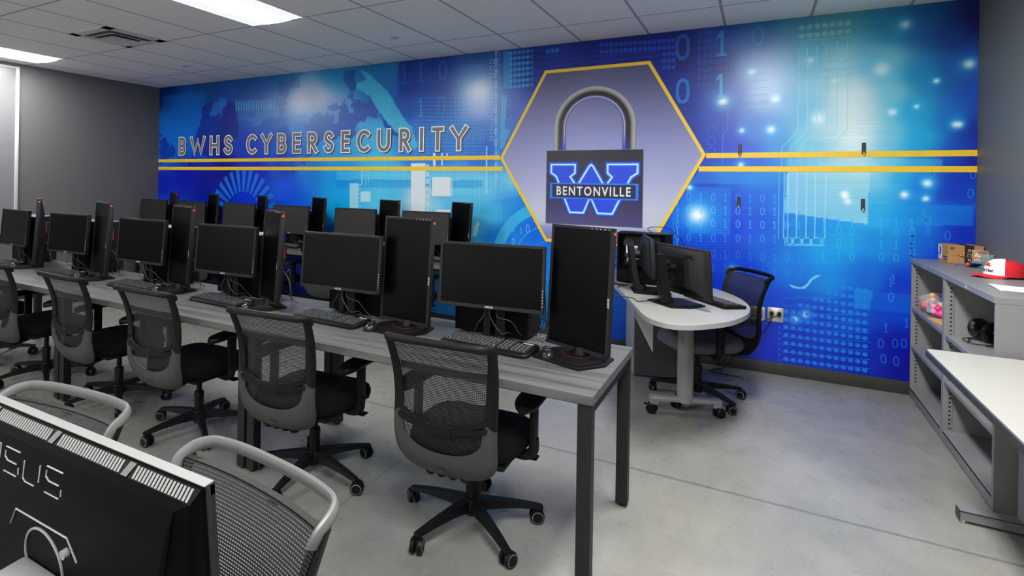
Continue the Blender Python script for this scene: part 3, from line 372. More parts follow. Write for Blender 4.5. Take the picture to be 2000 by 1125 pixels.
MURAL_LINE=[([(0.247,2.631),(0.253,1.971),(0.143,1.842),(0.146,1.667)],0.007,(140,210,225),0.6),([(0.306,2.637),(0.312,1.971),(0.203,1.84),(0.206,1.667)],0.007,(140,210,225),0.6),([(0.37,2.639),(0.376,1.971),(0.269,1.839),(0.271,1.667)],0.007,(140,210,225),0.6),([(0.433,2.632),(0.439,1.971),(0.334,1.838),(0.336,1.668)],0.007,(140,210,225),0.6),([(0.499,2.657),(0.505,1.971),(0.401,1.837),(0.404,1.668)],0.006,(140,210,225),0.6),([(0.564,2.65),(0.57,1.971),(0.468,1.836),(0.47,1.668)],0.006,(140,210,225),0.6),([(0.164,1.638),(0.165,1.104)],0.008,(160,218,232),0.6),([(0.192,1.639),(0.193,1.106)],0.008,(160,218,232),0.6),([(0.251,1.639),(0.252,1.11)],0.008,(160,218,232),0.6),([(0.316,1.639),(0.317,1.114)],0.009,(160,218,232),0.6),([(0.374,1.639),(0.375,1.117)],0.008,(160,218,232),0.6),([(0.441,1.64),(0.441,1.122)],0.008,(160,218,232),0.6),([(0.129,1.642),(0.129,1.102)],0.007,(90,195,230),0.6),([(-0.248,2.164),(-0.25,2.004),(-0.284,1.962),(-0.284,1.71)],0.006,(60,150,230),0.6),([(-2.205,2.842),(-1.803,2.832)],0.007,(30,110,200),0.5),([(-2.203,2.774),(-1.802,2.766)],0.006,(30,110,200),0.5),([(-2.202,2.707),(-1.801,2.701)],0.006,(30,110,200),0.5),([(-2.201,2.639),(-1.8,2.636)],0.007,(30,110,200),0.5),([(-2.2,2.571),(-1.799,2.571)],0.007,(30,110,200),0.5),([(-1.881,2.822),(-0.708,2.821)],0.006,(15,70,180),0.6),([(-1.88,2.774),(-0.707,2.773)],0.005,(15,70,180),0.6),([(-1.88,2.725),(-0.707,2.726)],0.006,(15,70,180),0.6),([(-1.879,2.677),(-0.706,2.678)],0.006,(15,70,180),0.6),([(-1.878,2.629),(-0.705,2.63)],0.006,(15,70,180),0.6),([(-1.877,2.581),(-0.704,2.583)],0.006,(15,70,180),0.6),([(-1.876,2.533),(-0.704,2.535)],0.005,(15,70,180),0.6),([(-1.875,2.485),(-0.703,2.488)],0.005,(15,70,180),0.6),([(-1.875,2.437),(-0.702,2.44)],0.006,(15,70,180),0.6),([(-0.645,2.814),(0.033,2.809)],0.004,(50,110,190),0.4),([(-0.644,2.751),(0.034,2.75)],0.004,(50,110,190),0.4),([(-0.643,2.688),(0.035,2.691)],0.004,(50,110,190),0.4),([(-0.642,2.624),(0.036,2.632)],0.004,(50,110,190),0.4),([(-0.641,2.561),(0.036,2.573)],0.004,(50,110,190),0.4),([(-0.64,2.498),(0.037,2.515)],0.004,(50,110,190),0.4),([(-0.639,2.435),(0.038,2.456)],0.004,(50,110,190),0.4),([(-0.638,2.372),(0.039,2.397)],0.004,(50,110,190),0.4),([(-0.637,2.309),(0.04,2.338)],0.004,(50,110,190),0.4),([(-0.637,2.246),(0.041,2.279)],0.005,(50,110,190),0.4),([(-0.636,2.183),(0.041,2.221)],0.005,(50,110,190),0.4),([(-0.635,2.12),(0.042,2.162)],0.005,(50,110,190),0.4),([(0.228,2.798),(0.594,2.781)],0.004,(120,190,205),0.5),([(0.229,2.744),(0.595,2.729)],0.004,(120,190,205),0.5),([(0.229,2.695),(0.596,2.682)],0.005,(120,190,205),0.5),([(0.231,2.571),(0.597,2.563)],0.005,(120,190,205),0.5),([(0.232,2.51),(0.598,2.504)],0.004,(120,190,205),0.5),([(0.233,2.448),(0.599,2.445)],0.004,(120,190,205),0.5),([(0.234,2.386),(0.6,2.386)],0.004,(120,190,205),0.5),([(0.161,0.624),(0.733,0.697)],0.005,(30,130,220),0.7),([(0.162,0.562),(0.734,0.629)],0.005,(30,130,220),0.7),([(0.163,0.5),(0.735,0.561)],0.005,(30,130,220),0.7),([(0.164,0.438),(0.736,0.493)],0.004,(30,130,220),0.7),([(0.164,0.376),(0.737,0.425)],0.005,(30,130,220),0.7),([(0.165,0.314),(0.738,0.357)],0.005,(30,130,220),0.7),([(0.166,0.252),(0.738,0.289)],0.005,(30,130,220),0.7),([(0.167,0.19),(0.739,0.222)],0.005,(30,130,220),0.7),([(0.168,0.128),(0.74,0.154)],0.005,(30,130,220),0.7),([(0.169,0.066),(0.741,0.086)],0.005,(30,130,220),0.7),([(0.17,0.004),(0.742,0.018)],0.005,(30,130,220),0.7),([(0.171,-0.058),(0.743,-0.05)],0.005,(30,130,220),0.7),([(0.172,-0.12),(0.744,-0.117)],0.004,(30,130,220),0.7),([(0.172,-0.182),(0.745,-0.185)],0.005,(30,130,220),0.7),([(0.173,-0.243),(0.746,-0.253)],0.005,(30,130,220),0.7),([(0.174,-0.305),(0.747,-0.321)],0.005,(30,130,220),0.7),([(-3.425,2.639),(-3.37,2.578)],0.007,(0,0,0),0.0)]
MURAL_DOT=[((40,160,215),0.8,1.0,0.0195,'-2216 2840 -2170 2840 -2125 2840 -2081 2840 -2036 2840 -2215 2783 -2169 2783 -2124 2783 -2080 2784 -2035 2784 -2214 2725 -2168 2726 -2123 2726 -2079 2727 -2035 2728 -2213 2668 -2167 2669 -2122 2670 -2078 2670 -2034 2671 -2212 2611 -2166 2612 -2121 2613 -2077 2614 -2033 2615 -2211 2553 -2165 2555 -2120 2556 -2076 2557 -2032 2558 -2210 2496 -2164 2498 -2119 2499 -2075 2501 -2031 2502'),((40,160,215),0.5,1.0,0.0199,'-1993 2840 -1992 2784 -1991 2728 -1990 2672 -1989 2616 -1988 2560 -1987 2504'),((40,150,210),0.8,1.0,0.0207,'-1829 2821 -1783 2821 -1736 2820'),((20,80,205),0.75,1.0,0.0185,'-1305 2826 -1261 2824 -1218 2822 -1175 2820 -1132 2819 -1090 2817 -1048 2815 -1006 2813 -965 2812 -924 2810 -883 2808 -843 2807 -803 2805 -763 2803 -724 2802 -685 2800 -1304 2763 -1260 2762 -1217 2760 -1174 2759 -1131 2757 -1089 2756 -1047 2754 -1005 2753 -964 2751 -923 2750 -882 2748 -842 2747 -802 2745 -762 2744 -723 2743 -684 2741 -761 2685 -722 2684 -683 2682 -760 2626 -721 2625 -682 2624 -760 2566 -720 2566 -681 2565'),((30,90,180),0.5,1.0,0.0156,'-478 2835 -436 2834 -394 2833 -353 2832 -312 2831 -271 2830 -231 2829 -477 2773 -435 2772 -393 2771 -352 2771 -311 2770 -271 2769 -230 2769 -476 2711 -434 2710 -393 2710 -351 2709 -310 2709 -270 2709 -229 2708 -475 2649 -433 2648 -392 2648 -350 2648 -309 2648 -269 2648 -228 2648 -474 2587 -432 2587 -391 2587 -349 2587 -308 2587 -268 2587 -228 2587 -473 2525 -431 2525 -390 2525 -348 2526 -308 2526 -267 2526 -227 2527 -472 2463 -430 2463 -389 2464 -348 2465 -307 2465 -266 2466 -226 2466 -471 2401 -430 2402 -388 2402 -347 2403 -306 2404 -265 2405 -225 2406'),((140,185,180),0.6,1.0,0.0207,'265 2867 316 2867 367 2866 417 2866 467 2866 516 2866 564 2866 266 2797 317 2797 368 2797 418 2798 467 2798 517 2798 565 2798 267 2727 318 2728 369 2729 419 2729 468 2730 517 2730 566 2731'),((20,125,220),0.85,0.95,0.0177,'564 753 609 750 654 746 698 743 474 697 520 694 565 691 610 688 655 685 699 683 381 640 428 637 475 635 520 632 566 629 611 627 656 624 700 622 287 582 335 579 382 577 429 575 475 572 521 570 567 568 612 566 656 563 700 561 191 522 239 520 288 518 336 516 383 514 430 512 476 510 522 508 568 506 613 504 657 502 701 500 191 458 240 456 289 455 337 453 384 451 431 449 477 448 523 446 568 444 613 443 658 441 702 440 192 394 241 392 290 391 337 390 385 388 432 387 478 385 524 384 569 383 614 381 659 380 703 379 193 330 242 328 290 327 338 326 386 325 433 324 479 323 525 322 570 321 615 320 660 319 704 318 194 265 243 265 291 264 339 263 387 262 433 262 480 261 526 260 571 259 616 259 661 258 705 257 195 201 244 201 292 200 340 200 387 199 434 199 481 199 526 198 572 198 617 197 661 197 705 197 196 137 245 137 293 137 341 137 388 137 435 136 481 136 527 136 573 136 618 136 662 136 706 136 197 73 246 73 294 73 342 73 389 74 436 74 482 74 528 74 574 75 619 75 663 75 707 75'),((30,120,220),0.8,1.0,0.0084,'147 382 147 338 148 295 149 251 149 208 150 164 150 121 151 77 152 34'),((120,200,235),0.6,1.0,0.0063,'-3352 2451 -3317 2449 -3281 2447 -3246 2445 -3212 2442 -3177 2440 -3142 2438 -3108 2436 -3074 2434 -3040 2432 -3007 2430 -2973 2428 -2940 2426 -2907 2424 -2874 2422 -2841 2420 -2808 2418 -2776 2416 -2744 2414 -2711 2412 -2680 2410 -2648 2408 -2616 2407 -2585 2405 -2553 2403 -3351 2410 -3316 2408 -3281 2406 -3246 2404 -3211 2402 -3176 2400 -3142 2398 -3107 2396 -3073 2394 -3040 2392 -3006 2390 -2972 2388 -2939 2386 -2906 2384 -2873 2382 -2840 2381 -2808 2379 -2775 2377 -2743 2375 -2711 2373 -2679 2371 -2647 2370 -2615 2368 -2584 2366 -2553 2364 -3350 2369 -3315 2367 -3280 2365 -3245 2363 -3210 2361 -3175 2359 -3141 2357 -3107 2356 -3073 2354 -3039 2352 -3005 2350 -2972 2348 -2938 2346 -2905 2345 -2872 2343 -2839 2341 -2807 2339 -2774 2338 -2742 2336 -2710 2334 -2678 2332 -2646 2331 -2615 2329 -2583 2327 -2552 2326 -3350 2328 -3314 2326 -3279 2324 -3244 2322 -3209 2320 -3175 2319 -3140 2317 -3106 2315 -3072 2314 -3038 2312 -3004 2310 -2971 2308 -2938 2307 -2904 2305 -2872 2303 -2839 2302 -2806 2300 -2774 2298 -2741 2297 -2709 2295 -2677 2293 -2646 2292 -2614 2290 -2583 2289 -2551 2287 -3349 2286 -3313 2285 -3278 2283 -3243 2281 -3208 2280 -3174 2278 -3139 2277 -3105 2275 -3071 2273 -3037 2272 -3004 2270 -2970 2268 -2937 2267 -2904 2265 -2871 2264 -2838 2262 -2805 2261 -2773 2259 -2741 2258 -2709 2256 -2677 2255 -2645 2253 -2613 2251 -2582 2250 -2551 2249 -3348 2245 -3313 2244 -3277 2242 -3242 2241 -3208 2239 -3173 2238 -3139 2236 -3104 2235 -3070 2233 -3037 2232 -3003 2230 -2969 2229 -2936 2227 -2903 2226 -2870 2224 -2837 2223 -2805 2221 -2772 2220 -2740 2218 -2708 2217 -2676 2216 -2644 2214 -2613 2213 -2581 2211 -2550 2210 -3347 2204 -3312 2203 -3277 2201 -3242 2200 -3207 2199 -3172 2197 -3138 2196 -3104 2194 -3070 2193 -3036 2191 -3002 2190 -2969 2189 -2935 2187 -2902 2186 -2869 2185 -2837 2183 -2804 2182 -2772 2181 -2739 2179 -2707 2178 -2675 2177 -2644 2175 -2612 2174 -2581 2173 -2549 2171 -3346 2163 -3311 2162 -3276 2161 -3241 2159 -3206 2158 -3172 2157 -3137 2155 -3103 2154 -3069 2153 -3035 2151 -3001 2150 -2968 2149 -2935 2148 -2902 2146 -2869 2145 -2836 2144 -2803 2143 -2771 2141 -2739 2140 -2706 2139 -2675 2138 -2643 2136 -2611 2135 -2580 2134 -2549 2133 -3346 2122 -3310 2121 -3275 2120 -3240 2118 -3205 2117 -3171 2116 -3136 2115 -3102 2114 -3068 2112 -3034 2111 -3001 2110 -2967 2109 -2934 2108 -2901 2107 -2868 2105 -2835 2104 -2803 2103 -2770 2102 -2738 2101 -2706 2100 -2674 2099 -2642 2098 -2611 2097 -2579 2095 -2548 2094 -3345 2081 -3309 2080 -3274 2079 -3239 2078 -3205 2077 -3170 2075 -3136 2074 -3101 2073 -3067 2072 -3034 2071 -3000 2070 -2966 2069 -2933 2068 -2900 2067 -2867 2066 -2834 2065 -2802 2064 -2769 2063 -2737 2062 -2705 2061 -2673 2060 -2641 2059 -2610 2058 -2578 2057 -2547 2056 -3344 2040 -3309 2039 -3274 2038 -3239 2037 -3204 2036 -3169 2035 -3135 2034 -3101 2033 -3067 2032 -3033 2031 -2999 2030 -2966 2029 -2932 2028 -2899 2027 -2866 2026 -2834 2025 -2801 2025 -2769 2024 -2736 2023 -2704 2022 -2672 2021 -2641 2020 -2609 2019 -2578 2018 -2546 2017 -3343 1999 -3308 1998 -3273 1997 -3238 1996 -3203 1995 -3169 1994 -3134 1994 -3100 1993 -3066 1992 -3032 1991 -2998 1990 -2965 1989 -2932 1988 -2899 1988 -2866 1987 -2833 1986 -2800 1985 -2768 1984 -2736 1984 -2704 1983 -2672 1982 -2640 1981 -2608 1980 -2577 1980 -2546 1979 -3342 1958 -3307 1957 -3272 1956 -3237 1955 -3202 1955 -3168 1954 -3133 1953 -3099 1952 -3065 1952 -3031 1951 -2998 1950 -2964 1949 -2931 1949 -2898 1948 -2865 1947 -2832 1947 -2800 1946 -2767 1945 -2735 1944 -2703 1944 -2671 1943 -2639 1942 -2608 1942 -2576 1941 -2545 1940 -3342 1917 -3306 1916 -3271 1915 -3236 1915 -3202 1914 -3167 1913 -3133 1913 -3098 1912 -3064 1911 -3031 1911 -2997 1910 -2964 1910 -2930 1909 -2897 1908 -2864 1908 -2831 1907 -2799 1907 -2766 1906 -2734 1905 -2702 1905 -2670 1904 -2639 1904 -2607 1903 -2576 1902 -2544 1902'),((140,215,240),0.55,1.0,0.0062,'-3182 2086 -3148 2085 -3115 2084 -3081 2083 -3048 2082 -3015 2081 -2982 2080 -2949 2078 -2916 2077 -2884 2076 -2852 2075 -2820 2074 -2788 2073 -2756 2072 -2725 2071 -2693 2070 -2662 2069 -2631 2068 -2600 2067 -2569 2066 -2539 2065 -2508 2064 -3181 2051 -3147 2050 -3114 2049 -3080 2048 -3047 2047 -3014 2046 -2981 2045 -2948 2044 -2916 2043 -2883 2042 -2851 2041 -2819 2040 -2787 2039 -2756 2038 -2724 2038 -2693 2037 -2661 2036 -2630 2035 -2599 2034 -2569 2033 -2538 2032 -2508 2031 -3181 2016 -3147 2015 -3113 2014 -3080 2013 -3047 2013 -3013 2012 -2981 2011 -2948 2010 -2915 2009 -2883 2008 -2851 2007 -2819 2006 -2787 2006 -2755 2005 -2723 2004 -2692 2003 -2661 2002 -2630 2001 -2599 2001 -2568 2000 -2537 1999 -2507 1998 -3180 1981 -3146 1980 -3113 1980 -3079 1979 -3046 1978 -3013 1977 -2980 1976 -2947 1976 -2915 1975 -2882 1974 -2850 1973 -2818 1973 -2786 1972 -2754 1971 -2723 1970 -2691 1969 -2660 1969 -2629 1968 -2598 1967 -2567 1966 -2537 1966 -2506 1965 -3179 1946 -3146 1946 -3112 1945 -3078 1944 -3045 1943 -3012 1943 -2979 1942 -2946 1941 -2914 1941 -2882 1940 -2849 1939 -2817 1939 -2785 1938 -2754 1937 -2722 1937 -2691 1936 -2659 1935 -2628 1935 -2598 1934 -2567 1933 -2536 1933 -2506 1932 -3179 1911 -3145 1911 -3111 1910 -3078 1910 -3045 1909 -3011 1908 -2979 1908 -2946 1907 -2913 1906 -2881 1906 -2849 1905 -2817 1905 -2785 1904 -2753 1903 -2722 1903 -2690 1902 -2659 1902 -2628 1901 -2597 1901 -2566 1900 -2536 1899 -2505 1899 -3178 1876 -3144 1876 -3111 1875 -3077 1875 -3044 1874 -3011 1874 -2978 1873 -2945 1873 -2913 1872 -2880 1872 -2848 1871 -2816 1871 -2784 1870 -2752 1870 -2721 1869 -2690 1869 -2658 1868 -2627 1868 -2596 1867 -2566 1867 -2535 1866 -2505 1866 -3177 1842 -3144 1841 -3110 1841 -3077 1840 -3043 1840 -3010 1839 -2977 1839 -2945 1839 -2912 1838 -2880 1838 -2847 1837 -2815 1837 -2784 1836 -2752 1836 -2720 1836 -2689 1835 -2658 1835 -2627 1834 -2596 1834 -2565 1834 -2534 1833 -2504 1833'),((70,190,240),0.5,1.0,0.0036,'-544 1310 -522 1311 -501 1312 -479 1313 -458 1313 -437 1314 -416 1315 -395 1316 -374 1316 -353 1317 -332 1318 -312 1319 -291 1320 -271 1320 -250 1321 -230 1322 -544 1285 -522 1286 -500 1287 -479 1288 -458 1289 -437 1289 -415 1290 -394 1291 -374 1292 -353 1293 -332 1294 -311 1294 -291 1295 -270 1296 -250 1297 -229 1298 -543 1260 -522 1261 -500 1262 -479 1263 -457 1264 -436 1265 -415 1266 -394 1267 -373 1267 -352 1268 -332 1269 -311 1270 -290 1271 -270 1272 -249 1273 -229 1273 -543 1235 -521 1236 -500 1237 -478 1238 -457 1239 -436 1240 -415 1241 -394 1242 -373 1243 -352 1244 -331 1245 -311 1246 -290 1247 -269 1248 -249 1248 -229 1249 -542 1210 -521 1211 -499 1212 -478 1213 -457 1214 -435 1215 -414 1216 -393 1217 -372 1218 -352 1219 -331 1220 -310 1221 -290 1222 -269 1223 -249 1224 -228 1225 -542 1186 -520 1187 -499 1188 -478 1189 -456 1190 -435 1191 -414 1192 -393 1193 -372 1194 -351 1195 -330 1196 -310 1197 -289 1198 -269 1199 -248 1200 -228 1201 -542 1161 -520 1162 -499 1163 -477 1164 -456 1165 -435 1166 -414 1167 -393 1168 -372 1169 -351 1171 -330 1172 -309 1173 -289 1174 -268 1175 -248 1176 -228 1177 -541 1136 -520 1137 -498 1138 -477 1139 -456 1140 -434 1142 -413 1143 -392 1144 -371 1145 -350 1146 -330 1147 -309 1148 -289 1149 -268 1151 -248 1152 -227 1153 -541 1111 -519 1112 -498 1113 -476 1114 -455 1116 -434 1117 -413 1118 -392 1119 -371 1120 -350 1122 -329 1123 -309 1124 -288 1125 -268 1126 -247 1127 -227 1129 -540 1086 -519 1087 -497 1088 -476 1090 -455 1091 -434 1092 -413 1093 -392 1095 -371 1096 -350 1097 -329 1098 -308 1100 -288 1101 -267 1102 -247 1103 -227 1104 -540 1061 -519 1062 -497 1064 -476 1065 -454 1066 -433 1068 -412 1069 -391 1070 -370 1071 -349 1073 -329 1074 -308 1075 -287 1077 -267 1078 -247 1079 -226 1080 -540 1036 -518 1037 -497 1039 -475 1040 -454 1042 -433 1043 -412 1044 -391 1046 -370 1047 -349 1048 -328 1050 -308 1051 -287 1052 -267 1054 -246 1055 -226 1056 -539 1011 -518 1013 -496 1014 -475 1015 -454 1017 -432 1018 -411 1020 -390 1021 -369 1022 -349 1024 -328 1025 -307 1027 -287 1028 -266 1029 -246 1031 -226 1032 -539 986 -517 988 -496 989 -475 991 -453 992 -432 994 -411 995 -390 997 -369 998 -348 999 -328 1001 -307 1002 -286 1004 -266 1005 -245 1007 -225 1008 -539 961 -517 963 -496 964 -474 966 -453 967 -432 969 -411 970 -390 972 -369 973 -348 975 -327 976 -307 978 -286 979 -265 981 -245 982 -225 984 -538 936 -517 938 -495 940 -474 941 -453 943 -431 944 -410 946 -389 947 -368 949 -348 951 -327 952 -306 954 -286 955 -265 957 -245 958 -224 960 -538 911 -516 913 -495 915 -473 916 -452 918 -431 920 -410 921 -389 923 -368 925 -347 926 -326 928 -306 929 -285 931 -265 932 -244 934 -224 936 -537 887 -516 888 -494 890 -473 892 -452 893 -431 895 -410 897 -389 898 -368 900 -347 902 -326 903 -305 905 -285 907 -264 908 -244 910 -224 911'),((60,140,230),0.5,1.0,0.0031,'-459 2117 -443 2116 -427 2116 -411 2115 -395 2114 -380 2114 -364 2113 -348 2112 -332 2112 -317 2111 -459 2091 -443 2090 -427 2089 -411 2089 -395 2088 -379 2087 -363 2087 -348 2086 -332 2085 -316 2085 -458 2064 -442 2063 -426 2063 -410 2062 -395 2062 -379 2061 -363 2060 -347 2060 -332 2059 -316 2059 -458 2038 -442 2037 -426 2036 -410 2036 -394 2035 -378 2035 -363 2034 -347 2034 -331 2033 -316 2032 -458 2011 -442 2011 -426 2010 -410 2009 -394 2009 -378 2008 -362 2008 -347 2007 -331 2007 -315 2006 -457 1985 -441 1984 -425 1984 -409 1983 -393 1983 -378 1982 -362 1982 -346 1981 -331 1981 -315 1980 -457 1958 -441 1958 -425 1957 -409 1957 -393 1956 -377 1956 -361 1955 -346 1955 -330 1955 -315 1954 -456 1932 -440 1931 -424 1931 -408 1930 -393 1930 -377 1930 -361 1929 -345 1929 -330 1928 -314 1928 -456 1905 -440 1905 -424 1904 -408 1904 -392 1904 -376 1903 -361 1903 -345 1903 -329 1902 -314 1902 -456 1879 -440 1878 -424 1878 -408 1878 -392 1877 -376 1877 -360 1877 -345 1876 -329 1876 -313 1876'),((120,205,235),0.35,1.0,0.0052,'-2578 1289 -2548 1290 -2519 1291 -2490 1292 -2461 1293 -2432 1294 -2403 1295 -2374 1296 -2346 1296 -2317 1297 -2289 1298 -2261 1299 -2233 1300 -2205 1301 -2577 1257 -2548 1258 -2518 1259 -2489 1260 -2460 1261 -2431 1262 -2402 1263 -2374 1264 -2345 1265 -2317 1266 -2289 1267 -2261 1268 -2233 1269 -2205 1270 -2576 1225 -2547 1226 -2518 1227 -2488 1228 -2459 1229 -2430 1230 -2402 1231 -2373 1232 -2345 1233 -2316 1235 -2288 1236 -2260 1237 -2232 1238 -2204 1239 -2576 1193 -2546 1194 -2517 1195 -2488 1196 -2459 1197 -2430 1198 -2401 1200 -2373 1201 -2344 1202 -2316 1203 -2287 1204 -2259 1205 -2231 1206 -2204 1208 -2575 1160 -2546 1162 -2516 1163 -2487 1164 -2458 1165 -2429 1167 -2401 1168 -2372 1169 -2343 1170 -2315 1172 -2287 1173 -2259 1174 -2231 1175 -2203 1176 -2575 1128 -2545 1130 -2516 1131 -2487 1132 -2458 1134 -2429 1135 -2400 1136 -2371 1138 -2343 1139 -2315 1140 -2286 1141 -2258 1143 -2230 1144 -2203 1145 -2574 1096 -2545 1098 -2515 1099 -2486 1100 -2457 1102 -2428 1103 -2399 1105 -2371 1106 -2342 1107 -2314 1109 -2286 1110 -2258 1111 -2230 1113 -2202 1114 -2574 1064 -2544 1065 -2515 1067 -2486 1068 -2457 1070 -2428 1071 -2399 1073 -2370 1074 -2342 1076 -2313 1077 -2285 1079 -2257 1080 -2229 1082 -2201 1083 -2573 1032 -2543 1033 -2514 1035 -2485 1037 -2456 1038 -2427 1040 -2398 1041 -2370 1043 -2341 1044 -2313 1046 -2285 1047 -2257 1049 -2229 1050 -2201 1052 -2572 1000 -2543 1001 -2514 1003 -2484 1005 -2455 1006 -2427 1008 -2398 1010 -2369 1011 -2341 1013 -2312 1014 -2284 1016 -2256 1018 -2228 1019 -2200 1021')]
MURAL_RING=[(-1.752,0.716,0.638,0.528,60,180,(60,180,225),0.8),(-1.752,0.716,0.405,0.391,60,180,(90,180,225),0.5),(-1.752,0.716,0.251,0.241,60,180,(90,180,225),0.4),(-6.048,1.039,0.621,0.317,12.0,18.5,(20,120,230),0.8),(-6.048,1.039,0.621,0.317,24.2,30.7,(20,120,230),0.8),(-6.048,1.039,0.621,0.317,36.4,42.9,(20,120,230),0.8),(-6.048,1.039,0.621,0.317,48.599999999999994,55.099999999999994,(20,120,230),0.8),(-6.048,1.039,0.621,0.317,60.8,67.3,(20,120,230),0.8),(-6.048,1.039,0.621,0.317,73.0,79.5,(20,120,230),0.8),(-6.048,1.039,0.621,0.317,85.19999999999999,91.69999999999999,(20,120,230),0.8),(-6.048,1.039,0.621,0.317,97.39999999999999,103.89999999999999,(20,120,230),0.8),(-6.048,1.039,0.621,0.317,109.6,116.1,(20,120,230),0.8),(-6.048,1.039,0.621,0.317,121.8,128.3,(20,120,230),0.8),(-6.048,1.039,0.621,0.317,134.0,140.5,(20,120,230),0.8),(-6.048,1.039,0.621,0.317,146.2,152.7,(20,120,230),0.8),(-6.048,1.039,0.621,0.317,158.39999999999998,164.89999999999998,(20,120,230),0.8),(-0.374,2.0,0.035,0.031,0,360,(50,140,230),0.6),(-0.372,1.903,0.035,0.03,0,360,(50,140,230),0.6),(-0.371,1.816,0.035,0.03,0,360,(50,140,230),0.6),(-2.24,2.342,0.039,0.033,0,360,(110,180,230),0.5),(-2.239,2.264,0.039,0.033,0,360,(110,180,230),0.5),(-2.238,2.196,0.039,0.034,0,360,(110,180,230),0.5)]
# ------------------------------------------------------------------ mural on the back wall
def vnoise(nx, nz, cell, seed):
    g = np.random.RandomState(seed).rand(max(2, int(nz * cell[1]) + 3), max(2, int(nx * cell[0]) + 3))
    u = np.linspace(0, g.shape[1] - 1.001, nx); v = np.linspace(0, g.shape[0] - 1.001, nz)
    ui = u.astype(int); vi = v.astype(int); fu = (u - ui)[None, :]; fv = (v - vi)[:, None]
    return (g[np.ix_(vi, ui)] * (1 - fu) * (1 - fv) + g[np.ix_(vi, ui + 1)] * fu * (1 - fv) + g[np.ix_(vi + 1, ui)] * (1 - fu) * fv + g[np.ix_(vi + 1, ui + 1)] * fu * fv) - .5
ZB = 0.096
STEP = 0.0095
nx = int((XR - XL) / STEP); nz = int((H - ZB) / STEP)
gx = np.linspace(XL + .001, XR - .001, nx); gz = np.linspace(ZB, H - .001, nz)
X, Z = np.meshgrid(gx, gz)
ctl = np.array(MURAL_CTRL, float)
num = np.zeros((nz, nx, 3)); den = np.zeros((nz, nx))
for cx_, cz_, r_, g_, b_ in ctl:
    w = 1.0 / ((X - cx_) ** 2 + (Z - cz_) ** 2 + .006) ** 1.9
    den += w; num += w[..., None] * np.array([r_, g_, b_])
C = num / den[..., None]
def inpoly(px, pz, poly):
    ins = np.zeros(px.shape, bool); n = len(poly)
    for i in range(n):
        x1, z1 = poly[i]; x2, z2 = poly[(i + 1) % n]
        if z1 == z2: continue
        ins ^= ((z1 > pz) != (z2 > pz)) & (px < (x2 - x1) * (pz - z1) / (z2 - z1) + x1)
    return ins
nz1 = vnoise(nx, nz, (.22, .22), 1) + .6 * vnoise(nx, nz, (.07, .07), 2); nz2 = vnoise(nx, nz, (.22, .22), 3) + .6 * vnoise(nx, nz, (.07, .07), 4)
for pts, colr, al, jit in MURAL_POLY:
    m = inpoly(X + nz1 * jit * 2.2, Z + nz2 * jit * 2.2, pts)
    C[m] = C[m] * (1 - al) + np.array(colr, float) * al
# fine horizontal scan lines in a few bands
scan = np.sin(Z * 2 * PI / .028)
band = np.clip((X + .55) / .5, 0, 1) * np.clip((1.25 - X) / .2, 0, 1) * np.clip(vnoise(nx, nz, (.006, .01), 9) * 3 + .6, 0, 1)
C *= (1 + .016 * scan * band)[..., None]
band2 = ((X > -3.95) & (X < -2.3)) * .07
C *= (1 + band2 * np.sin(X * 2 * PI / .03))[..., None]
C *= (1 + .06 * vnoise(nx, nz, (.01, .3), 12))[..., None]
for x, z, r_, a in MURAL_GLOW_GLARE:
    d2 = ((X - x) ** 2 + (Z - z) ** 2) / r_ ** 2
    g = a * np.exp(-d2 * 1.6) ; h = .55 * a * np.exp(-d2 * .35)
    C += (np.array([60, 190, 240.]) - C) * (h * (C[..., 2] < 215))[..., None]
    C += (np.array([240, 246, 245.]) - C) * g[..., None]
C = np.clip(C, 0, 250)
def lin(c):
    c = np.asarray(c, float) / 255.0
    return np.where(c <= .04045, c / 12.92, ((c + .055) / 1.055) ** 2.4)
def paint_mesh(name, verts, faces, cols, m, parent):
    me = bpy.data.meshes.new(name); me.from_pydata(verts, [], faces); me.update()
    at = me.color_attributes.new('paint', 'FLOAT_COLOR', 'POINT')
    buf = np.ones((len(verts), 4), np.float32); buf[:, :3] = lin(cols) * MURAL_GAIN
    at.data.foreach_set('color', buf.ravel()); me.materials.append(m)
    o = bpy.data.objects.new(name, me); COL.objects.link(o); o.parent = parent; return o
mm = mat_vcol('mural_vinyl', 0.3, 0.35)
mural = thing('wall_mural', 'blue printed mural of binary digits, circuits and world map covering the far wall', 'mural', (0, 0, 0))
me = bpy.data.meshes.new('backdrop')
nv = nx * nz
co = np.empty((nv, 3), np.float32); co[:, 0] = X.ravel(); co[:, 1] = -.002; co[:, 2] = Z.ravel()
ii = (np.arange(nz - 1)[:, None] * nx + np.arange(nx - 1)[None, :]).ravel()
q = np.stack([ii, ii + 1, ii + 1 + nx, ii + nx], 1).astype(np.int32)
me.vertices.add(nv); me.vertices.foreach_set('co', co.ravel())
me.loops.add(q.size); me.loops.foreach_set('vertex_index', q.ravel())
me.polygons.add(len(q)); me.polygons.foreach_set('loop_start', np.arange(0, q.size, 4, dtype=np.int32))
me.update(calc_edges=True)
at = me.color_attributes.new('paint', 'FLOAT_COLOR', 'POINT')
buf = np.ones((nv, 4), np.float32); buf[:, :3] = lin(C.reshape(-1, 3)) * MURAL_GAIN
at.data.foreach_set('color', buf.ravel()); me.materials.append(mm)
bo = bpy.data.objects.new('backdrop', me); COL.objects.link(bo); bo.parent = mural
def under(x, z):
    i = min(nx - 1, max(0, int((x - gx[0]) / (gx[-1] - gx[0]) * (nx - 1)))); k = min(nz - 1, max(0, int((z - gz[0]) / (gz[-1] - gz[0]) * (nz - 1)))); return C[k, i]
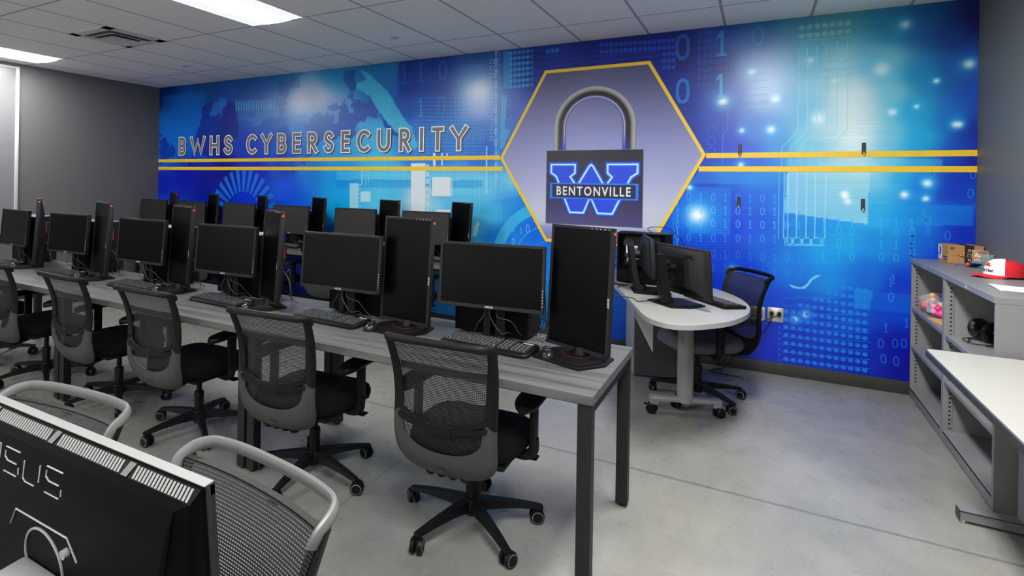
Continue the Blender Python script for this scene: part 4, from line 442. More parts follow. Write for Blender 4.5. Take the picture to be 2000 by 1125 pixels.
class Deco:
    def __init__(s, y): s.v = []; s.f = []; s.c = []; s.y = y
    def poly(s, pts, colr, al, faces=None):
        k = len(s.v); colr = np.array(colr, float)
        for x, z in pts:
            s.v.append((x, s.y, z)); s.c.append(under(x, z) * (1 - al) + colr * al)
        for f in (faces or [tuple(range(len(pts)))]): s.f.append(tuple(k + i for i in f))
    def out(s, name): return paint_mesh(name, s.v, s.f, np.array(s.c), mm, mural)
HEXO = [(-1.852, 2.632), (-0.876, 2.637), (-0.41, 1.79), (-0.845, 0.955), (-1.82, 0.955), (-2.315, 1.775)]
def inhex(x, z): return bool(inpoly(np.array([x]), np.array([z]), HEXO)[0])
D = Deco(-.003)
for pts, colr, al in MURAL_DET: D.poly(pts, colr, al)
D.out('chip_shapes')['kind'] = 'stuff'
D = Deco(-.0035)
for pts, w, colr, al in MURAL_LINE:
    for (x0, z0), (x1, z1) in zip(pts[:-1], pts[1:]):
        dx, dz = x1 - x0, z1 - z0; L = math.hypot(dx, dz); n = max(1, int(L / .06)); ox, oz = -dz / L * w / 2, dx / L * w / 2
        P = []
        for i in range(n + 1):
            a = i / n; P += [(x0 + dx * a + ox, z0 + dz * a + oz), (x0 + dx * a - ox, z0 + dz * a - oz)]
        D.poly(P, colr, al, [(2 * i, 2 * i + 1, 2 * i + 3, 2 * i + 2) for i in range(n)])
D.out('circuit_lines')['kind'] = 'stuff'
D = Deco(-.003)
DOTS = []
for colr, al, asp, r_, tx in MURAL_DOT:
    q_ = [int(k) / 1000 for k in tx.split()]; DOTS += [(q_[i], q_[i + 1], r_, colr, al, asp) for i in range(0, len(q_), 2)]
for x, z, r_, colr, al, asp in DOTS:
    if al <= 0 or inhex(x, z) or z > H - r_ or z < ZB + r_: continue
    n = 10 if r_ > .012 else 5
    D.poly([(x + r_ * math.cos(2 * PI * i / n), z + r_ * asp * math.sin(2 * PI * i / n)) for i in range(n)], colr, al)
D.out('dot_pattern')['kind'] = 'stuff'
D = Deco(-.0032)
for x, z, ro, ri, a0, a1, colr, al in MURAL_RING:
    n = max(2, int((a1 - a0) / 6)); P = []
    for i in range(n + 1):
        a = R(a0 + (a1 - a0) * i / n); P += [(x + ro * math.cos(a), z + ro * math.sin(a)), (x + ri * math.cos(a), z + ri * math.sin(a))]
    D.poly(P, colr, al, [(2 * i, 2 * i + 1, 2 * i + 3, 2 * i + 2) for i in range(n)])
D.out('arc_shapes')['kind'] = 'stuff'
D = Deco(-.004)
def box2(v):
    xs = [a for a, _ in v]; zs = [a for _, a in v]; return min(xs), max(xs), min(zs), max(zs)
def ring_geo(rx, rz, w, cz=.5, n=16):
    v = []; f = []
    for i in range(n):
        a = 2 * PI * i / n; c, s_ = math.cos(a), math.sin(a); c = math.copysign(abs(c) ** .8, c); s_ = math.copysign(abs(s_) ** .8, s_)
        v += [(rx * c, cz + rz * s_), ((rx - w) * c, cz + (rz - w) * s_)]; k = (i + 1) % n; f.append((2 * i, 2 * k, 2 * k + 1, 2 * i + 1))
    return v, f
e0, e1 = ring_geo(.22, .26, .11, .26), ring_geo(.2, .25, .11, .75)
dig = {'0': ring_geo(.30, .5, .14), '1': ([(-.07, .0), (.07, .0), (.07, 1), (-.07, 1), (-.22, .80), (-.22, .68), (-.07, .78), (-.2, 0), (-.07, 0), (-.07, .1), (-.2, .1), (.07, 0), (.2, 0), (.2, .1), (.07, .1)], [(0, 1, 2, 3), (3, 4, 5, 6), (7, 8, 9, 10), (11, 12, 13, 14)]), '8': (e0[0] + e1[0], e0[1] + [tuple(i + len(e0[0]) for i in q_) for q_ in e1[1]])}
DIGS = []
for colr, al, tx in MURAL_DIG:
    q_ = tx.split(); DIGS += [(int(q_[i]) / 1000, int(q_[i + 1]) / 1000, int(q_[i + 2]) / 1000, q_[i + 3], colr, al) for i in range(0, len(q_), 4)]
for x, z, h, ch, colr, al in DIGS:
    v, f = dig[ch]; P = [(x + p * h * .85, z + q_ * h) for p, q_ in v]
    if inhex(x, z + h / 2): continue
    D.poly(P, colr, al, f)
D.out('binary_digits')['kind'] = 'stuff'

# flat printed artwork: stripes, hexagon, padlock, lettering
def strip_poly(name, polys, m, y):
    b = MB()
    for p in polys: b.add([(x, y, z) for x, z in p], [tuple(range(len(p)))])
    return b.build(name, m, mural, smooth=False, recalc=False)
z1, z2, w = 1.781, 1.667, .022
yl = []
for z in (z1, z2):
    xa = -2.315 + (0.0 if z == z1 else .03); xb = -.41 - (0.0 if z == z1 else .055)
    yl.append(strip_poly('yellow_stripe', [[(XL, z - w), (xa, z - w), (xa, z + w), (XL, z + w)]], M['yellow'], -.005))
    strip_poly('yellow_stripe', [[(xb, z - w), (XR, z - w), (XR, z + w), (xb, z + w)]], M['yellow'], -.005)
hx0, hz0 = sum(p[0] for p in HEXO) / 6, sum(p[1] for p in HEXO) / 6
# lilac hexagon with a soft vertical gradient
def hexw(z):
    xs = []
    for (xa, za), (xb, zb) in zip(HEXO, HEXO[1:] + HEXO[:1]):
        if za != zb and min(za, zb) <= z <= max(za, zb): xs.append(xa + (xb - xa) * (z - za) / (zb - za))
    return min(xs), max(xs)
V = []; F = []; CC = []
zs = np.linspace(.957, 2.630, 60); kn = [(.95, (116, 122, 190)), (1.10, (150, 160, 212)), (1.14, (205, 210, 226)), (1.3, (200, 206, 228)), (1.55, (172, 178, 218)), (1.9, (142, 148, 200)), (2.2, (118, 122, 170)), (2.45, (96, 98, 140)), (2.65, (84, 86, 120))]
for z in zs:
    a, c = hexw(z)
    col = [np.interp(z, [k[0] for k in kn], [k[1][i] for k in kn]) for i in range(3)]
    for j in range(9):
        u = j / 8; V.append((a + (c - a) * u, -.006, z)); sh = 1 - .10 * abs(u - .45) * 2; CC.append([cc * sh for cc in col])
for i in range(59):
    for j in range(8): k = i * 9 + j; F.append((k, k + 1, k + 10, k + 9))
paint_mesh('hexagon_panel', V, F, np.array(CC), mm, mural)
inner = [(hx0 + (x - hx0) * .966, hz0 + (z - hz0) * .964) for x, z in HEXO]
b = MB(); b.add([(x, -.007, z) for x, z in HEXO] + [(x, -.007, z) for x, z in inner], [(i, (i + 1) % 6, 6 + (i + 1) % 6, 6 + i) for i in range(6)])
b.build('hexagon_border', M['yellow'], mural, smooth=False, recalc=False)
# padlock shackle: printed tube with metallic tone bands
V = []; F = []; CC = []
sxc, sr, szb, szc = -1.369, .323, 1.84, 2.065
tones = [(-.060, (90, 90, 98)), (-.05, (165, 167, 172)), (-.03, (150, 152, 150)), (-.008, (52, 52, 50)), (.016, (20, 20, 20)), (.03, (60, 56, 84)), (.045, (175, 172, 225)), (.053, (60, 58, 100)), (.060, (110, 108, 160))]
path = [(sxc - sr, szb + (szc - szb) * i / 5, -1, 0) for i in range(6)] + [(sxc - sr * math.cos(a), szc + sr * math.sin(a), -math.cos(a), math.sin(a)) for a in np.linspace(0, PI, 33)[1:-1]] + [(sxc + sr, szc - (szc - szb) * i / 5, 1, 0) for i in range(6)]
for x, z, nx_, nz_ in path:
    blue = max(0, 1 - (z - szb) / .16) if z < szb + .16 else 0
    for o_, tcol in tones:
        V.append((x - nx_ * o_, -.008, z - nz_ * o_))
        c_ = np.array(tcol, float)
        if o_ > .0: c_ = c_ * (1 - .7 * blue) + np.array([20, 60, 210]) * .7 * blue
        CC.append(c_)
k = len(tones)
for i in range(len(path) - 1):
    for j in range(k - 1): a = i * k + j; F.append((a, a + 1, a + k + 1, a + k))
paint_mesh('padlock_shackle', V, F, np.array(CC), mm, mural)
px0, px1, pz0, pz1 = -1.818, -.921, 1.136, 1.842
V = [(px0, -.009, pz0), (px1, -.009, pz0), (px0, -.009, 1.4), (px1, -.009, 1.4), (px0, -.009, pz1), (px1, -.009, pz1)]
paint_mesh('padlock_body', V, [(0, 1, 3, 2), (2, 3, 5, 4)], np.array([(82, 78, 128), (74, 70, 118), (52, 48, 84), (48, 44, 76), (30, 29, 36), (34, 33, 44)]), mm, mural)
b = MB(); e = .004
b.add([(px0 - e, -.0085, pz0 - e), (px1 + e, -.0085, pz0 - e), (px1 + e, -.0085, pz1 + e), (px0 - e, -.0085, pz1 + e)], [(0, 1, 2, 3)])
b.build('padlock_edge', mat('padlock_edge', rgb(120, 116, 150), .4), mural, smooth=False, recalc=False)
# glowing block W
WX0, WX1, WZ0, WZ1 = -1.774, -.965, 1.247, 1.710
def wpt(u, v): return (WX0 + u * (WX1 - WX0), WZ0 + v * (WZ1 - WZ0))
half = [(0.0, 1.0), (.295, 1.0), (.295, .80), (.245, .74), (.315, .42), (.355, .42)]
Wpoly = [(0, 1), (.295, 1), (.295, .82), (.24, .74), (.315, .55), (.455, .96), (.48, 1.0), (.505, .96), (.64, .55), (.715, .74), (.665, .82), (.665, 1), (1, 1), (1, .82), (.93, .74), (.73, 0), (.56, 0), (.475, .33), (.40, 0), (.235, 0), (.065, .74), (0, .82)]
WP = [wpt(*p) for p in Wpoly]
def offset_poly(P, d):
    n = len(P); out = []
    for i in range(n):
        p0, p1, p2 = Vector(P[i - 1]), Vector(P[i]), Vector(P[(i + 1) % n])
        a = (p1 - p0).normalized(); c = (p2 - p1).normalized(); n1 = Vector((-a.y, a.x)); n2 = Vector((-c.y, c.x))
        m_ = (n1 + n2); m_ = m_.normalized() / max(.5, m_.length / 2 if False else (m_.normalized().dot(n1))); out.append(tuple(p1 + m_ * d))
    return out
def fillpoly(name, P, y, m):
    from mathutils.geometry import tessellate_polygon
    tri = tessellate_polygon([[Vector((x, z, 0)) for x, z in P]])
    b = MB(); b.add([(x, y, z) for x, z in P], [tuple(t) for t in tri]); return b.build(name, m, mural, smooth=False, recalc=True)
neon = [mat('neon_halo', rgb(14, 40, 150), .4), mat('neon_blue', rgb(20, 110, 240), .4), mat('neon_white', rgb(190, 232, 255), .4), mat('neon_core', rgb(8, 66, 215), .4)]
for o_, y, m_ in ((.026, -.0092, neon[0]), (.015, -.0094, neon[1]), (.004, -.0096, neon[2]), (-.010, -.0098, neon[1]), (-.018, -.010, neon[3])):
    fillpoly('letter_emblem', offset_poly(WP, o_), y, m_)
for (u0, u1, v0, v1), y, m_ in (((-.01, 1.01, .285, .615), -.0103, neon[1]), ((.02, .98, .315, .585), -.0106, mat('name_bar', rgb(18, 20, 58), .4))):
    b = MB(); p = [wpt(u0, v0), wpt(u1, v0), wpt(u1, v1), wpt(u0, v1)]; b.add([(x, y, z) for x, z in p], [(0, 1, 2, 3)]); b.build('name_bar', m_, mural, smooth=False, recalc=False)
v, f = text_geo('BENTONVILLE', 1.0, 0.018, 1.25); a0, a1, c0, c1 = box2(v); b = MB()
tw, th = .69, .088
xc, zc = wpt(.5, .45)
b.add([(xc + (p - (a0 + a1) / 2) / (a1 - a0) * tw, -.0112, zc + (q_ - (c0 + c1) / 2) / (c1 - c0) * th) for p, q_ in v], f); b.build('name_lettering', M['white'], mural, smooth=False, recalc=False)

# big wall lettering drawn with strokes
def arc(cx, cy, rx, ry, a0, a1, n=12): return [(cx + rx * math.cos(R(a0 + (a1 - a0) * i / n)), cy + ry * math.sin(R(a0 + (a1 - a0) * i / n))) for i in range(n + 1)]
GLY = {  # stroke centre lines in a unit cell, (points, closed)
 'B': [([(0, 0), (0, 1)], 0), ([(0, 1), (.5, 1)] + arc(.5, .76, .42, .24, 90, -90, 8) + [(0, .52)], 0), ([(0, .52), (.52, .52)] + arc(.52, .26, .48, .26, 90, -90, 8) + [(0, 0)], 0)],
 'W': [([(0, 1), (.25, 0), (.5, .86), (.75, 0), (1, 1)], 0)],
 'H': [([(0, 0), (0, 1)], 0), ([(1, 0), (1, 1)], 0), ([(0, .5), (1, .5)], 0)],
 'S': [(arc(.5, .76, .46, .24, 25, 200, 10) + [(.2, .58), (.82, .42)] + arc(.48, .26, .5, .26, 25, -160, 12)[1:], 0)],
 'C': [(arc(.62, .5, .62, .5, 52, 308, 20), 0)],
 'Y': [([(0, 1), (.5, .48), (1, 1)], 0), ([(.5, .5), (.5, 0)], 0)],
 'E': [([(1, 1), (0, 1), (0, 0), (1, 0)], 0), ([(0, .52), (.9, .52)], 0)],
 'R': [([(0, 0), (0, 1)], 0), ([(0, 1), (.45, 1)] + arc(.45, .74, .45, .26, 90, -90, 8) + [(0, .48)], 0), ([(.4, .48), (1, 0)], 0)],
 'U': [([(0, 1), (0, .36)] + arc(.5, .36, .5, .36, 180, 360, 12) + [(1, 1)], 0)],
 'I': [([(.5, 0), (.5, 1)], 0)],
 'T': [([(0, 1), (1, 1)], 0), ([(.5, 1), (.5, 0)], 0)]}
LET = [('B', -7.397, -7.232), ('W', -7.145, -6.813), ('H', -6.728, -6.525), ('S', -6.437, -6.253), ('C', -5.998, -5.802), ('Y', -5.727, -5.515), ('B', -5.434, -5.262), ('E', -5.171, -5.015), ('R', -4.919, -4.739), ('S', -4.654, -4.486), ('E', -4.386, -4.242), ('C', -4.151, -3.954), ('U', -3.858, -3.66), ('R', -3.553, -3.387), ('I', -3.285, -3.223), ('T', -3.129, -2.968), ('Y', -2.903, -2.681)]
LZ0, LZ1 = 1.853, 2.128
def strokes(name, m, width, y_, dx=0., dz=0.):
    sw = .062
    for ch, x0, x1 in LET:
        b = MB()
        for si, (pts, closed) in enumerate(GLY[ch]):
            y = y_ - si * .0002
            P = [Vector((x0 + sw / 2 + u * (x1 - x0 - sw) + dx, LZ0 + sw / 2 + v_ * (LZ1 - LZ0 - sw) + dz)) for u, v_ in pts]
            P = [p for i, p in enumerate(P) if i == 0 or (p - P[i - 1]).length > 1e-4]
            # extend free ends so the outline is square-ended
            e0 = (P[0] - P[1]).normalized() * (width / 2); e1 = (P[-1] - P[-2]).normalized() * (width / 2)
            Q = [P[0] + e0] + P[1:-1] + [P[-1] + e1] if len(P) > 2 else [P[0] + e0, P[1] + e1]
            L = []; Rr = []
            for i, p in enumerate(Q):
                a = (p - Q[i - 1]).normalized() if i > 0 else (Q[1] - p).normalized(); c = (Q[i + 1] - p).normalized() if i < len(Q) - 1 else a
                n1 = Vector((-a.y, a.x)); n2 = Vector((-c.y, c.x)); m_ = (n1 + n2)
                m_ = m_.normalized() if m_.length > 1e-4 else n1
                k_ = 1 / max(.74, m_.dot(n1)); L.append(p + m_ * width / 2 * k_); Rr.append(p - m_ * width / 2 * k_)
            vs = [(p.x, y, p.y) for p in L] + [(p.x, y, p.y) for p in Rr]; n = len(L)
            b.add(vs, [(i, i + 1, n + i + 1, n + i) for i in range(n - 1)])
        b.build(name, m, mural, smooth=False, recalc=False)
strokes('letter_shadow', mat('letter_shadow', rgb(40, 44, 80), .5), .064, -.0045, .012, -.012)
strokes('letter_outline', mat('letter_white', rgb(236, 238, 240), .4), .064, -.0058)
strokes('wall_letter', mat('letter_grey', rgb(104, 102, 106), .4), .040, -.0068)
# ------------------------------------------------------------------ desks
DZ = 0.74
def make_desk(label, L, D, group):
    t = thing('desk', label, 'desk', (0, 0, 0), 0, group)
    b = MB(); b.box(-L / 2 + .0015, -D / 2, DZ - .036, L / 2 - .0015, D / 2, DZ, .0015, 1); b.build('desktop', M['wood'], t)
    for sx in (-1, 1):
        for sy in (-1, 1):
            b = MB(); x = sx * (L / 2 - .034); y = sy * (D / 2 - .034)
            b.box(x - .026, y - .026, .012, x + .026, y + .026, DZ - .036, .002, 1); lg = b.build('leg', M['metal_black'], t)
            b = MB(); b.cyl((x, y, 0), (x, y, .014), .016, .018, 14); b.build('foot', M['black'], lg)
        b = MB(); x = sx * (L / 2 - .034); b.box(x - .022, -D / 2 + .06, DZ - .082, x + .022, D / 2 - .06, DZ - .036, .002, 1); b.build('end_rail', M['metal_black'], t)
    for sy in (-1, 1):
        b = MB(); b.box(-L / 2 + .06, sy * (D / 2 - .09) - .015, DZ - .066, L / 2 - .06, sy * (D / 2 - .09) + .015, DZ - .036, .002, 1); b.build('long_rail', M['metal_black'], t)
    return t
DLEN = 1.78
AY = -2.977; AX = -0.512          # near row: desk centre y, right end x
BY = -0.392; BX = -1.93           # far row
d0 = make_desk('x', DLEN, .752, 'grey wood desks in two long rows')
dl = ['grey wood desk of the near row, at its open right end', 'grey wood desk in the middle of the near row', 'grey wood desk of the near row, at its left end by the wall']
for i in range(3):
    x = AX - DLEN * (i + .5)
    if i == 0: d0.location = (x, AY, 0); d0['label'] = dl[0]
    else: dup(d0, (x, AY, 0), 0, dl[i])
dl = ['grey wood desk of the far row against the mural, at its right end', 'grey wood desk in the middle of the far row against the mural', 'grey wood desk of the far row against the mural, at its left end']
for i in range(3): dup(d0, (BX - DLEN * (i + .5), BY, 0), 0, dl[i])
dup(d0, (-1.46, -5.11, 0), 0, 'grey wood desk just below the picture, under the foreground monitor')

# ------------------------------------------------------------------ landscape monitor
def panel_mx(yaw, tilt, c):
    return Matrix.Translation(c) @ Matrix.Rotation(yaw, 4, 'Z') @ Matrix.Rotation(-tilt, 4, 'X')
def add_panel(t, w, h, mx, brand_side=0, bulge=True, thick=.024):
    """housing with recessed screen; local -y is the viewer's side"""
    b = MB(); bz = .014; ch = .018 if brand_side == 0 else .014
    b.box(-w / 2, 0, -h / 2, w / 2, thick, h / 2, .003, 2, mx)
    # tapered back bulge
    y0, y1 = thick - .002, thick + .03
    v = []
    for y, s in ((y0, .94), (y0 + .012, .86), (y1, .56), (y1 + .004, .5)):
        v.append([(-w / 2 * s, y, -h / 2 * s), (w / 2 * s, y, -h / 2 * s), (w / 2 * s, y, h / 2 * s), (-w / 2 * s, y, h / 2 * s), (-w / 2 * s, y, -h / 2 * s)])
    if bulge: b.grid(v, mx); q = v[-1][:4]; b.add(q, [(0, 1, 2, 3)], mx)
    # raised bezel lip around the screen
    z0 = -h / 2 + (ch if brand_side == 0 else bz); z1 = h / 2 - bz; x0 = -w / 2 + bz; x1 = w / 2 - (bz if brand_side != 1 else ch)
    b.box(-w / 2, -.004, z1, w / 2, .004, h / 2, .0015, 1, mx); b.box(-w / 2, -.004, -h / 2, w / 2, .004, z0, .0015, 1, mx)
    b.box(-w / 2, -.004, -h / 2, x0, .004, h / 2, .0015, 1, mx); b.box(x1, -.004, -h / 2, w / 2, .004, h / 2, .0015, 1, mx)
    hs = b.build('housing', M['bezel'], t)
    b = MB(); b.add([(x0, -.0006, z0), (x1, -.0006, z0), (x1, -.0006, z1), (x0, -.0006, z1)], [(0, 1, 2, 3)], mx); b.build('screen', M['screen'], t, smooth=False, recalc=False)
    if brand_side == 0:
        text_obj('brand_mark', 'ASUS', .013, M['silver'], mx @ frame_mx((0, -.0045, -h / 2 + ch / 2), (1, 0, 0), (0, 0, 1)), t, .0006, 1.1, 1.3)
        b = MB()
        for k in range(6): b.box(w / 2 - .009, -.0046, -h / 2 + .035 + k * .014, w / 2 - .005, -.0038, -h / 2 + .041 + k * .014, 0, 1, mx)
        b.build('button_marks', M['silver'], t, smooth=False)
    else:
        text_obj('brand_mark', 'ASUS', .013, M['silver'], mx @ frame_mx((w / 2 - .007, -.0045, -h * .08), (0, 0, 1), (-1, 0, 0)), t, .0006, 1.1, 1.3)
        b = MB()
        for k in range(5): b.box(w / 2 - .11 + k * .022, -.0046, h / 2 - .009, w / 2 - .103 + k * .022, -.0038, h / 2 - .006, 0, 1, mx)
        b.build('button_marks', M['silver'], t, smooth=False)
        b = MB(); b.box(w / 2 - .0035, .003, h / 2 - .03, w / 2 + .0012, .016, h / 2 - .018, 0, 1, mx); b.build('corner_badge', mat('badge_red', rgb(235, 70, 60), .4), t, smooth=False)
    return hs
def make_landscape(label, w, h, zc, group, tilt=4.5):
    t = thing('monitor', label, 'monitor', (0, 0, 0), 0, group)
    mx = panel_mx(0, R(tilt), (0, -.055, zc)); add_panel(t, w, h, mx)
    b = MB()      # stand with two uprights and an open slot between them
    zt = zc + .03
    b.prism([(-.052, .012), (-.018, .012), (-.022, .034), (-.048, .034)], .012, zt)
    b.add([(.008, .008, .012), (.062, .008, .012), (.05, .036, .012), (.016, .036, .012), (.026, .0, zt), (.05, .0, zt), (.046, .03, zt), (.03, .03, zt)], [(0, 1, 5, 4), (1, 2, 6, 5), (2, 3, 7, 6), (3, 0, 4, 7), (4, 5, 6, 7), (3, 2, 1, 0)])
    b.box(-.05, .01, zt - .05, .05, .036, zt + .03, .003, 1); b.box(-.04, -.03, zt - .02, .04, .02, zt + .02, .003, 1)
    b.build('stand_column', M['dark'], t)
    b = MB(); b.lathe([(.001, 0), (.125, 0), (.13, .004), (.126, .009), (.05, .014), (.001, .015)], 32, Matrix.Translation((0, -.03, 0)), 1.0, .55); b.build('stand_base', M['black'], t)
    b = MB()
    for k, (x0, x1, dz) in enumerate(((-.03, -.12, .0), (.035, .16, .03), (.0, .09, -.03))):
        p = [(x0, -.01, zc - h / 2 + .03), (x0 - .01, -.02, zc - h / 2 - .04), ((x0 + x1) / 2, -.015, .07 + dz), (x1 * .8, .03, .035), (x1, .06, .006), (x1 + .05, .08, .005)]
        b.tube(bez(p), .0019, 6)
    b.build('cable', M['cable_grey'], t)
    return t
def bez(pts, n=6):
    P = [Vector(p) for p in pts]; out = []
    for i in range(len(P) - 1):
        p0 = P[max(i - 1, 0)]; p1 = P[i]; p2 = P[i + 1]; p3 = P[min(i + 2, len(P) - 1)]
        for k in range(n):
            u = k / n; out.append(.5 * ((2 * p1) + (p2 - p0) * u + (2 * p0 - 5 * p1 + 4 * p2 - p3) * u * u + (3 * p1 - p0 - 3 * p2 + p3) * u ** 3))
    return out + [P[-1]]
# ------------------------------------------------------------------ gaming monitor on an angular stand
def gaming_stand(t, h_col):
    sx_, sy_ = .02, -.022
    b = MB(); b.prism([(x + sx_, y + sy_) for x, y in ((-.16, -.03), (-.12, -.165), (.12, -.165), (.16, -.03), (.125, .09), (-.125, .09))], 0, .009)
    b.prism([(x + sx_, y + sy_) for x, y in ((-.14, -.028), (-.106, -.148), (.106, -.148), (.14, -.028), (.108, .075), (-.108, .075))], .009, .0145)
    sb = b.build('stand_base', M['dark'], t)
    b = MB(); P = []
    for r_, z in ((.0645, .0147), (.0645, .0160), (.0675, .0160), (.0675, .0147)): P.append([(sx_ + r_ * math.cos(a), -.03 + r_ * math.sin(a) * .85, z) for a in np.linspace(0, 2 * PI, 29)])
    b.grid(P, closed_u=True); b.build('light_ring', M['red'], sb)
    b = MB(); b.cyl((sx_, .0, .014), (sx_, .0, .045), .036, .028, 18); b.build('stand_neck', M['black'], t)
    b = MB(); v = []
    for z, y, wx, wy in ((.014, .03, .042, .028), (.10, .055, .036, .025), (h_col, .085, .031, .022)):
        v.append([(-wx, y - wy, z), (wx, y - wy, z), (wx, y + wy * .5, z), (wx * .5, y + wy, z), (-wx * .5, y + wy, z), (-wx, y + wy * .5, z), (-wx, y - wy, z)])
    b.grid(v); b.add(v[-1][:6], [(0, 1, 2, 3, 4, 5)]); col = b.build('stand_column', M['dark'], t)
    z0, z1 = h_col - .085, h_col - .012
    b = MB(); b.box(.0315, .078, z0, .0333, .089, z1); b.build('accent_stripe', M['red'], col)
    b = MB(); b.cyl((0, .02, h_col - .06), (0, .075, h_col - .06), .028, None, 16); b.build('pivot_arm', M['black'], t)
def make_portrait(label, w, h, zc, group):
    t = thing('monitor', label, 'monitor', (0, 0, 0), 0, group)
    add_panel(t, w, h, panel_mx(0, R(3.5), (0, .004, zc + .006)), 1); gaming_stand(t, .37)
    b = MB(); b.tube(bez([(.01, .05, .24), (.05, .10, .17), (.07, .11, .10), (.04, .12, .05), (.06, .16, .006)]), .003, 6); b.tube(bez([(-.02, .05, .22), (.06, .08, .20), (.08, .10, .22), (.075, .11, .14), (.05, .13, .006)]), .0025, 6)
    b.build('cable', M['cable_grey'], t)
    return t
Lw = [(-1.133, -2.896, 1.052, 6), (-2.025, -2.93, 1.06, 3), (-2.958, -2.928, 1.057, 1.5), (-3.84, -2.925, 1.059, .7), (-4.81, -2.913, 1.061, 1.5), (-5.665, -2.91, 1.062, -4)]
pl = make_landscape('x', .53, .315, .318, 'landscape monitors on the near desk row')
PLACE = ['nearest the open desk end', 'second from the open desk end', 'third from the open desk end', 'fourth from the open desk end', 'fifth from the open desk end', 'at the left picture edge']
for i, (x, y, z, yw) in enumerate(Lw):
    lab = 'black landscape monitor on the near desk row, %s' % PLACE[i]
    if i == 0: pl.location = (x, y + .055, DZ); pl.rotation_euler = (0, 0, R(yw)); pl['label'] = lab
    else: dup(pl, (x, y + .055, DZ), R(yw), lab)
Pw = [(-.705, -2.876, -20.6), (-1.625, -2.873, -8), (-2.609, -2.883, -27.8), (-3.488, -2.865, -14.6), (-4.392, -2.895, -14.5), (-5.40, -2.87, -26.5)]
pp = make_portrait('x', .33, .555, .297, 'upright monitors on the near desk row')
PLACE2 = ['at the open desk end', 'second from the open desk end', 'third from the open desk end', 'fourth from the open desk end', 'fifth from the open desk end', 'seen edge-on']
for i, (x, y, yw) in enumerate(Pw):
    lab = 'tall black upright monitor on the near desk row, %s' % PLACE2[i]
    if i == 0: pp.location = (x, y, DZ); pp.rotation_euler = (0, 0, R(yw)); pp['label'] = lab
    else: dup(pp, (x, y, DZ), R(yw), lab)
BLx = [-2.985, -3.888, -4.843, -5.727, -6.64, -7.45]; BPx = [(-2.616, -28), (-3.488, -18), (-4.482, -22.5), (-5.406, -25.5), (-6.305, -18), (-7.13, -22)]
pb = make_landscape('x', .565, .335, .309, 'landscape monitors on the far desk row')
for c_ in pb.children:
    if c_.name.startswith('screen'): c_.data.materials[0] = mat('reflection_screen_glass', rgb(30, 29, 28), .5, spec=.35)  # paler base colour paints the room's reflection into these screens
FAR = ['at its right end', 'second from its right end', 'third from its right end', 'fourth from its right end', 'fifth from its right end', 'nearest the grey left wall']
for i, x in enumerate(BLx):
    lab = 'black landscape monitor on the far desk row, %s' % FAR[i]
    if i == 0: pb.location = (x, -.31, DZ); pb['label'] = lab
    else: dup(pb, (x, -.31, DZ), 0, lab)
for i, (x, yw) in enumerate(BPx):
    o = dup(pp, (x, -.30, DZ + .008), R(yw), 'tall black upright monitor on the far desk row, %s' % FAR[i], 'upright monitors on the far desk row')
    o.location.z = DZ

# ------------------------------------------------------------------ computer towers
def make_tower(label, group):
    t = thing('computer_tower', label, 'computer', (0, 0, 0), 0, group)
    L, Dp, Ht = .40, .185, .41
    b = MB(); b.box(-L / 2, -Dp / 2, .012, L / 2 - .004, Dp / 2, Ht, .004, 2); b.build('case', M['case'], t)
    b = MB(); b.box(-L / 2 + .012, -Dp / 2 + .01, Ht - .001, L / 2 - .014, Dp / 2 - .01, Ht + .002, .001, 1); b.build('top_panel', M['case_top'], t)
    for sx in (-1, 1):
        for sy in (-1, 1):
            b = MB(); b.cyl((sx * .15, sy * .065, 0), (sx * .15, sy * .065, .014), .014, None, 12); b.build('foot', M['black'], t)
    b = MB(); b.box(L / 2 - .006, -Dp / 2 + .004, .018, L / 2, Dp / 2 - .004, Ht - .006, .002, 1); rp = b.build('rear_panel', M['dark'], t)
    b = MB()
    for k in range(5): b.box(L / 2 - .002, -.07 + .012 * (k % 2), .30 - k * .028, L / 2 + .003, -.045 + .012 * (k % 2), .312 - k * .028)
    for k in range(3): b.box(L / 2 - .002, -.038, .315 - k * .03, L / 2 + .003, -.022, .33 - k * .03)
    b.build('io_ports', M['port'], rp, smooth=False)
    b = MB()
    for k in range(6): b.box(L / 2 - .002, -.07, .05 + k * .02, L / 2 + .002, .05, .062 + k * .02)
    b.build('slot_covers', M['metal_black'], rp, smooth=False)
    b = MB(); P = []
    for r_, y in ((.048, 0), (.048, .003), (.038, .003), (.038, 0)): P.append([(L / 2 + y, .03 + r_ * math.cos(a), .29 + r_ * math.sin(a)) for a in np.linspace(0, 2 * PI, 21)])
    b.grid(P, closed_u=True); b.build('fan_grille', M['metal_black'], rp)
    b = MB()
    for k, z in enumerate((.28, .22, .31, .10)):
        b.tube(bez([(L / 2, -.06 + k * .025, z), (L / 2 + .045, -.062 + k * .025, z - .01), (L / 2 + .055, -.05 + k * .03, .12 - k * .02), (L / 2 + .03 + .01 * k, -.06 + k * .03, .03), (L / 2 + .075, -.08 + k * .035, .005)]), .003, 6)
    b.build('cable', M['cable'], t)
    return t
tw = make_tower('x', 'computer towers on the near desk row')
TXa = [-1.168, -2.01, -2.985, -3.80, -4.74, -5.76]
for i, x in enumerate(TXa):
    lab = 'black computer tower on the near desk row, %s' % PLACE[i]
    if i == 0: tw.location = (x, -2.698, DZ); tw['label'] = lab
    else: dup(tw, (x, -2.698, DZ), 0, lab)
for i, x in enumerate(BLx):
    dup(tw, (x - .0, -.125, DZ), 0, 'black computer tower on the far desk row, %s' % FAR[i], 'computer towers on the far desk row')

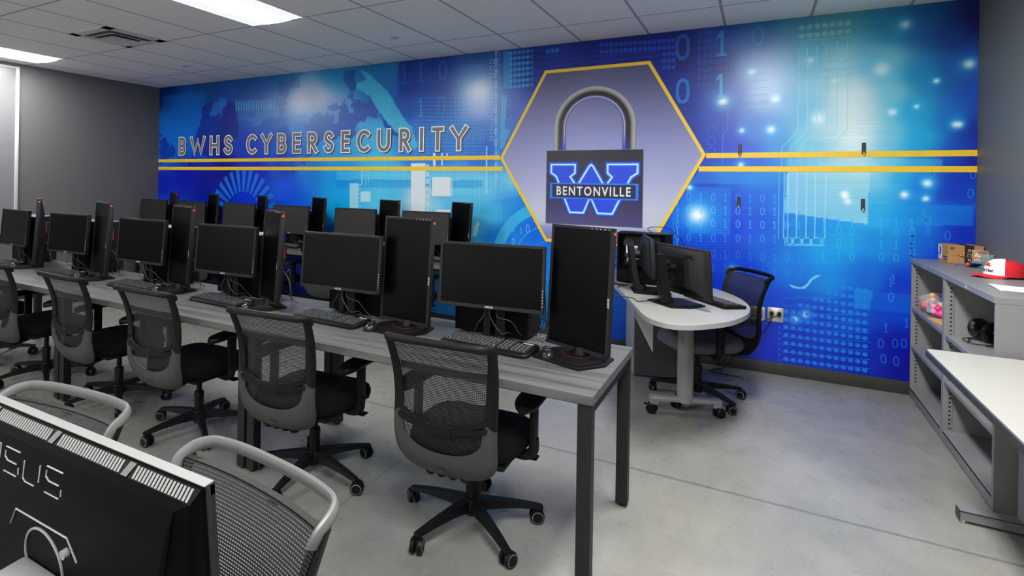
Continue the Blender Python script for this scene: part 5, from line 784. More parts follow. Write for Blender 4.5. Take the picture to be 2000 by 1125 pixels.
# ------------------------------------------------------------------ keyboard and mouse
def make_keyboard(label, group):
    t = thing('keyboard', label, 'keyboard', (0, 0, 0), 0, group)
    b = MB(); w, d = .225, .085
    ol = [(-w, -d + .02), (-w + .02, -d), (w - .02, -d), (w, -d + .02), (w, d - .012), (w - .012, d), (-w + .012, d), (-w, d - .012)]
    n = len(ol); v = [(x, y, .002) for x, y in ol] + [(x, y, .012 + (y + d) * .07) for x, y in ol] + [(x * .985, y * .96, .016 + (y + d) * .07) for x, y in ol]
    b.add(v, [tuple(range(n))[::-1], tuple(range(2 * n, 3 * n))] + [(i + k * n, (i + 1) % n + k * n, n + (i + 1) % n + k * n, n + i + k * n) for k in (0, 1) for i in range(n)])
    b.build('keyboard_case', M['black'], t)
    def keys(name, x0, cols, rows, y0, dx=.0192, wide=None):
        b = MB()
        for r_ in range(rows):
            y = y0 + r_ * .0192; c = 0.0
            k = 0
            while k < cols:
                ww = 1
                if wide and (r_, k) in wide: ww = wide[(r_, k)]
                xa = x0 + k * dx; z = .016 + (y + d + .009) * .07; g = .0013; wx = dx * ww
                v = [(xa + g, y + g, z), (xa + wx - g, y + g, z), (xa + wx - g, y + .0192 - g, z), (xa + g, y + .0192 - g, z), (xa + g + .0022, y + g + .003, z + .007), (xa + wx - g - .0022, y + g + .003, z + .007), (xa + wx - g - .0022, y + .0165, z + .007), (xa + g + .0022, y + .0165, z + .007)]
                b.mi = 0; b.add(v, [(4, 5, 6, 7), (0, 1, 5, 4), (1, 2, 6, 5), (2, 3, 7, 6), (3, 0, 4, 7)])
                b.mi = 1; lx = xa + .005; b.add([(lx, y + .010, z + .0073), (lx + .004, y + .010, z + .0073), (lx + .004, y + .015, z + .0073), (lx, y + .015, z + .0073)], [(0, 1, 2, 3)]); b.mi = 0
                k += ww
        return b.build(name, [M['keycap'], M['legend']], t, smooth=False)
    keys('main_keys', -.212, 14, 6, -.05, wide={(0, 3): 6, (1, 0): 2, (1, 11): 3, (2, 12): 2, (4, 12): 2, (3, 13): 1})
    keys('navigation_keys', .066, 3, 6, -.05, wide=None)
    keys('number_pad', .131, 4, 5, -.05)
    b = MB(); b.box(.15, .062, .0265, .2, .068, .0285); b.build('status_lights', M['legend'], t, smooth=False)
    b = MB(); b.tube(bez([(.05, d, .012), (.04, d + .03, .008), (.10, d + .07, .005), (.06, d + .12, .006)]), .002, 6); b.build('cable', M['cable'], t)
    return t
kb = make_keyboard('x', 'keyboards on the near desk row')
KA = [(-1.095, -2.975, -3.5), (-2.03, -2.992, -3), (-2.905, -2.995, -4), (-3.80, -2.985, -1), (-4.76, -2.975, 0), (-5.70, -2.975, 0)]
for i, (x, y, a) in enumerate(KA):
    lab = 'black keyboard on the near desk row, %s' % PLACE[i]
    if i == 0: kb.location = (x, y, DZ); kb.rotation_euler = (0, 0, R(a)); kb['label'] = lab
    else: dup(kb, (x, y, DZ), R(a), lab)
KB = [(0, -2.90), (2, -4.78)]
for i, x in KB: dup(kb, (x, -.49, DZ), 0, 'black keyboard on the far desk row, %s' % FAR[i], 'keyboards on the far desk row')
def make_mouse(label, group):
    t = thing('computer_mouse', label, 'mouse', (0, 0, 0), 0, group)
    b = MB(); P = []
    for i in range(13):
        u = i / 12; y = -.055 + .11 * u; w_ = .033 * math.sqrt(max(.02, 1 - (2 * u - 1) ** 4)) * (1 - .12 * math.sin(PI * u)); hh = .036 * (math.sin(PI * min(1, u * .9 + .1)) ** .6) + .002
        P.append([(w_ * math.cos(PI * j / 10), y, .003 + hh * math.sin(PI * j / 10) ** .8) for j in range(11)])
    b.grid(P); b.add(P[0], [tuple(range(11))]); b.add(P[-1], [tuple(range(11))]); b.build('body', mat('mouse_plastic', rgb(26, 26, 28), .28), t, ang=60)
    b = MB(); b.cyl((-.004, .028, .034), (.004, .028, .034), .009, None, 14); b.build('scroll_wheel', M['metal_black'], t)
    v, f = text_geo('logitech', .009, .0002); b = MB(); b.add([(x, y + -.02, .0405) for x, y in v], f); b.build('brand_mark', M['silver'], t, smooth=False, recalc=False)
    b = MB(); b.tube(bez([(0, .054, .01), (.01, .08, .005), (-.02, .13, .004), (.0, .18, .004)]), .0018, 6); b.build('cable', M['cable'], t)
    return t
ms = make_mouse('x', 'computer mice on the near desk row')
MA = [(-.805, -2.985, 20), (-1.735, -3.02, 10), (-2.625, -3.03, 12), (-3.53, -2.99, 10), (-4.47, -2.99, 0), (-5.42, -3.0, 0)]
for i, (x, y, a) in enumerate(MA):
    lab = 'black computer mouse on the near desk row, %s' % PLACE[i]
    if i == 0: ms.location = (x, y, DZ); ms.rotation_euler = (0, 0, R(a)); ms['label'] = lab
    else: dup(ms, (x, y, DZ), R(a), lab)
o = dup(ms, (-4.49, -.50, DZ), R(15), 'black computer mouse on the far desk row beside its keyboard'); del o['group']
# ------------------------------------------------------------------ mesh-back task chair (faces local +y)
KN = [(.33, -.275), (.37, -.30), (.42, -.325), (.50, -.345), (.58, -.345), (.66, -.338), (.75, -.345), (.82, -.362), (.89, -.39), (.93, -.405)]
def yb(z):
    zs = [k[0] for k in KN]
    if z <= zs[0]: return KN[0][1]
    if z >= zs[-1]: return KN[-1][1]
    i = max(j for j in range(len(zs) - 1) if zs[j] <= z); p = [KN[max(i - 1, 0)][1], KN[i][1], KN[i + 1][1], KN[min(i + 2, len(KN) - 1)][1]]
    u = (z - zs[i]) / (zs[i + 1] - zs[i])
    return .5 * (2 * p[1] + (p[2] - p[0]) * u + (2 * p[0] - 5 * p[1] + 4 * p[2] - p[3]) * u * u + (3 * p[1] - p[0] - 3 * p[2] + p[3]) * u ** 3)
def surf(x, z, off=0.0): return (x, yb(z) + (.045 - .022 * min(1, max(0, (z - .6) / .25))) * (abs(x) / .23) ** 2.2 + off, z)
def hw_o(z): return float(np.interp(z, [.48, .6, .72, .87], [.222, .222, .226, .236]))
def hw_i(z): return hw_o(z) - float(np.interp(z, [.48, .60, .75, .88], [.056, .048, .040, .032]))
ZT = .878; ZC = .49
def upath(top, out):
    """U outline from upper left down and round to upper right; out=True outer, False inner"""
    P = []
    f = hw_o if out else hw_i
    zc, bot, e = (ZC, .336, .62) if out else (.535, .446, .9)
    for i in range(10): z = top - (top - zc) * i / 10; P.append((-f(z), z))
    for i in range(25):
        a = PI * i / 24; c = math.cos(a); s = math.sin(a)
        P.append((-f(zc) * math.copysign(abs(c) ** e, c), zc - (zc - bot) * abs(s) ** e))
    for i in range(1, 11): z = zc + (top - zc) * i / 10; P.append((f(z), z))
    return P
def ustrip(b, i0, i1):
    O = upath(ZT, True); I = upath(ZT, False); rows = []
    for k in range(i0, i1 + 1):
        (ox, oz), (ix, iz) = O[k], I[k]; sec = []
        for a, off in ((0, 0), (.08, -.012), (.35, -.019), (.7, -.015), (1, -.004), (1, .004), (.7, .010), (.3, .010), (0, .006)):
            x = ox + (ix - ox) * a; z = oz + (iz - oz) * a; sec.append(surf(x, z, off))
        rows.append(sec + [sec[0]])
    b.grid(rows)
    for r_ in (rows[0], rows[-1]): b.add(r_[:-1], [tuple(range(len(r_) - 1))])
def make_chair(label, group, rail=None, fabric=None, meshm=None, band=True, shell=None):
    t = thing('task_chair', label, 'chair', (0, 0, 0), 0, group)
    for i0_, i1_ in ((0, 8), (36, 44)):
        b = MB(); ustrip(b, i0_, i1_); b.build('back_frame', M['dark'], t)
    b = MB(); ustrip(b, 8, 36); sh = b.build('back_shell', shell or M['shell'], t)
    b = MB(); z = .378; p = [surf(-.018, z - .008, -.021), surf(.018, z - .008, -.021), surf(.018, z + .01, -.0215), surf(-.018, z + .01, -.0215)]; b.add(p, [(0, 1, 2, 3)]); b.build('maker_mark', mat('mark_grey', rgb(58, 58, 60), .4), sh, smooth=False)
    I = upath(ZT, False)
    b = MB(); rows = []
    for k in range(0, 23):
        (xa, z), (xb, _) = I[k], I[44 - k]; rows.append([surf((xa + (xb - xa) * j / 10) * (1 + .026 / max(.05, abs(xa))), z, .0125) for j in range(11)])
    b.grid(rows); b.build('mesh_panel', meshm or M['mesh'], t)
    # dark band across the mesh
    b = MB(); rows = [[surf(-.19 + .38 * j / 10, z, .0115) for j in range(11)] for z in (.755, .77, .785)]; b.grid(rows)
    if band: b.build('mesh_band', mat('mesh_band', rgb(20, 20, 21), .8), t)
    # bowed top rail that doubles as a handle
    b = MB(); e = hw_o(.86) - .008; y = yb(.875)
    p = bez([(-e + .004, y + .046, .858), (-e + .0, y + .036, .878), (-e + .003, y + .005, .892), (-e + .02, y - .022, .898), (-e + .055, y - .036, .901), (-.08, y - .046, .903), (.08, y - .046, .903), (e - .055, y - .036, .901), (e - .02, y - .022, .898), (e - .003, y + .005, .892), (e - .0, y + .036, .878), (e - .004, y + .046, .858)], 5)
    b.tube(p, .0150, 12, True, .55); b.build('top_rail', rail or M['dark'], t)
    b = MB(); rows = []
    for j in range(13):
        x = -.215 + .43 * j / 12; z = .879; q_ = surf(x, z, .005); rows.append([(q_[0], q_[1] + .008, z + .003), (q_[0], q_[1] - .006, z + .004), (q_[0], q_[1] - .006, z - .004), (q_[0], q_[1] + .008, z - .004), (q_[0], q_[1] + .008, z + .003)])
    b.grid(rows); b.build('mesh_hem', meshm or M['black'], t)
    # lumbar support: two curved straps with a centre pad
    b = MB()
    for z0, dz, hh in ((.60, -.045, .012), (.565, -.02, .010)):
        rows = []
        for j in range(17):
            x = -.192 + .384 * j / 16; z = z0 + dz * (1 - (x / .192) ** 2) + .006; q0 = surf(x, z, -.012); rows.append([(q0[0], q0[1] + .005, z + hh), (q0[0], q0[1] - .006, z + hh), (q0[0], q0[1] - .006, z - hh), (q0[0], q0[1] + .005, z - hh), (q0[0], q0[1] + .005, z + hh)])
        b.grid(rows)
    b.box(-.055, yb(.55) - .020, .528, .055, yb(.55) - .006, .572, .004, 1); b.build('lumbar_support', M['dark'], t)
    # ribbed bracket joining seat and back
    b = MB()
    for k in range(4):
        x = -.075 + .05 * k
        b.tube(bez([(x, -.12, .352), (x, -.2, .332), (x, -.255, .326), (x, -.285, .350), (x, -.30, .40)]), .0125, 8, True, .8)
    b.build('back_bracket', M['black'], t)
    # seat cushion
    b = MB(); prof = [(.55, .378), (.93, .382), (1.0, .40), (1.0, .425), (.965, .448), (.86, .462), (.5, .466), (.02, .464)]
    n = 40; rows = []
    for s_, z in prof:
        row = []
        for j in range(n + 1):
            a = 2 * PI * j / n; c, s = math.cos(a), math.sin(a); x = .252 * math.copysign(abs(c) ** .55, c) * s_; yy = -.005 + .245 * math.copysign(abs(s) ** .55, s) * s_
            zz = z - (.030 * max(0, (yy - .12) / .12) ** 2) * (1 if z > .41 else .4) + .010 * max(0, (-yy - .12) / .12) ** 2
            row.append((x * (1 - .06 * max(0, -yy) / .24), yy, zz))
        rows.append(row)
    b.grid(rows); b.add(rows[-1][:-1], [tuple(range(n))]); b.add(rows[0][:-1], [tuple(range(n))[::-1]]); b.build('seat', fabric or M['seat'], t, ang=60)
    b = MB(); b.box(-.215, -.2, .362, .215, .19, .385, .01, 2); b.box(-.085, -.13, .33, .085, .11, .37, .012, 2); mech = b.build('seat_mechanism', M['black'], t)
    b = MB(); b.tube([(.08, .03, .348), (.20, .03, .346), (.235, .035, .343)], .006, 8); b.box(.232, .012, .338, .285, .06, .346, .003, 1); b.build('lever', M['black'], mech)
    # armrests
    for s in (-1, 1):
        b = MB(); x = s * .265
        b.tube(bez([(s * .17, .0, .366), (s * .235, .0, .362), (x + s * .008, .0, .385), (x + s * .01, .0, .44)]), .022, 10, True, 1.0)
        b.box(x + s * .010 - .014, -.024, .40, x + s * .010 + .014, .026, .60, .006, 2); ar = b.build('armrest', M['dark'], t)
        b = MB(); P = []
        for i in range(13):
            u = i / 12; yy = -.155 + .30 * u; w_ = .053 * (1 - abs(2 * u - 1) ** 5 * .75); zc = .617 - .012 * (2 * u - 1) ** 2
            P.append([(x + s * .006 + w_ * math.copysign(abs(math.cos(a)) ** .6, math.cos(a)), yy, zc + .017 * math.copysign(abs(math.sin(a)) ** .7, math.sin(a))) for a in np.linspace(0, 2 * PI, 17)])
        b.grid(P); b.add(P[0][:-1], [tuple(range(16))]); b.add(P[-1][:-1], [tuple(range(16))]); b.build('arm_pad', M['black'], ar, ang=50)
    b = MB(); b.cyl((0, 0, .05), (0, 0, .22), .028, .026); b.cyl((0, 0, .22), (0, 0, .345), .016, .016, 14); b.cyl((0, 0, .21), (0, 0, .235), .03, .026); b.build('gas_lift', M['black'], t)
    b = MB(); b.lathe([(.02, .062), (.045, .07), (.048, .10), (.04, .125), (.02, .127)], 20)
    for k in range(5):
        mx = Matrix.Rotation(2 * PI * k / 5, 4, 'Z'); v = []
        for r_, zt, zb_, w_ in ((.03, .122, .075, .026), (.12, .113, .078, .021), (.22, .098, .074, .018), (.29, .084, .066, .016), (.318, .078, .064, .014)):
            v.append([(r_, -w_, zb_), (r_, w_, zb_), (r_, w_ * .8, zt), (r_, -w_ * .8, zt), (r_, -w_, zb_)])
        b.grid(v, mx); b.add(v[-1][:4], [(0, 1, 2, 3)], mx)
    b.build('star_base', M['dark'], t)
    for k in range(5):
        a = 2 * PI * k / 5; mx = Matrix.Rotation(a, 4, 'Z') @ Matrix.Translation((.305, 0, 0)) @ Matrix.Rotation(R(35 + 70 * k), 4, 'Z') @ Matrix.Translation((.012, 0, 0))
        b = MB()
        for s in (-1, 1):
            y0, y1 = s * .008, s * .026
            Tm = mx @ Matrix.Translation((0, 0, .0322)) @ Matrix.Rotation(PI / 2, 4, 'X')
            b.mi = 0; b.lathe([(.001, -y0), (.0318, -y0), (.032, -(y0 + y1) / 2), (.0285, -y1 * .96), (.018, -y1), (.001, -y1)] if s < 0 else [(.001, -y1), (.018, -y1), (.0285, -y1 * .96), (.032, -(y0 + y1) / 2), (.0318, -y0), (.001, -y0)], 18, Tm)
            b.mi = 1; yr = s * .0262; P = []
            for r_ in (.0225, .0258): P.append([(r_ * math.cos(q_), yr - s * .0006 * (r_ > .024) * 2, .0322 + r_ * math.sin(q_)) for q_ in np.linspace(0, 2 * PI, 19)])
            b.grid(P, mx); b.mi = 0
        b.box(-.018, -.0065, .028, .014, .0065, .058, .003, 1, mx); b.cyl((-.012, 0, .05), (-.012, 0, .078), .008, None, 10, mx)
        b.build('caster', [M['black'], mat('caster_ring', rgb(120, 120, 122), .4) if k == 0 and 'caster_ring' not in bpy.data.materials else bpy.data.materials['caster_ring']], t)
    return t
GA = 'mesh office chairs tucked under the near desk row'
ch = make_chair('x', GA)
CH = [(-1.085, -3.15, 3, 250), (-1.975, -3.17, 4, 350), (-2.905, -3.145, 0, 185), (-3.72, -3.14, -2, 185), (-4.61, -3.155, 0, 190), (-5.50, -3.15, 0, 200)]
cl = ['black mesh office chair at the near desk row, at the open desk end', 'black mesh office chair at the near desk row, second from the open desk end', 'black mesh office chair at the near desk row, third from the open desk end', 'black mesh office chair at the near desk row, fourth from the open desk end', 'black mesh office chair at the near desk row, fifth from the open desk end', 'black mesh office chair at the near desk row, barely in view at the far left']
def turn_base(root, deg):
    """spin the star base, casters and lift under the seat"""
    for c in root.children:
        if c.name.split('.')[0] in ('star_base', 'caster'): c.rotation_euler = (0, 0, R(deg))
for i, (x, y, a, sb) in enumerate(CH):
    if i == 0: o = ch; o.location = (x, y, 0); o.rotation_euler = (0, 0, R(a)); o['label'] = cl[0]
    else: o = dup(ch, (x, y, 0), R(a), cl[i])
    turn_base(o, sb - a)
for i, x in enumerate([-2.95, -3.80, -4.72, -5.65, -6.55]):
    o = dup(ch, (x, -.72, 0), R(rnd.uniform(-8, 8)), 'black mesh office chair at the far desk row, %s' % FAR[i], 'mesh office chairs at the far desk row'); turn_base(o, rnd.uniform(0, 70))
# chairs of the photographer's own row: seen from the front, handle rails coloured pale for the top light
GF = 'foreground chairs with brightly lit top rails'
cf = make_chair('mesh chair with brightly lit top rail in the foreground, right beside the monitor back', GF, M['rail_toplit'], None, M['mesh_front'], False)
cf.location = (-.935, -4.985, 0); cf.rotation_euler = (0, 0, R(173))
o = dup(cf, (-1.575, -4.975, 0), R(186), 'mesh chair with brightly lit top rail in the foreground, farther left behind the monitor back'); turn_base(o, 56); turn_base(cf, 36)
# chair at the rounded table, grey seat
cg = make_chair('office chair with grey seat and black mesh back under the rounded table', 'x', M['black'], M['seat_grey'], M['mesh_dense'], False, M['black'])
del cg['group']; cg.location = (-.37, -.935, 0); cg.rotation_euler = (0, 0, R(124)); turn_base(cg, -20)
# ------------------------------------------------------------------ rounded peninsula table by the mural
t = thing('peninsula_table', 'pale grey table with rounded end on one round post, standing out from the mural', 'table', (-.45, -1.3, 0))
def rel(b, o): return b
OUT = [(-1.27, -.05), (-1.16, -.36), (-.996, -.794), (-.789, -1.322), (-.625, -1.755), (-.585, -1.85), (-.53, -1.93), (-.45, -1.985), (-.36, -1.975), (-.27, -1.90), (-.156, -1.745), (-.085, -1.56), (-.05, -1.36), (-.06, -1.13), (-.13, -.87), (-.245, -.65), (-.358, -.50), (-.50, -.25), (-.60, -.05)]
def smooth_closed(P, keep, n=5):
    out = []
    k = len(P)
    for i in range(k):
        p0, p1, p2, p3 = (Vector(P[(i + j) % k]) for j in (-1, 0, 1, 2))
        if i < keep or i >= k - 2: out.append(tuple(p1)); continue
        for q_ in range(n):
            u = q_ / n; out.append(tuple(.5 * ((2 * p1) + (p2 - p0) * u + (2 * p0 - 5 * p1 + 4 * p2 - p3) * u * u + (3 * p1 - p0 - 3 * p2 + p3) * u ** 3)))
    return out
ox, oy = -.45, -1.3
po = [(x - ox, y - oy) for x, y in smooth_closed(OUT, 4)]
b = MB(); b.prism(po, DZ - .030, DZ); b.build('tabletop', M['laminate'], t, ang=30)
cxm, cym = sum(p[0] for p in po) / len(po), sum(p[1] for p in po) / len(po)
def scale_poly(P, d):
    n = len(P); out = []
    for i in range(n):
        a = (Vector(P[(i + 1) % n]) - Vector(P[i - 1])).normalized(); out.append((P[i][0] + a.y * d, P[i][1] - a.x * d))
    return out
area = sum(po[i - 1][0] * po[i][1] - po[i][0] * po[i - 1][1] for i in range(len(po)))
sg = 1 if area > 0 else -1
b = MB(); o1 = scale_poly(po, .0015 * sg); i1 = scale_poly(po, -.004 * sg); n = len(po)
b.add([(x, y, DZ - .031) for x, y in o1] + [(x, y, DZ - .003) for x, y in o1] + [(x, y, DZ + .0008) for x, y in i1] + [(x, y, DZ - .032) for x, y in i1], [(i + k * n, (i + 1) % n + k * n, (i + 1) % n + ((k + 1) % 4) * n, i + ((k + 1) % 4) * n) for k in range(4) for i in range(n)]); b.build('edge_band', mat('table_edge', rgb(150, 151, 152), .45), t)
FX, FY = -.415 - ox, -1.30 - oy
b = MB(); b.cyl((FX, FY, .085), (FX, FY, DZ - .03), .05, None, 28); b.build('post', M['steel_leg'], t)
fa = math.atan2(.165, .41)
fm = Matrix.Translation((FX, FY, 0)) @ Matrix.Rotation(fa, 4, 'Z')
b = MB(); b.box(-.225, -.033, .085, .225, .033, .115, .008, 2, fm); b.box(-.225, -.03, .058, -.17, .03, .1, .01, 2, fm); b.box(.17, -.03, .058, .225, .03, .1, .01, 2, fm); b.build('foot_bar', M['steel_leg'], t)
for s in (-1, 1):
    b = MB(); cm = fm @ Matrix.Translation((s * .212, -.012, 0)) @ Matrix.Rotation(R(25 * s), 4, 'Z')
    for q_ in (-1, 1): b.lathe([(.001, -.011), (.028, -.011), (.033, -.005), (.033, .005), (.028, .011), (.001, .011)], 18, cm @ Matrix.Translation((0, q_ * .017, .033)) @ Matrix.Rotation(PI / 2, 4, 'X'))
    b.box(-.024, -.012, .03, .012, .012, .07, .003, 1, cm); b.box(-.05, -.008, .05, -.02, .008, .06, .002, 1, cm); b.build('caster', M['black'], t)
pa = math.atan2(.158, .473)
pm = Matrix.Translation((-.85 - ox, -.685 - oy, 0)) @ Matrix.Rotation(pa, 4, 'Z')
b = MB(); b.box(0, 0, .012, .50, .02, DZ - .03, .002, 1, pm); b.box(.0, .02, .012, .02, .45, DZ - .03, .002, 1, pm); b.box(.48, .02, .012, .50, .45, DZ - .03, .002, 1, pm); b.build('end_panel', M['panel_dark'], t)
b = MB(); b.box(-.004, .002, 0.01, -.0005, .45, DZ - .032, 0, 1, pm); b.build('side_panel', mat('side_panel_grey', rgb(148, 149, 151), .5), t)
b = MB(); g0 = (-.735 - ox, -1.36 - oy); g1 = (-.615 - ox, -1.335 - oy)
b.add([(x, y + d, z) for d in (0, .005) for (x, y), z in ((g0, DZ - .031), (g1, DZ - .031), (g1, .385), (g0, .63))], [(0, 1, 2, 3), (4, 5, 6, 7), (0, 1, 5, 4), (1, 2, 6, 5), (2, 3, 7, 6), (3, 0, 4, 7)]); b.build('gusset_plate', mat('gusset_grey', rgb(176, 176, 177), .4), t)

# gaming monitors seen from behind on the peninsula
def make_back_monitor(label, w, h, zc, off, pyaw, tilt):
    """stand at the origin, its column on local +y; the panel hangs in front with its own turn"""
    t = thing('monitor', label, 'monitor', (0, 0, 0), 0, 'monitors on the rounded table')
    mx = Matrix.Translation((off[0], off[1], zc)) @ Matrix.Rotation(pyaw, 4, 'Z') @ Matrix.Rotation(-R(tilt), 4, 'X')
    hs = add_panel(t, w, h, mx, 0)
    # angular back: raised wedge with a folded facet
    b = MB(); v = [(-w * .42, .026, h * .44), (w * .42, .026, h * .44), (w * .44, .026, -h * .44), (-w * .44, .026, -h * .44), (-w * .16, .06, h * .3), (w * .16, .06, h * .3), (w * .2, .07, -h * .28), (-w * .2, .07, -h * .28)]
    b.add(v, [(0, 1, 5, 4), (1, 2, 6, 5), (2, 3, 7, 6), (3, 0, 4, 7), (4, 5, 6, 7)], mx); b.build('back_cover', M['dark'], t, smooth=False)
    text_obj('back_mark', 'ASUS', .034, M['black'], mx @ frame_mx((-w * .22, .0515, h * .30), (-1, 0, 0), (0, .2, 1)), t, .001, 1.1, 1.3)
    gaming_stand(t, .33)
    b = MB(); b.cyl((off[0], off[1] + .045, zc + .02), (0, .07, zc + .02), .024, None, 16); b.build('mount_arm', M['black'], t)
    b = MB(); b.tube(bez([(off[0], off[1] + .07, zc - .05), (.03, .0, .12), (-.02, .09, .05), (.1, .16, .006), (.22, .14, .006), (.34, .25, .006)]), .003, 6); b.build('cable', M['cable'], t)
    return t
# local frame: stand column on +y which looks toward the photographer
yawM2 = math.atan2(-.68, -.73) - PI / 2
m2 = make_back_monitor('black monitor seen from behind on the rounded table, nearer its rounded end', .53, .315, .222, (.0, -.095), 0, 4)
m2.location = (-.50, -1.43, DZ); m2.rotation_euler = (0, 0, yawM2)
m1 = make_back_monitor('black monitor turned almost edge-on on the rounded table, beside the computer case', .46, .275, .262, (.0, -.05), 0, 3)
m1.location = (-.74, -1.035, DZ); m1.rotation_euler = (0, 0, math.atan2(-.29, -.956) - PI / 2)
k2 = dup(kb, (-.26, -1.17, DZ), R(128), 'black keyboard on the rounded table behind the monitor seen from behind'); del k2['group']
# glass-sided computer case
t = thing('computer_tower', 'black computer case with a clear side window on the rounded table by the mural', 'computer', (-.79, -.63, DZ), R(3))
b = MB(); L, Dp, Ht = .40, .20, .40
b.box(-L / 2, -Dp / 2, .012, L / 2, Dp / 2, .105, .004, 1); b.box(-L / 2, -Dp / 2, Ht - .012, L / 2, Dp / 2, Ht, .003, 1); b.box(-L / 2, -Dp / 2, .1, -L / 2 + .012, Dp / 2, Ht - .01); b.box(L / 2 - .05, -Dp / 2, .1, L / 2, Dp / 2, Ht - .01, .003, 1); b.box(-L / 2, Dp / 2 - .012, .1, L / 2, Dp / 2, Ht - .01)
b.build('case', M['case'], t)
for sx in (-1, 1):
    b = MB(); b.box(sx * .15 - .02, -.08, 0, sx * .15 + .02, .08, .013); b.build('foot', M['black'], t)
b = MB(); b.box(-L / 2 + .012, -Dp / 2 + .0005, .106, L / 2 - .052, -Dp / 2 + .0035, Ht - .013); b.build('side_window', mat_clear('smoked_glass', rgb(20, 20, 22), .12, .05), t, smooth=False)
b = MB(); b.box(-.16, .03, .13, .11, .078, .37, .003, 1); b.box(-.15, -.05, .20, .12, .03, .235, .004, 1); b.cyl((-.12, .02, .315), (-.12, -.03, .315), .04); b.build('motherboard', mat('board_dark', rgb(46, 47, 49), .4), t)
text_obj('fan_lettering', 'BE', .075, M['white'], frame_mx((-.095, -.052, .262), (1, 0, 0), (0, 0, 1)), t, .004, 1.0, 1.1)
b = MB(); b.box(-.13, -.052, .188, .06, -.05, .197); b.box(-.13, -.052, .165, -.122, -.05, .197); b.box(.02, -.052, .165, .07, -.05, .197); b.build('card_bracket', M['silver'], t, smooth=False)
b = MB()
for k, c in enumerate((.30, .25, .2, .14)): b.tube(bez([(-L / 2, -.02 + .02 * k, c), (-L / 2 - .03, -.02 + .02 * k, c - .02), (-L / 2 - .04, -.03 + .02 * k, .08), (-L / 2 - .02, -.12 - .02 * k, .006), (-L / 2 + .1, -.19 - .02 * k, .005)]), .004, 6)
b.build('cable', M['cable'], t)
b = MB(); b.tube(bez([(.05, .0, Ht), (.02, -.02, Ht + .035), (.09, .0, Ht + .05), (.18, .04, Ht + .03), (.26, .08, Ht - .05), (.30, .1, Ht - .17)]), .003, 6); b.build('cable', M['cable'], t)

# ------------------------------------------------------------------ outlets, slot brackets, cords
def outlet(label, x, z):
    t = thing('outlet_plate', label, 'outlet', (x, 0, z))
    b = MB(); b.box(-.056, -.008, -.057, .056, -.0025, .057, .003, 2); b.build('cover_plate', M['steel_plate'], t); return t
t = outlet('square steel data outlet plate on the mural, the one hidden partly by the table edge', -.010, .478)
for x in (-.026, .026):
    b = MB(); b.box(x - .016, -.0095, -.034, x + .016, -.0075, .034, .001, 1); b.build('data_insert', mat('insert_grey', rgb(120, 121, 124), .4), t)
    b = MB(); b.box(x - .007, -.024, -.022, x + .007, -.009, -.006); b.build('data_plug', M['black'], t)
t = outlet('square steel power outlet plate on the mural with two black plugs', .118, .484)
for x in (-.027, .027):
    b = MB(); b.lathe([(.001, 0), (.020, 0), (.020, .002), (.001, .002)], 20, Matrix.Translation((x, -.008, 0)) @ Matrix.Rotation(PI / 2, 4, 'X'), 1, 1.55); b.build('socket', M['steel_leg'], t)
    b = MB(); b.box(x - .012, -.034, .0, x + .012, -.010, .026, .004, 2); b.build('plug', M['black'], t)
def cord(label, pts, r=.0038):
    b = MB(); b.tube(bez(pts, 8), r, 8); tag(b.build('power_cord', M['cable'], None), label, 'cord', 'black cords from the mural outlets')
cord('black cord from the right plug sagging under the rounded table', [(.145, -.03, .495), (.11, -.06, .475), (.0, -.10, .425), (-.12, -.16, .385), (-.28, -.18, .36), (-.36, -.19, .40)])
cord('black cord from the left plug dropping steeply toward the floor behind the chair', [(.091, -.03, .495), (.088, -.045, .45), (.05, -.06, .36), (-.04, -.07, .24), (-.15, -.08, .14), (-.24, -.10, .02), (-.34, -.22, .008), (-.10, -.26, .006)])
cord('black cord from the data plate running left to the table', [(-.036, -.024, .464), (-.07, -.04, .462), (-.14, -.06, .45), (-.26, -.08, .43), (-.38, -.09, .40)])
for (x, z), wh in (((-.155, 1.825), 'left of the pair on the upper stripe'), ((-.157, 1.388), 'left of the pair below the stripes'), ((.677, 1.823), 'right of the pair on the upper stripe'), ((.677, 1.394), 'right of the pair below the stripes')):
    t = thing('wall_bracket', 'narrow black slotted bracket on the mural, %s' % wh, 'bracket', (x, 0, z), 0, 'slotted brackets on the mural')
    b = MB(); b.box(-.013, -.010, -.043, .013, -.0025, .045, .001, 1); b.build('slot_plate', mat('slot_black', rgb(16, 24, 24), .5), t)
    b = MB(); b.tube([(0, -.010, -.03), (0, -.022, -.034), (0, -.024, -.046), (.004, -.014, -.052)], .005, 8); b.build('hook', M['silver'], t)

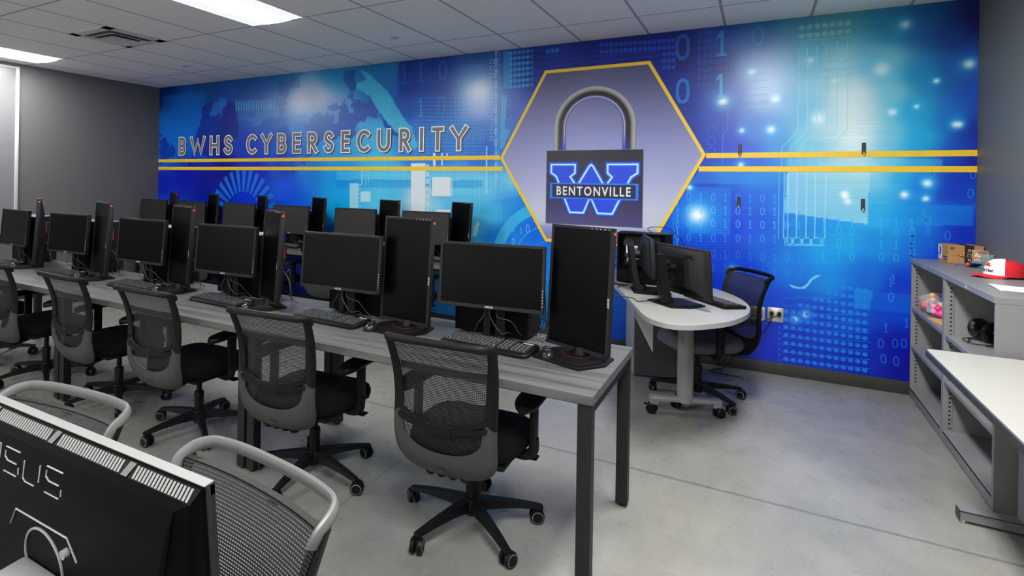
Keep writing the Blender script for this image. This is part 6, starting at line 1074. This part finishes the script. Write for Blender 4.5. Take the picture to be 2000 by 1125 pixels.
# ------------------------------------------------------------------ steel bookcases along the right wall
BXF = .968; BD = XR - .012 - BXF; BH = 1.012
def make_bookcase(label, y1, L, shelves):
    """y1 = far end; runs toward the photographer"""
    t = thing('bookcase', label, 'bookcase', (BXF, y1, 0), 0, 'grey steel bookcases')
    def P(name, m, boxes, bev=.002):
        b = MB()
        for q_ in boxes: b.box(*q_, bev, 1)
        return b.build(name, m, t)
    th = .022
    P('side_panel', M['grey_metal'], [(0, -th, 0, BD, 0, BH - .034)]); P('side_panel', M['grey_metal'], [(0, -L, 0, BD, -L + th, BH - .034)])
    P('back_panel', M['grey_dark'], [(BD - .012, -L + th, .07, BD, -th, BH - .034)])
    P('top', M['grey_metal'], [(-.004, -L, BH - .034, BD, 0, BH)])
    P('base_shelf', M['grey_metal'], [(.0, -L + th, .005, .018, -th, .068), (0, -L + th, .055, BD - .012, -th, .07)])
    for z in shelves:
        sh = P('shelf', M['grey_metal'], [(.004, -L + th, z - .026, BD - .012, -th, z)])
    for y in (-th - .001, -L + th + .001):
        b = MB()
        for x in (.03, BD - .06):
            s = -1 if y > -L / 2 else 1
            b.box(x - .008, min(y, y + s * .004), .09, x + .011, max(y, y + s * .004), BH - .05)
        o = b.build('shelf_standard', mat('standard_grey', rgb(120, 121, 123), .5), t, smooth=False)
        b = MB()
        for x in (.03, BD - .06):
            k = 0
            while .11 + k * .0254 < BH - .07:
                z = .11 + k * .0254; b.box(x - .0045, min(y + s * .0035, y + s * .0048), z, x + .0045, max(y + s * .0035, y + s * .0048), z + .009); k += 1
        b.build('standard_slots', M['black'], o, smooth=False)
    b = MB(); b.box(BD - .0155, -L * .45, BH - .115, BD - .0125, -L * .12, BH - .075); lb = b.build('label_strip', mat('label_pale', rgb(150, 151, 152), .5), t, smooth=False)
    b = MB(); b.box(BD - .0162, -L * .26, BH - .10, BD - .0158, -L * .17, BH - .09); b.build('label_print', M['panel_dark'], lb, smooth=False)
    b = MB(); b.box(-.0052, -L * .5 - .012, BH - .026, -.0038, -L * .5 + .012, BH - .010); b.build('top_catch', M['silver'], t, smooth=False)
    return t
make_bookcase('grey steel bookcase against the mural wall, holding the bag of toys', -.012, .868, (.372, .655))
make_bookcase('grey steel bookcase nearer the white table, holding the headset', -.882, .888, (.37, .648))

# things on top
def carton():
    t = thing('cardboard_box', 'brown cardboard shipping box with black tape on the far bookcase', 'box', (1.125, -.245, BH), R(4))
    # local: front face along +x at y=0, depth +y
    w, d, h = .185, .20, .125
    b = MB(); b.box(0, 0, 0, w, d, h, .002, 1); b.build('carton', mat('cardboard', rgb(168, 122, 74), .8, var=.1, scale=90), t)
    bk = mat('tape_black', rgb(28, 27, 26), .4); tn = mat('tape_tan', rgb(205, 175, 140), .5)
    b = MB(); b.box(.085, -.0006, 0, .135, -.0001, h); b.box(.085, -.0006, h, .135, d, h + .0006); tp = b.build('packing_tape', bk, t, smooth=False)
    b = MB()
    for z in (.095, .03):
        P = []
        for r_ in (.0045, .009): P.append([(.11 + r_ * math.cos(a), -.0009, z + r_ * math.sin(a)) for a in np.linspace(0, 2 * PI, 17)])
        b.grid(P)
    P = []
    for r_ in (.008, .010): P.append([(.11 + r_ * math.cos(a), -.0009, .062 + r_ * math.sin(a)) for a in np.linspace(0, PI, 13)])
    b.grid(P); b.box(.0985, -.0011, .055, .103, -.0007, .063); b.box(.117, -.0011, .055, .1215, -.0007, .063)
    b.build('tape_icons', tn, tp, smooth=False)
    for z, s in ((.078, 'easy to reuse'), (.05, 'easy streaming')): text_obj('tape_print', s, .0075, tn, frame_mx((.11, -.0009, z), (1, 0, 0), (0, 0, 1)), tp, 0, 1.0, .9)
    b = MB(); P = []
    for k in range(11):
        u = k / 10; x = .045 + .04 * u; z = .066 - .018 * math.sin(PI * (u * .55 + .05)); w_ = .0028 * (.4 + u); P.append([(x, -.0008, z - w_), (x, -.0008, z + w_)])
    b.grid(P); b.build('arrow_print', bk, t, smooth=False)
    b = MB(); b.box(.008, -.0007, .108, .03, -.0002, .114); b.box(.008, -.0007, .098, .03, -.0002, .104); b.build('handling_marks', bk, t, smooth=False)
    b = MB(); b.box(-.0006, .12, .02, -.0001, .195, .118); lb = b.build('shipping_label', mat('label_white', rgb(205, 208, 220), .5), t, smooth=False)
    b = MB(); b.box(-.0010, .14, .05, -.0005, .165, .105); b.box(-.0010, .172, .035, -.0005, .185, .06); b.build('label_print', mat('label_blue', rgb(30, 50, 120), .5), lb, smooth=False)
    b = MB(); b.box(-.0008, .03, .035, -.0003, .1, .045); b.box(-.0008, .03, .018, -.0003, .09, .026); b.build('side_print', bk, t, smooth=False)
carton()
t = thing('snack_pouch', 'small clear and brown packet with white print leaning on the cardboard box', 'packet', (1.262, -.335, BH), R(-8))
b = MB(); P = []
for i in range(9):
    z = .105 * i / 8; th = .014 * math.sin(PI * min(1, .12 + i / 8 * .86)); P.append([(x, s * th * (1 - (x / .036) ** 2) + z * .10, z) for s, xs in ((-1, np.linspace(-.036, .036, 9)), (1, np.linspace(.036, -.036, 9))) for x in xs])
P = [r_ + [r_[0]] for r_ in P]
b.grid(P); b.build('pouch', mat('pouch_brown', rgb(150, 112, 74), .3, var=.15, scale=60), t)
for k, (s, z, sz) in enumerate((('BLENDER', .068, .014), ('NO TOOLS', .04, .012))): text_obj('pouch_print', s, sz, M['white'], frame_mx((-.002, -.0155 + z * .10, z), (1, 0, 0), (0, .1, 1)), t, .0003, 1.0, .8)
b = MB(); b.box(-.036, -.009, .098, .036, .012, .108); b.box(.034, -.006, .0, .044, .006, .10); b.build('clear_edge', mat_clear('clear_film', rgb(220, 225, 225), .35), t, smooth=False)
t = thing('glass_tumbler', 'clear ribbed glass tumbler on the bookcase beside the brown packet', 'glass', (1.287, -.40, BH))
b = MB(); prof = [(.001, .001), (.026, 0), (.028, .004), (.031, .085), (.029, .085), (.026, .01), (.001, .008)]
n = 28; rows = []
for r_, z in prof: rows.append([(r_ * (1 + .02 * (j % 2)) * math.cos(2 * PI * j / n), r_ * (1 + .02 * (j % 2)) * math.sin(2 * PI * j / n), z) for j in range(n + 1)])
b.grid(rows); b.build('tumbler', mat_clear('pale_glass', rgb(160, 185, 185), .4, .05), t)
t = thing('gadget', 'small black gadget with a red end and bright blue buttons on the bookcase', 'gadget', (1.215, -.415, BH), R(8))
b = MB(); b.ell((0, 0, .016), .038, .02, .016); b.build('body', M['black'], t)
b = MB(); b.ell((-.032, -.002, .018), .012, .013, .012); b.build('red_end', mat('gadget_red', rgb(225, 60, 50), .4), t)
b = MB()
for k in range(5): b.ell((-.012 + k * .011, -.004, .029), .007, .012, .007, 10, 6)
b.build('blue_buttons', mat('gadget_blue', rgb(30, 140, 220), .4), t)
t = thing('blue_band', 'thin bright blue curved band lying in front of the cardboard box', 'band', (1.168, -.375, BH), R(10))
b = MB(); b.tube(bez([(-.04, 0, .004), (-.02, .006, .012), (.005, .004, .012), (.03, -.004, .006)]), .0042, 8); b.build('band', mat('band_blue', rgb(20, 110, 190), .4), t)
t = thing('soap_tray', 'small teal plastic tray on the bookcase in front of the glass', 'tray', (1.268, -.475, BH), R(-20))
b = MB(); P = []
for s_, z in ((.7, .0005), (1, .012), (1.03, .014), (.95, .014), (.7, .006)): P.append([(.042 * s_ * math.copysign(abs(math.cos(a)) ** .6, math.cos(a)), .024 * s_ * math.copysign(abs(math.sin(a)) ** .6, math.sin(a)), z) for a in np.linspace(0, 2 * PI, 25)])
b.grid(P); b.add(P[-1][:-1], [tuple(range(24))]); b.add(P[0][:-1], [tuple(range(24))]); b.build('tray', mat('teal_plastic', rgb(40, 175, 165), .35), t)
# baseball cap
t = thing('baseball_cap', 'red and white baseball cap resting on the bookcase top', 'cap', (1.228, -.925, BH), R(197))
def dome(u, v):   # u azimuth (0 = front +x), v 0 bottom..1 top
    a = u; r_ = math.cos(v * PI / 2) ** .62
    rx = .098; ry = .078; z = .012 + .098 * math.sin(v * PI / 2) ** .85 * (1.0 - .10 * (1 - math.cos(a)) / 2)
    return (rx * r_ * math.cos(a), ry * r_ * math.sin(a), z)
redm = mat('cap_red', rgb(200, 22, 38), .8, var=.1, scale=300, bump=.15); whm = mat('cap_white', rgb(225, 220, 220), .8, var=.04, scale=300, bump=.15)
def dome_part(a0, a1, name, m, off=0, v1=1.0):
    b = MB(); rows = [[dome(R(a0 + (a1 - a0) * i / 24), v1 * j / 14) for j in range(15)] for i in range(25)]; b.grid(rows); return b.build(name, m, t, ang=80)
dome_part(-62, 62, 'front_panel', whm); dome_part(62, 298, 'crown', redm)
b = MB(); rows = []
for i in range(25):
    a = R(-80 + 160 * i / 24); row = []
    for j in range(7):
        u = j / 6; x0, y0 = .094 * math.cos(a), .076 * math.sin(a); L_ = .075 * math.cos(a * .62) ** .8
        row.append((x0 + L_ * u, y0 * (1 - .04 * u), .016 + .006 * math.cos(a) * u - .012 * (abs(math.sin(a)) ** 2) * u - .006 * u * u))
    rows.append(row)
top = [[(x, y, z + .0022) for x, y, z in r_] for r_ in rows]; bot = [[(x, y, z - .001) for x, y, z in r_] for r_ in rows]
b.grid(top); b.grid(bot); b.grid([[r_[-1] for r_ in top], [r_[-1] for r_ in bot]]); b.build('brim', redm, t, ang=60)
b = MB(); b.ell((0, 0, .110), .007, .007, .004, 12, 6); b.build('crown_button', redm, t)
def on_dome(y, z, off=.0012):
    v_ = 0; best = None
    vv = math.asin(max(0, min(1, ((z - .012) / .098)) ** (1 / .85))) / (PI / 2); r_ = math.cos(vv * PI / 2) ** .62; s = max(-1, min(1, y / (.078 * r_))); a = math.asin(s); p = Vector(dome(a, vv)); nrm = Vector((math.cos(a), math.sin(a), .45)).normalized(); return p + nrm * off
v, f = text_geo('Red Hat', .026, .0007, 1.0); b = MB(); b.add([on_dome(x * .9, .042 + y) for x, y in v], f); b.build('cap_lettering', M['black'], t, smooth=False, recalc=False)
b = MB(); b.add([on_dome(.000 + .022 * math.cos(a), .071 + .0055 * math.sin(a) - .06 * (.0 + .022 * math.cos(a)), .0014) for a in np.linspace(0, 2 * PI, 20)[:-1]], [tuple(range(19))]); b.add([on_dome(y, z, .0016) for y, z in ((-.013, .071), (.012, .070), (.011, .083), (.004, .086), (0, .083), (-.005, .087), (-.011, .084))], [tuple(range(7))]); b.build('hat_emblem', mat('emblem_red', rgb(215, 30, 30), .6), t, smooth=False, recalc=False)
t = thing('paper_sheet', 'white sheet of paper at the near end of the bookcase top', 'paper', (1.175, -1.43, BH), R(-2))
b = MB(); P = [[(-.125 + .25 * i / 8, -.105 + .21 * j / 6, .0012 + .006 * (1 - i / 8) ** 3 * (j / 6)) for j in range(7)] for i in range(9)]; b.grid(P); b.grid([[(x, y, z - .0008) for x, y, z in r_] for r_ in P]); b.build('sheet', mat('paper_white', rgb(232, 232, 230), .7), t)
b = MB(); b.box(-.11, -.09, 0.0, -.06, -.05, .0008); b.build('folded_corner', M['white'], t, smooth=False)
# bag of rubber toys
SZ1 = .655
toys = [('orange', rgb(240, 120, 40), -.10, .03, 0), ('hot pink', rgb(235, 70, 150), -.18, .035, .0), ('teal', rgb(40, 160, 150), -.26, .03, 0), ('light pink', rgb(240, 130, 175), -.335, .035, .0), ('magenta', rgb(225, 50, 130), -.405, .05, 0), ('yellow', rgb(245, 200, 40), -.135, .075, .05), ('red', rgb(230, 70, 60), -.205, .08, .05), ('blue', rgb(40, 130, 190), -.28, .075, .05), ('golden yellow', rgb(240, 180, 30), -.355, .08, .05)]
for i, (cn, colr, y, dx, dz) in enumerate(toys):
    t = thing('rubber_toy', '%s rubber toy in the clear bag on the far bookcase shelf' % cn, 'toy', (BXF + .04 + dx, y - .01, SZ1 + .004 + dz), R(40 * i), 'rubber toys in the clear bag')
    mt = mat('toy_' + cn.replace(' ', '_'), colr, .4)
    b = MB(); b.ell((0, 0, .027), .036, .028, .027, 14, 9); b.ell((-.034, 0, .036), .012, .009, .010, 10, 6); b.build('toy_body', mt, t)
    b = MB(); b.ell((.016, 0, .062), .02, .02, .019, 12, 8); b.build('toy_head', mt, t)
    b = MB(); b.ell((.036, 0, .058), .008, .009, .004, 10, 6); b.build('beak', mat('beak_orange', rgb(240, 120, 40), .4), t)
t = thing('plastic_bag', 'clear plastic bag full of coloured rubber toys on the far bookcase shelf', 'bag', (BXF + .03, -.25, SZ1))
b = MB(); rows = []
for i in range(19):
    u = i / 18; y = .185 - .37 * u - .0; e = math.sin(PI * min(1, .10 + u * .84)) ** .5
    rows.append([(.085 + (.105 * e + .012 * math.sin(7 * a + i)) * math.cos(a), y, .003 + max(0, (.064 + .012 * math.sin(3 * a + i * .9)) * e * (1 + math.sin(a)))) for a in np.linspace(0, 2 * PI, 23)])
b.grid(rows); b.build('bag_film', mat_clear('bag_plastic', rgb(225, 230, 235), .16, .12), t)
b = MB(); b.add([(.05, .17, .03), (.10, .17, .05), (.075, .225, .075), (.03, .215, .045)], [(0, 1, 2, 3)]); b.build('bag_neck', mat_clear('bag_plastic_neck', rgb(225, 230, 240), .4, .12), t)
t = thing('card_piece', 'flat tan cardboard piece under the bag of toys on the far bookcase shelf', 'card', (BXF + .075, -.60, SZ1), R(14))
b = MB(); b.prism([(-.065, -.12), (.10, -.14), (.12, .13), (-.03, .16)], .0005, .005); b.build('card', mat('tan_card', rgb(205, 165, 95), .8, var=.1), t)
# headset
SZ2 = .648
t = thing('headset', 'black over-ear headset lying on the shelf of the nearer bookcase', 'headset', (1.13, -1.0, SZ2), R(112))
for s in (-1, 1):
    mxx = Matrix.Translation((s * .045, 0, .062)) @ Matrix.Rotation(R(s * 12), 4, 'Y') @ Matrix.Rotation(PI / 2, 4, 'Y')
    b = MB(); b.lathe([(.001, -.022), (.045, -.022), (.055, -.008), (.055, .012), (.04, .022), (.001, .024)] if s > 0 else [(.001, -.024), (.04, -.022), (.055, -.012), (.055, .008), (.045, .022), (.001, .022)], 24, mxx, 1.1, 1.0); b.build('ear_cup', mat('headset_plastic', rgb(20, 20, 21), .25), t)
b = MB(); b.tube(bez([(-.05, 0, .07), (-.075, -.05, .075), (-.05, -.13, .065), (0, -.165, .06), (.05, -.13, .065), (.075, -.05, .075), (.05, 0, .07)]), .011, 10, True, .6); b.build('headband', M['black'], t)
text_obj('brand_mark', 'KOSS', .016, M['silver'], frame_mx((-.0725, .0, .066), (0, -1, 0), (.2, 0, 1)), t, .0003)
b = MB(); b.tube(bez([(-.06, .03, .03), (-.09, .09, .08), (-.10, .13, .05), (-.07, .14, .006), (-.02, .10, .006), (.03, .06, .006), (-.06, .02, .006), (-.12, .05, .006), (-.10, .13, .008), (.0, .12, .012), (.05, .0, .006), (-.03, -.04, .006), (-.13, .0, .006), (-.14, .10, .006)]), .003, 6); b.build('cable', M['cable'], t)

# ------------------------------------------------------------------ white-topped table along the right wall
t = thing('work_table', 'white-grey table with dark edge and steel foot beside the bookcases on the right', 'table', (1.0, -2.72, 0))
x0, x1, y0, y1 = .700 - 1.0, XR - .012 - 1.0, -.93, .90
def rrect(x0, x1, y0, y1, r, n=6):
    P = []
    for cx_, cy_, a0 in ((x1 - r, y1 - r, 0), (x0 + r, y1 - r, 90), (x0 + r, y0 + r, 180), (x1 - r, y0 + r, 270)):
        for i in range(n + 1): a = R(a0 + 90 * i / n); P.append((cx_ + r * math.cos(a), cy_ + r * math.sin(a)))
    return P
po = rrect(x0, x1, y0, y1, .035)
b = MB(); b.prism(scale_poly(po, -.004), DZ - .030, DZ); b.build('tabletop', M['laminate_w'], t, ang=30)
b = MB(); n = len(po); i1 = scale_poly(po, -.0055)
b.add([(x, y, DZ - .031) for x, y in po] + [(x, y, DZ - .004) for x, y in po] + [(x, y, DZ + .0006) for x, y in i1] + [(x, y, DZ - .031) for x, y in i1], [(i + k * n, (i + 1) % n + k * n, (i + 1) % n + ((k + 1) % 4) * n, i + ((k + 1) % 4) * n) for k in range(4) for i in range(n)]); b.build('edge_band', M['edge_dark'], t)
for y in (.775, -.80):
    b = MB(); b.add([(-.195, y - .028, .012), (-.195, y + .028, .012), (-.195, y + .028, .050), (-.195, y - .028, .050), (.30, y - .028, .012), (.30, y + .028, .012), (.30, y + .028, .062), (.30, y - .028, .062)], [(0, 1, 2, 3), (4, 5, 6, 7), (0, 1, 5, 4), (1, 2, 6, 5), (2, 3, 7, 6), (3, 0, 4, 7)]); ft = b.build('foot_rail', mat('foot_grey', rgb(112, 113, 115), .35), t, smooth=False)
    b = MB(); b.box(-.1965, y - .0295, .049, .30, y - .025, .0535); b.box(-.1965, y - .0295, .010, -.193, y + .0295, .054); b.build('foot_edge', M['edge_dark'], ft, smooth=False)
    for x in (-.175, .27):
        b = MB(); b.cyl((x, y, 0), (x, y, .013), .019, .017, 18); b.build('glide', M['chrome'], ft)
    b = MB(); b.box(.012, y - .03, .055, .20, y + .03, DZ - .03, .003, 1); cl_ = b.build('leg_column', mat('column_grey', rgb(112, 113, 115), .4), t)
    b = MB(); b.box(.012, y - .033, .06, .022, y - .0295, .36); b.build('slot_strip', M['port'], cl_, smooth=False)
    b = MB(); b.box(.025, y - .034, .36, .20, y - .0295, DZ - .045); b.build('dark_column_face', M['black'], cl_, smooth=False)  # black upper part of the leg column
b = MB(); b.box(.16, -.80, .40, .18, .775, DZ - .03); b.build('modesty_panel', M['panel_dark'], t, smooth=False)

# ------------------------------------------------------------------ foreground monitor (back to the camera)
t = thing('monitor', 'large black monitor in the foreground, seen from behind at the lower left corner', 'monitor', (-.747, -5.098, DZ), PI)
w, h, zc = .53, .315, .293
mx = panel_mx(0, R(5), (0, -.062, zc)); add_panel(t, w, h, mx, 0, False, .009)
hh = h / 2
def back_ring(st, sb, zt_, zb2, y): return [(-w / 2 * sb, y, -zb2), (w / 2 * sb, y, -zb2), (w / 2 * st, y, zt_), (-w / 2 * st, y, zt_), (-w / 2 * sb, y, -zb2)]
b = MB(); rings_ = [back_ring(.998, .998, hh - .0005, hh, .008), back_ring(.99, .99, hh - .002, hh - .004, .012), back_ring(.972, .80, hh - .0135, hh - .012, .0225), back_ring(.93, .62, hh - .017, hh - .03, .033), back_ring(.90, .58, hh - .05, hh - .035, .040), back_ring(.88, .56, hh - .055, hh - .04, .0405)]
b.grid(rings_, mx); b.add(rings_[-1][:4], [(0, 1, 2, 3)], mx); b.build('back_cover', mat('back_black', rgb(4, 4, 5), .4, spec=.05), t, ang=12)
b = MB(); b.box(-w / 2 + .001, -.003, hh - .0005, w / 2 - .001, .0092, hh + .001, .0004, 1, mx); b.build('top_edge', mat('top_edge_grey', rgb(112, 112, 111), .5), t)
def slope(x, s, off=0): return (x, .0115 + .0105 * s + off * .75, hh - .0025 - .0108 * s + off * .65)
b = MB(); nsl = 92
for k in range(nsl):
    x = -w / 2 * .95 + k * (w * .95 / (nsl - 1))
    if any(abs(x - c_) < .009 for c_ in (-.15, 0, .15)): continue
    v = [slope(x + dx, s_, o_) for o_ in (0, .0012) for dx, s_ in ((-.0016, .08), (.0016, .08), (.0016, .95), (-.0016, .95))]
    b.add(v, [(4, 5, 6, 7), (0, 1, 5, 4), (1, 2, 6, 5), (2, 3, 7, 6), (3, 0, 4, 7)], mx)
b.build('vent_slats', mat('slat_grey', rgb(110, 110, 109), .5), t, smooth=False)
b = MB()
for x in (-.15, 0, .15): b.add([slope(x - .008, .0, .0014), slope(x + .003, .0, .0014), slope(x + .008, 1, .0014), slope(x - .003, 1, .0014)], [(0, 1, 2, 3)], mx)
b.build('slat_divider', mat('divider_grey', rgb(52, 52, 53), .4), t, smooth=False)
lm = mat('logo_line', rgb(130, 130, 132), .35)
Lb = MB()
def bk(z):
    for (za, ya), (zb, yb_) in zip(((hh - .0135, .0225), (hh - .017, .033), (hh - .05, .040)), ((hh - .017, .033), (hh - .05, .040), (hh - .055, .0405))):
        if zb <= z <= za: return ya + (yb_ - ya) * (za - z) / (za - zb)
    return .0405
def lstroke(pts):
    for (xa, za), (xb, zb) in zip(pts[:-1], pts[1:]):
        Lb.tube([mx @ Vector((-xa, bk(za) + .0004, za)), mx @ Vector((-xb, bk(zb) + .0004, zb))], .0011, 6, True, .8)
X0, ZT_, ZB_ = -.130, hh - .030, hh - .060
def let(x, shape): lstroke([(X0 + x + u * .036, ZB_ + v_ * (ZT_ - ZB_)) for u, v_ in shape])
let(0, [(0, 0), (.5, 1), (1, 1), (1, 0)]); let(0, [(.35, .4), (1, .4)])
for x in (.048, .145):
    let(x, [(.05, 1), (1, 1)]); let(x, [(.05, .85), (.05, .62), (.25, .5), (.85, .5)]); let(x, [(1, .4), (1, .15)]); let(x, [(.85, 0), (0, 0)])
let(.096, [(0, .8), (0, .12), (.12, 0), (.7, 0)]); let(.096, [(1, .9), (1, .25)])
Lb.build('back_logo', lm, t)
yk = .0412
b = MB(); b.tube([mx @ Vector((.042 * math.cos(a), yk, .003 + .042 * math.sin(a))) for a in np.linspace(0, 2 * PI, 33)], .0018, 6); b.build('hub_ring', lm, t)
b = MB(); b.tube([mx @ Vector((x, yk, z)) for x, z in ((-.075, .030), (-.058, .054), (.058, .054), (.075, .030))], .0012, 6); b.build('hub_outline', lm, t)
b = MB(); b.cyl(mx @ Vector((-.056, yk - .002, .036)), mx @ Vector((-.056, yk + .006, .036)), .0055, None, 12); b.build('release_button', lm, t)
b = MB(); b.box(-.03, .040, -.11, .045, .075, -.002, .005, 2, mx); b.build('pivot_arm', mat('pivot_grey', rgb(112, 113, 114), .4), t)
b = MB(); b.box(-.028, .012, .012, .028, .040, zc - .08, .005, 2); b.build('stand_column', M['dark'], t)
b = MB(); b.lathe([(.001, 0), (.125, 0), (.13, .004), (.126, .009), (.04, .014), (.001, .015)], 32, Matrix.Translation((0, .0, 0)), 1.0, .75); b.build('stand_base', M['black'], t)

# ------------------------------------------------------------------ camera and colour
cam = bpy.data.cameras.new('camera'); co_ = bpy.data.objects.new('camera', cam); COL.objects.link(co_)
cam.sensor_fit = 'HORIZONTAL'; cam.sensor_width = 36.0; cam.lens = 20.1736; cam.shift_x = .08056; cam.shift_y = -.10117; cam.clip_start = .02
rx = Vector((.86596318, .49984181, .01630755)); uy = Vector((-.01455466, -.00740549, .99986665)); bz = Vector((.499895921, -.866085056, .000862142))
mw = Matrix((rx, uy, bz)).transposed().to_4x4(); mw.translation = Vector((0, -5.44988, 1.49978)); co_.matrix_world = mw
sc = bpy.context.scene; sc.camera = co_
w_ = bpy.data.worlds.new('world'); sc.world = w_; w_.use_nodes = True
w_.node_tree.nodes['Background'].inputs[0].default_value = (.5, .52, .55, 1); w_.node_tree.nodes['Background'].inputs[1].default_value = 0.05
sc.view_settings.view_transform = 'Standard'; sc.view_settings.look = 'None'; sc.view_settings.exposure = EXPOSURE
try:
    sc.cycles.use_denoising = True; sc.cycles.max_bounces = 5; sc.cycles.diffuse_bounces = 3; sc.cycles.glossy_bounces = 2; sc.cycles.transmission_bounces = 2; sc.cycles.transparent_max_bounces = 8
    sc.cycles.use_adaptive_sampling = True; sc.cycles.adaptive_threshold = 0.08; sc.cycles.use_light_tree = True
    sc.cycles.caustics_reflective = False; sc.cycles.caustics_refractive = False; sc.cycles.sample_clamp_indirect = 8.0
except Exception: pass
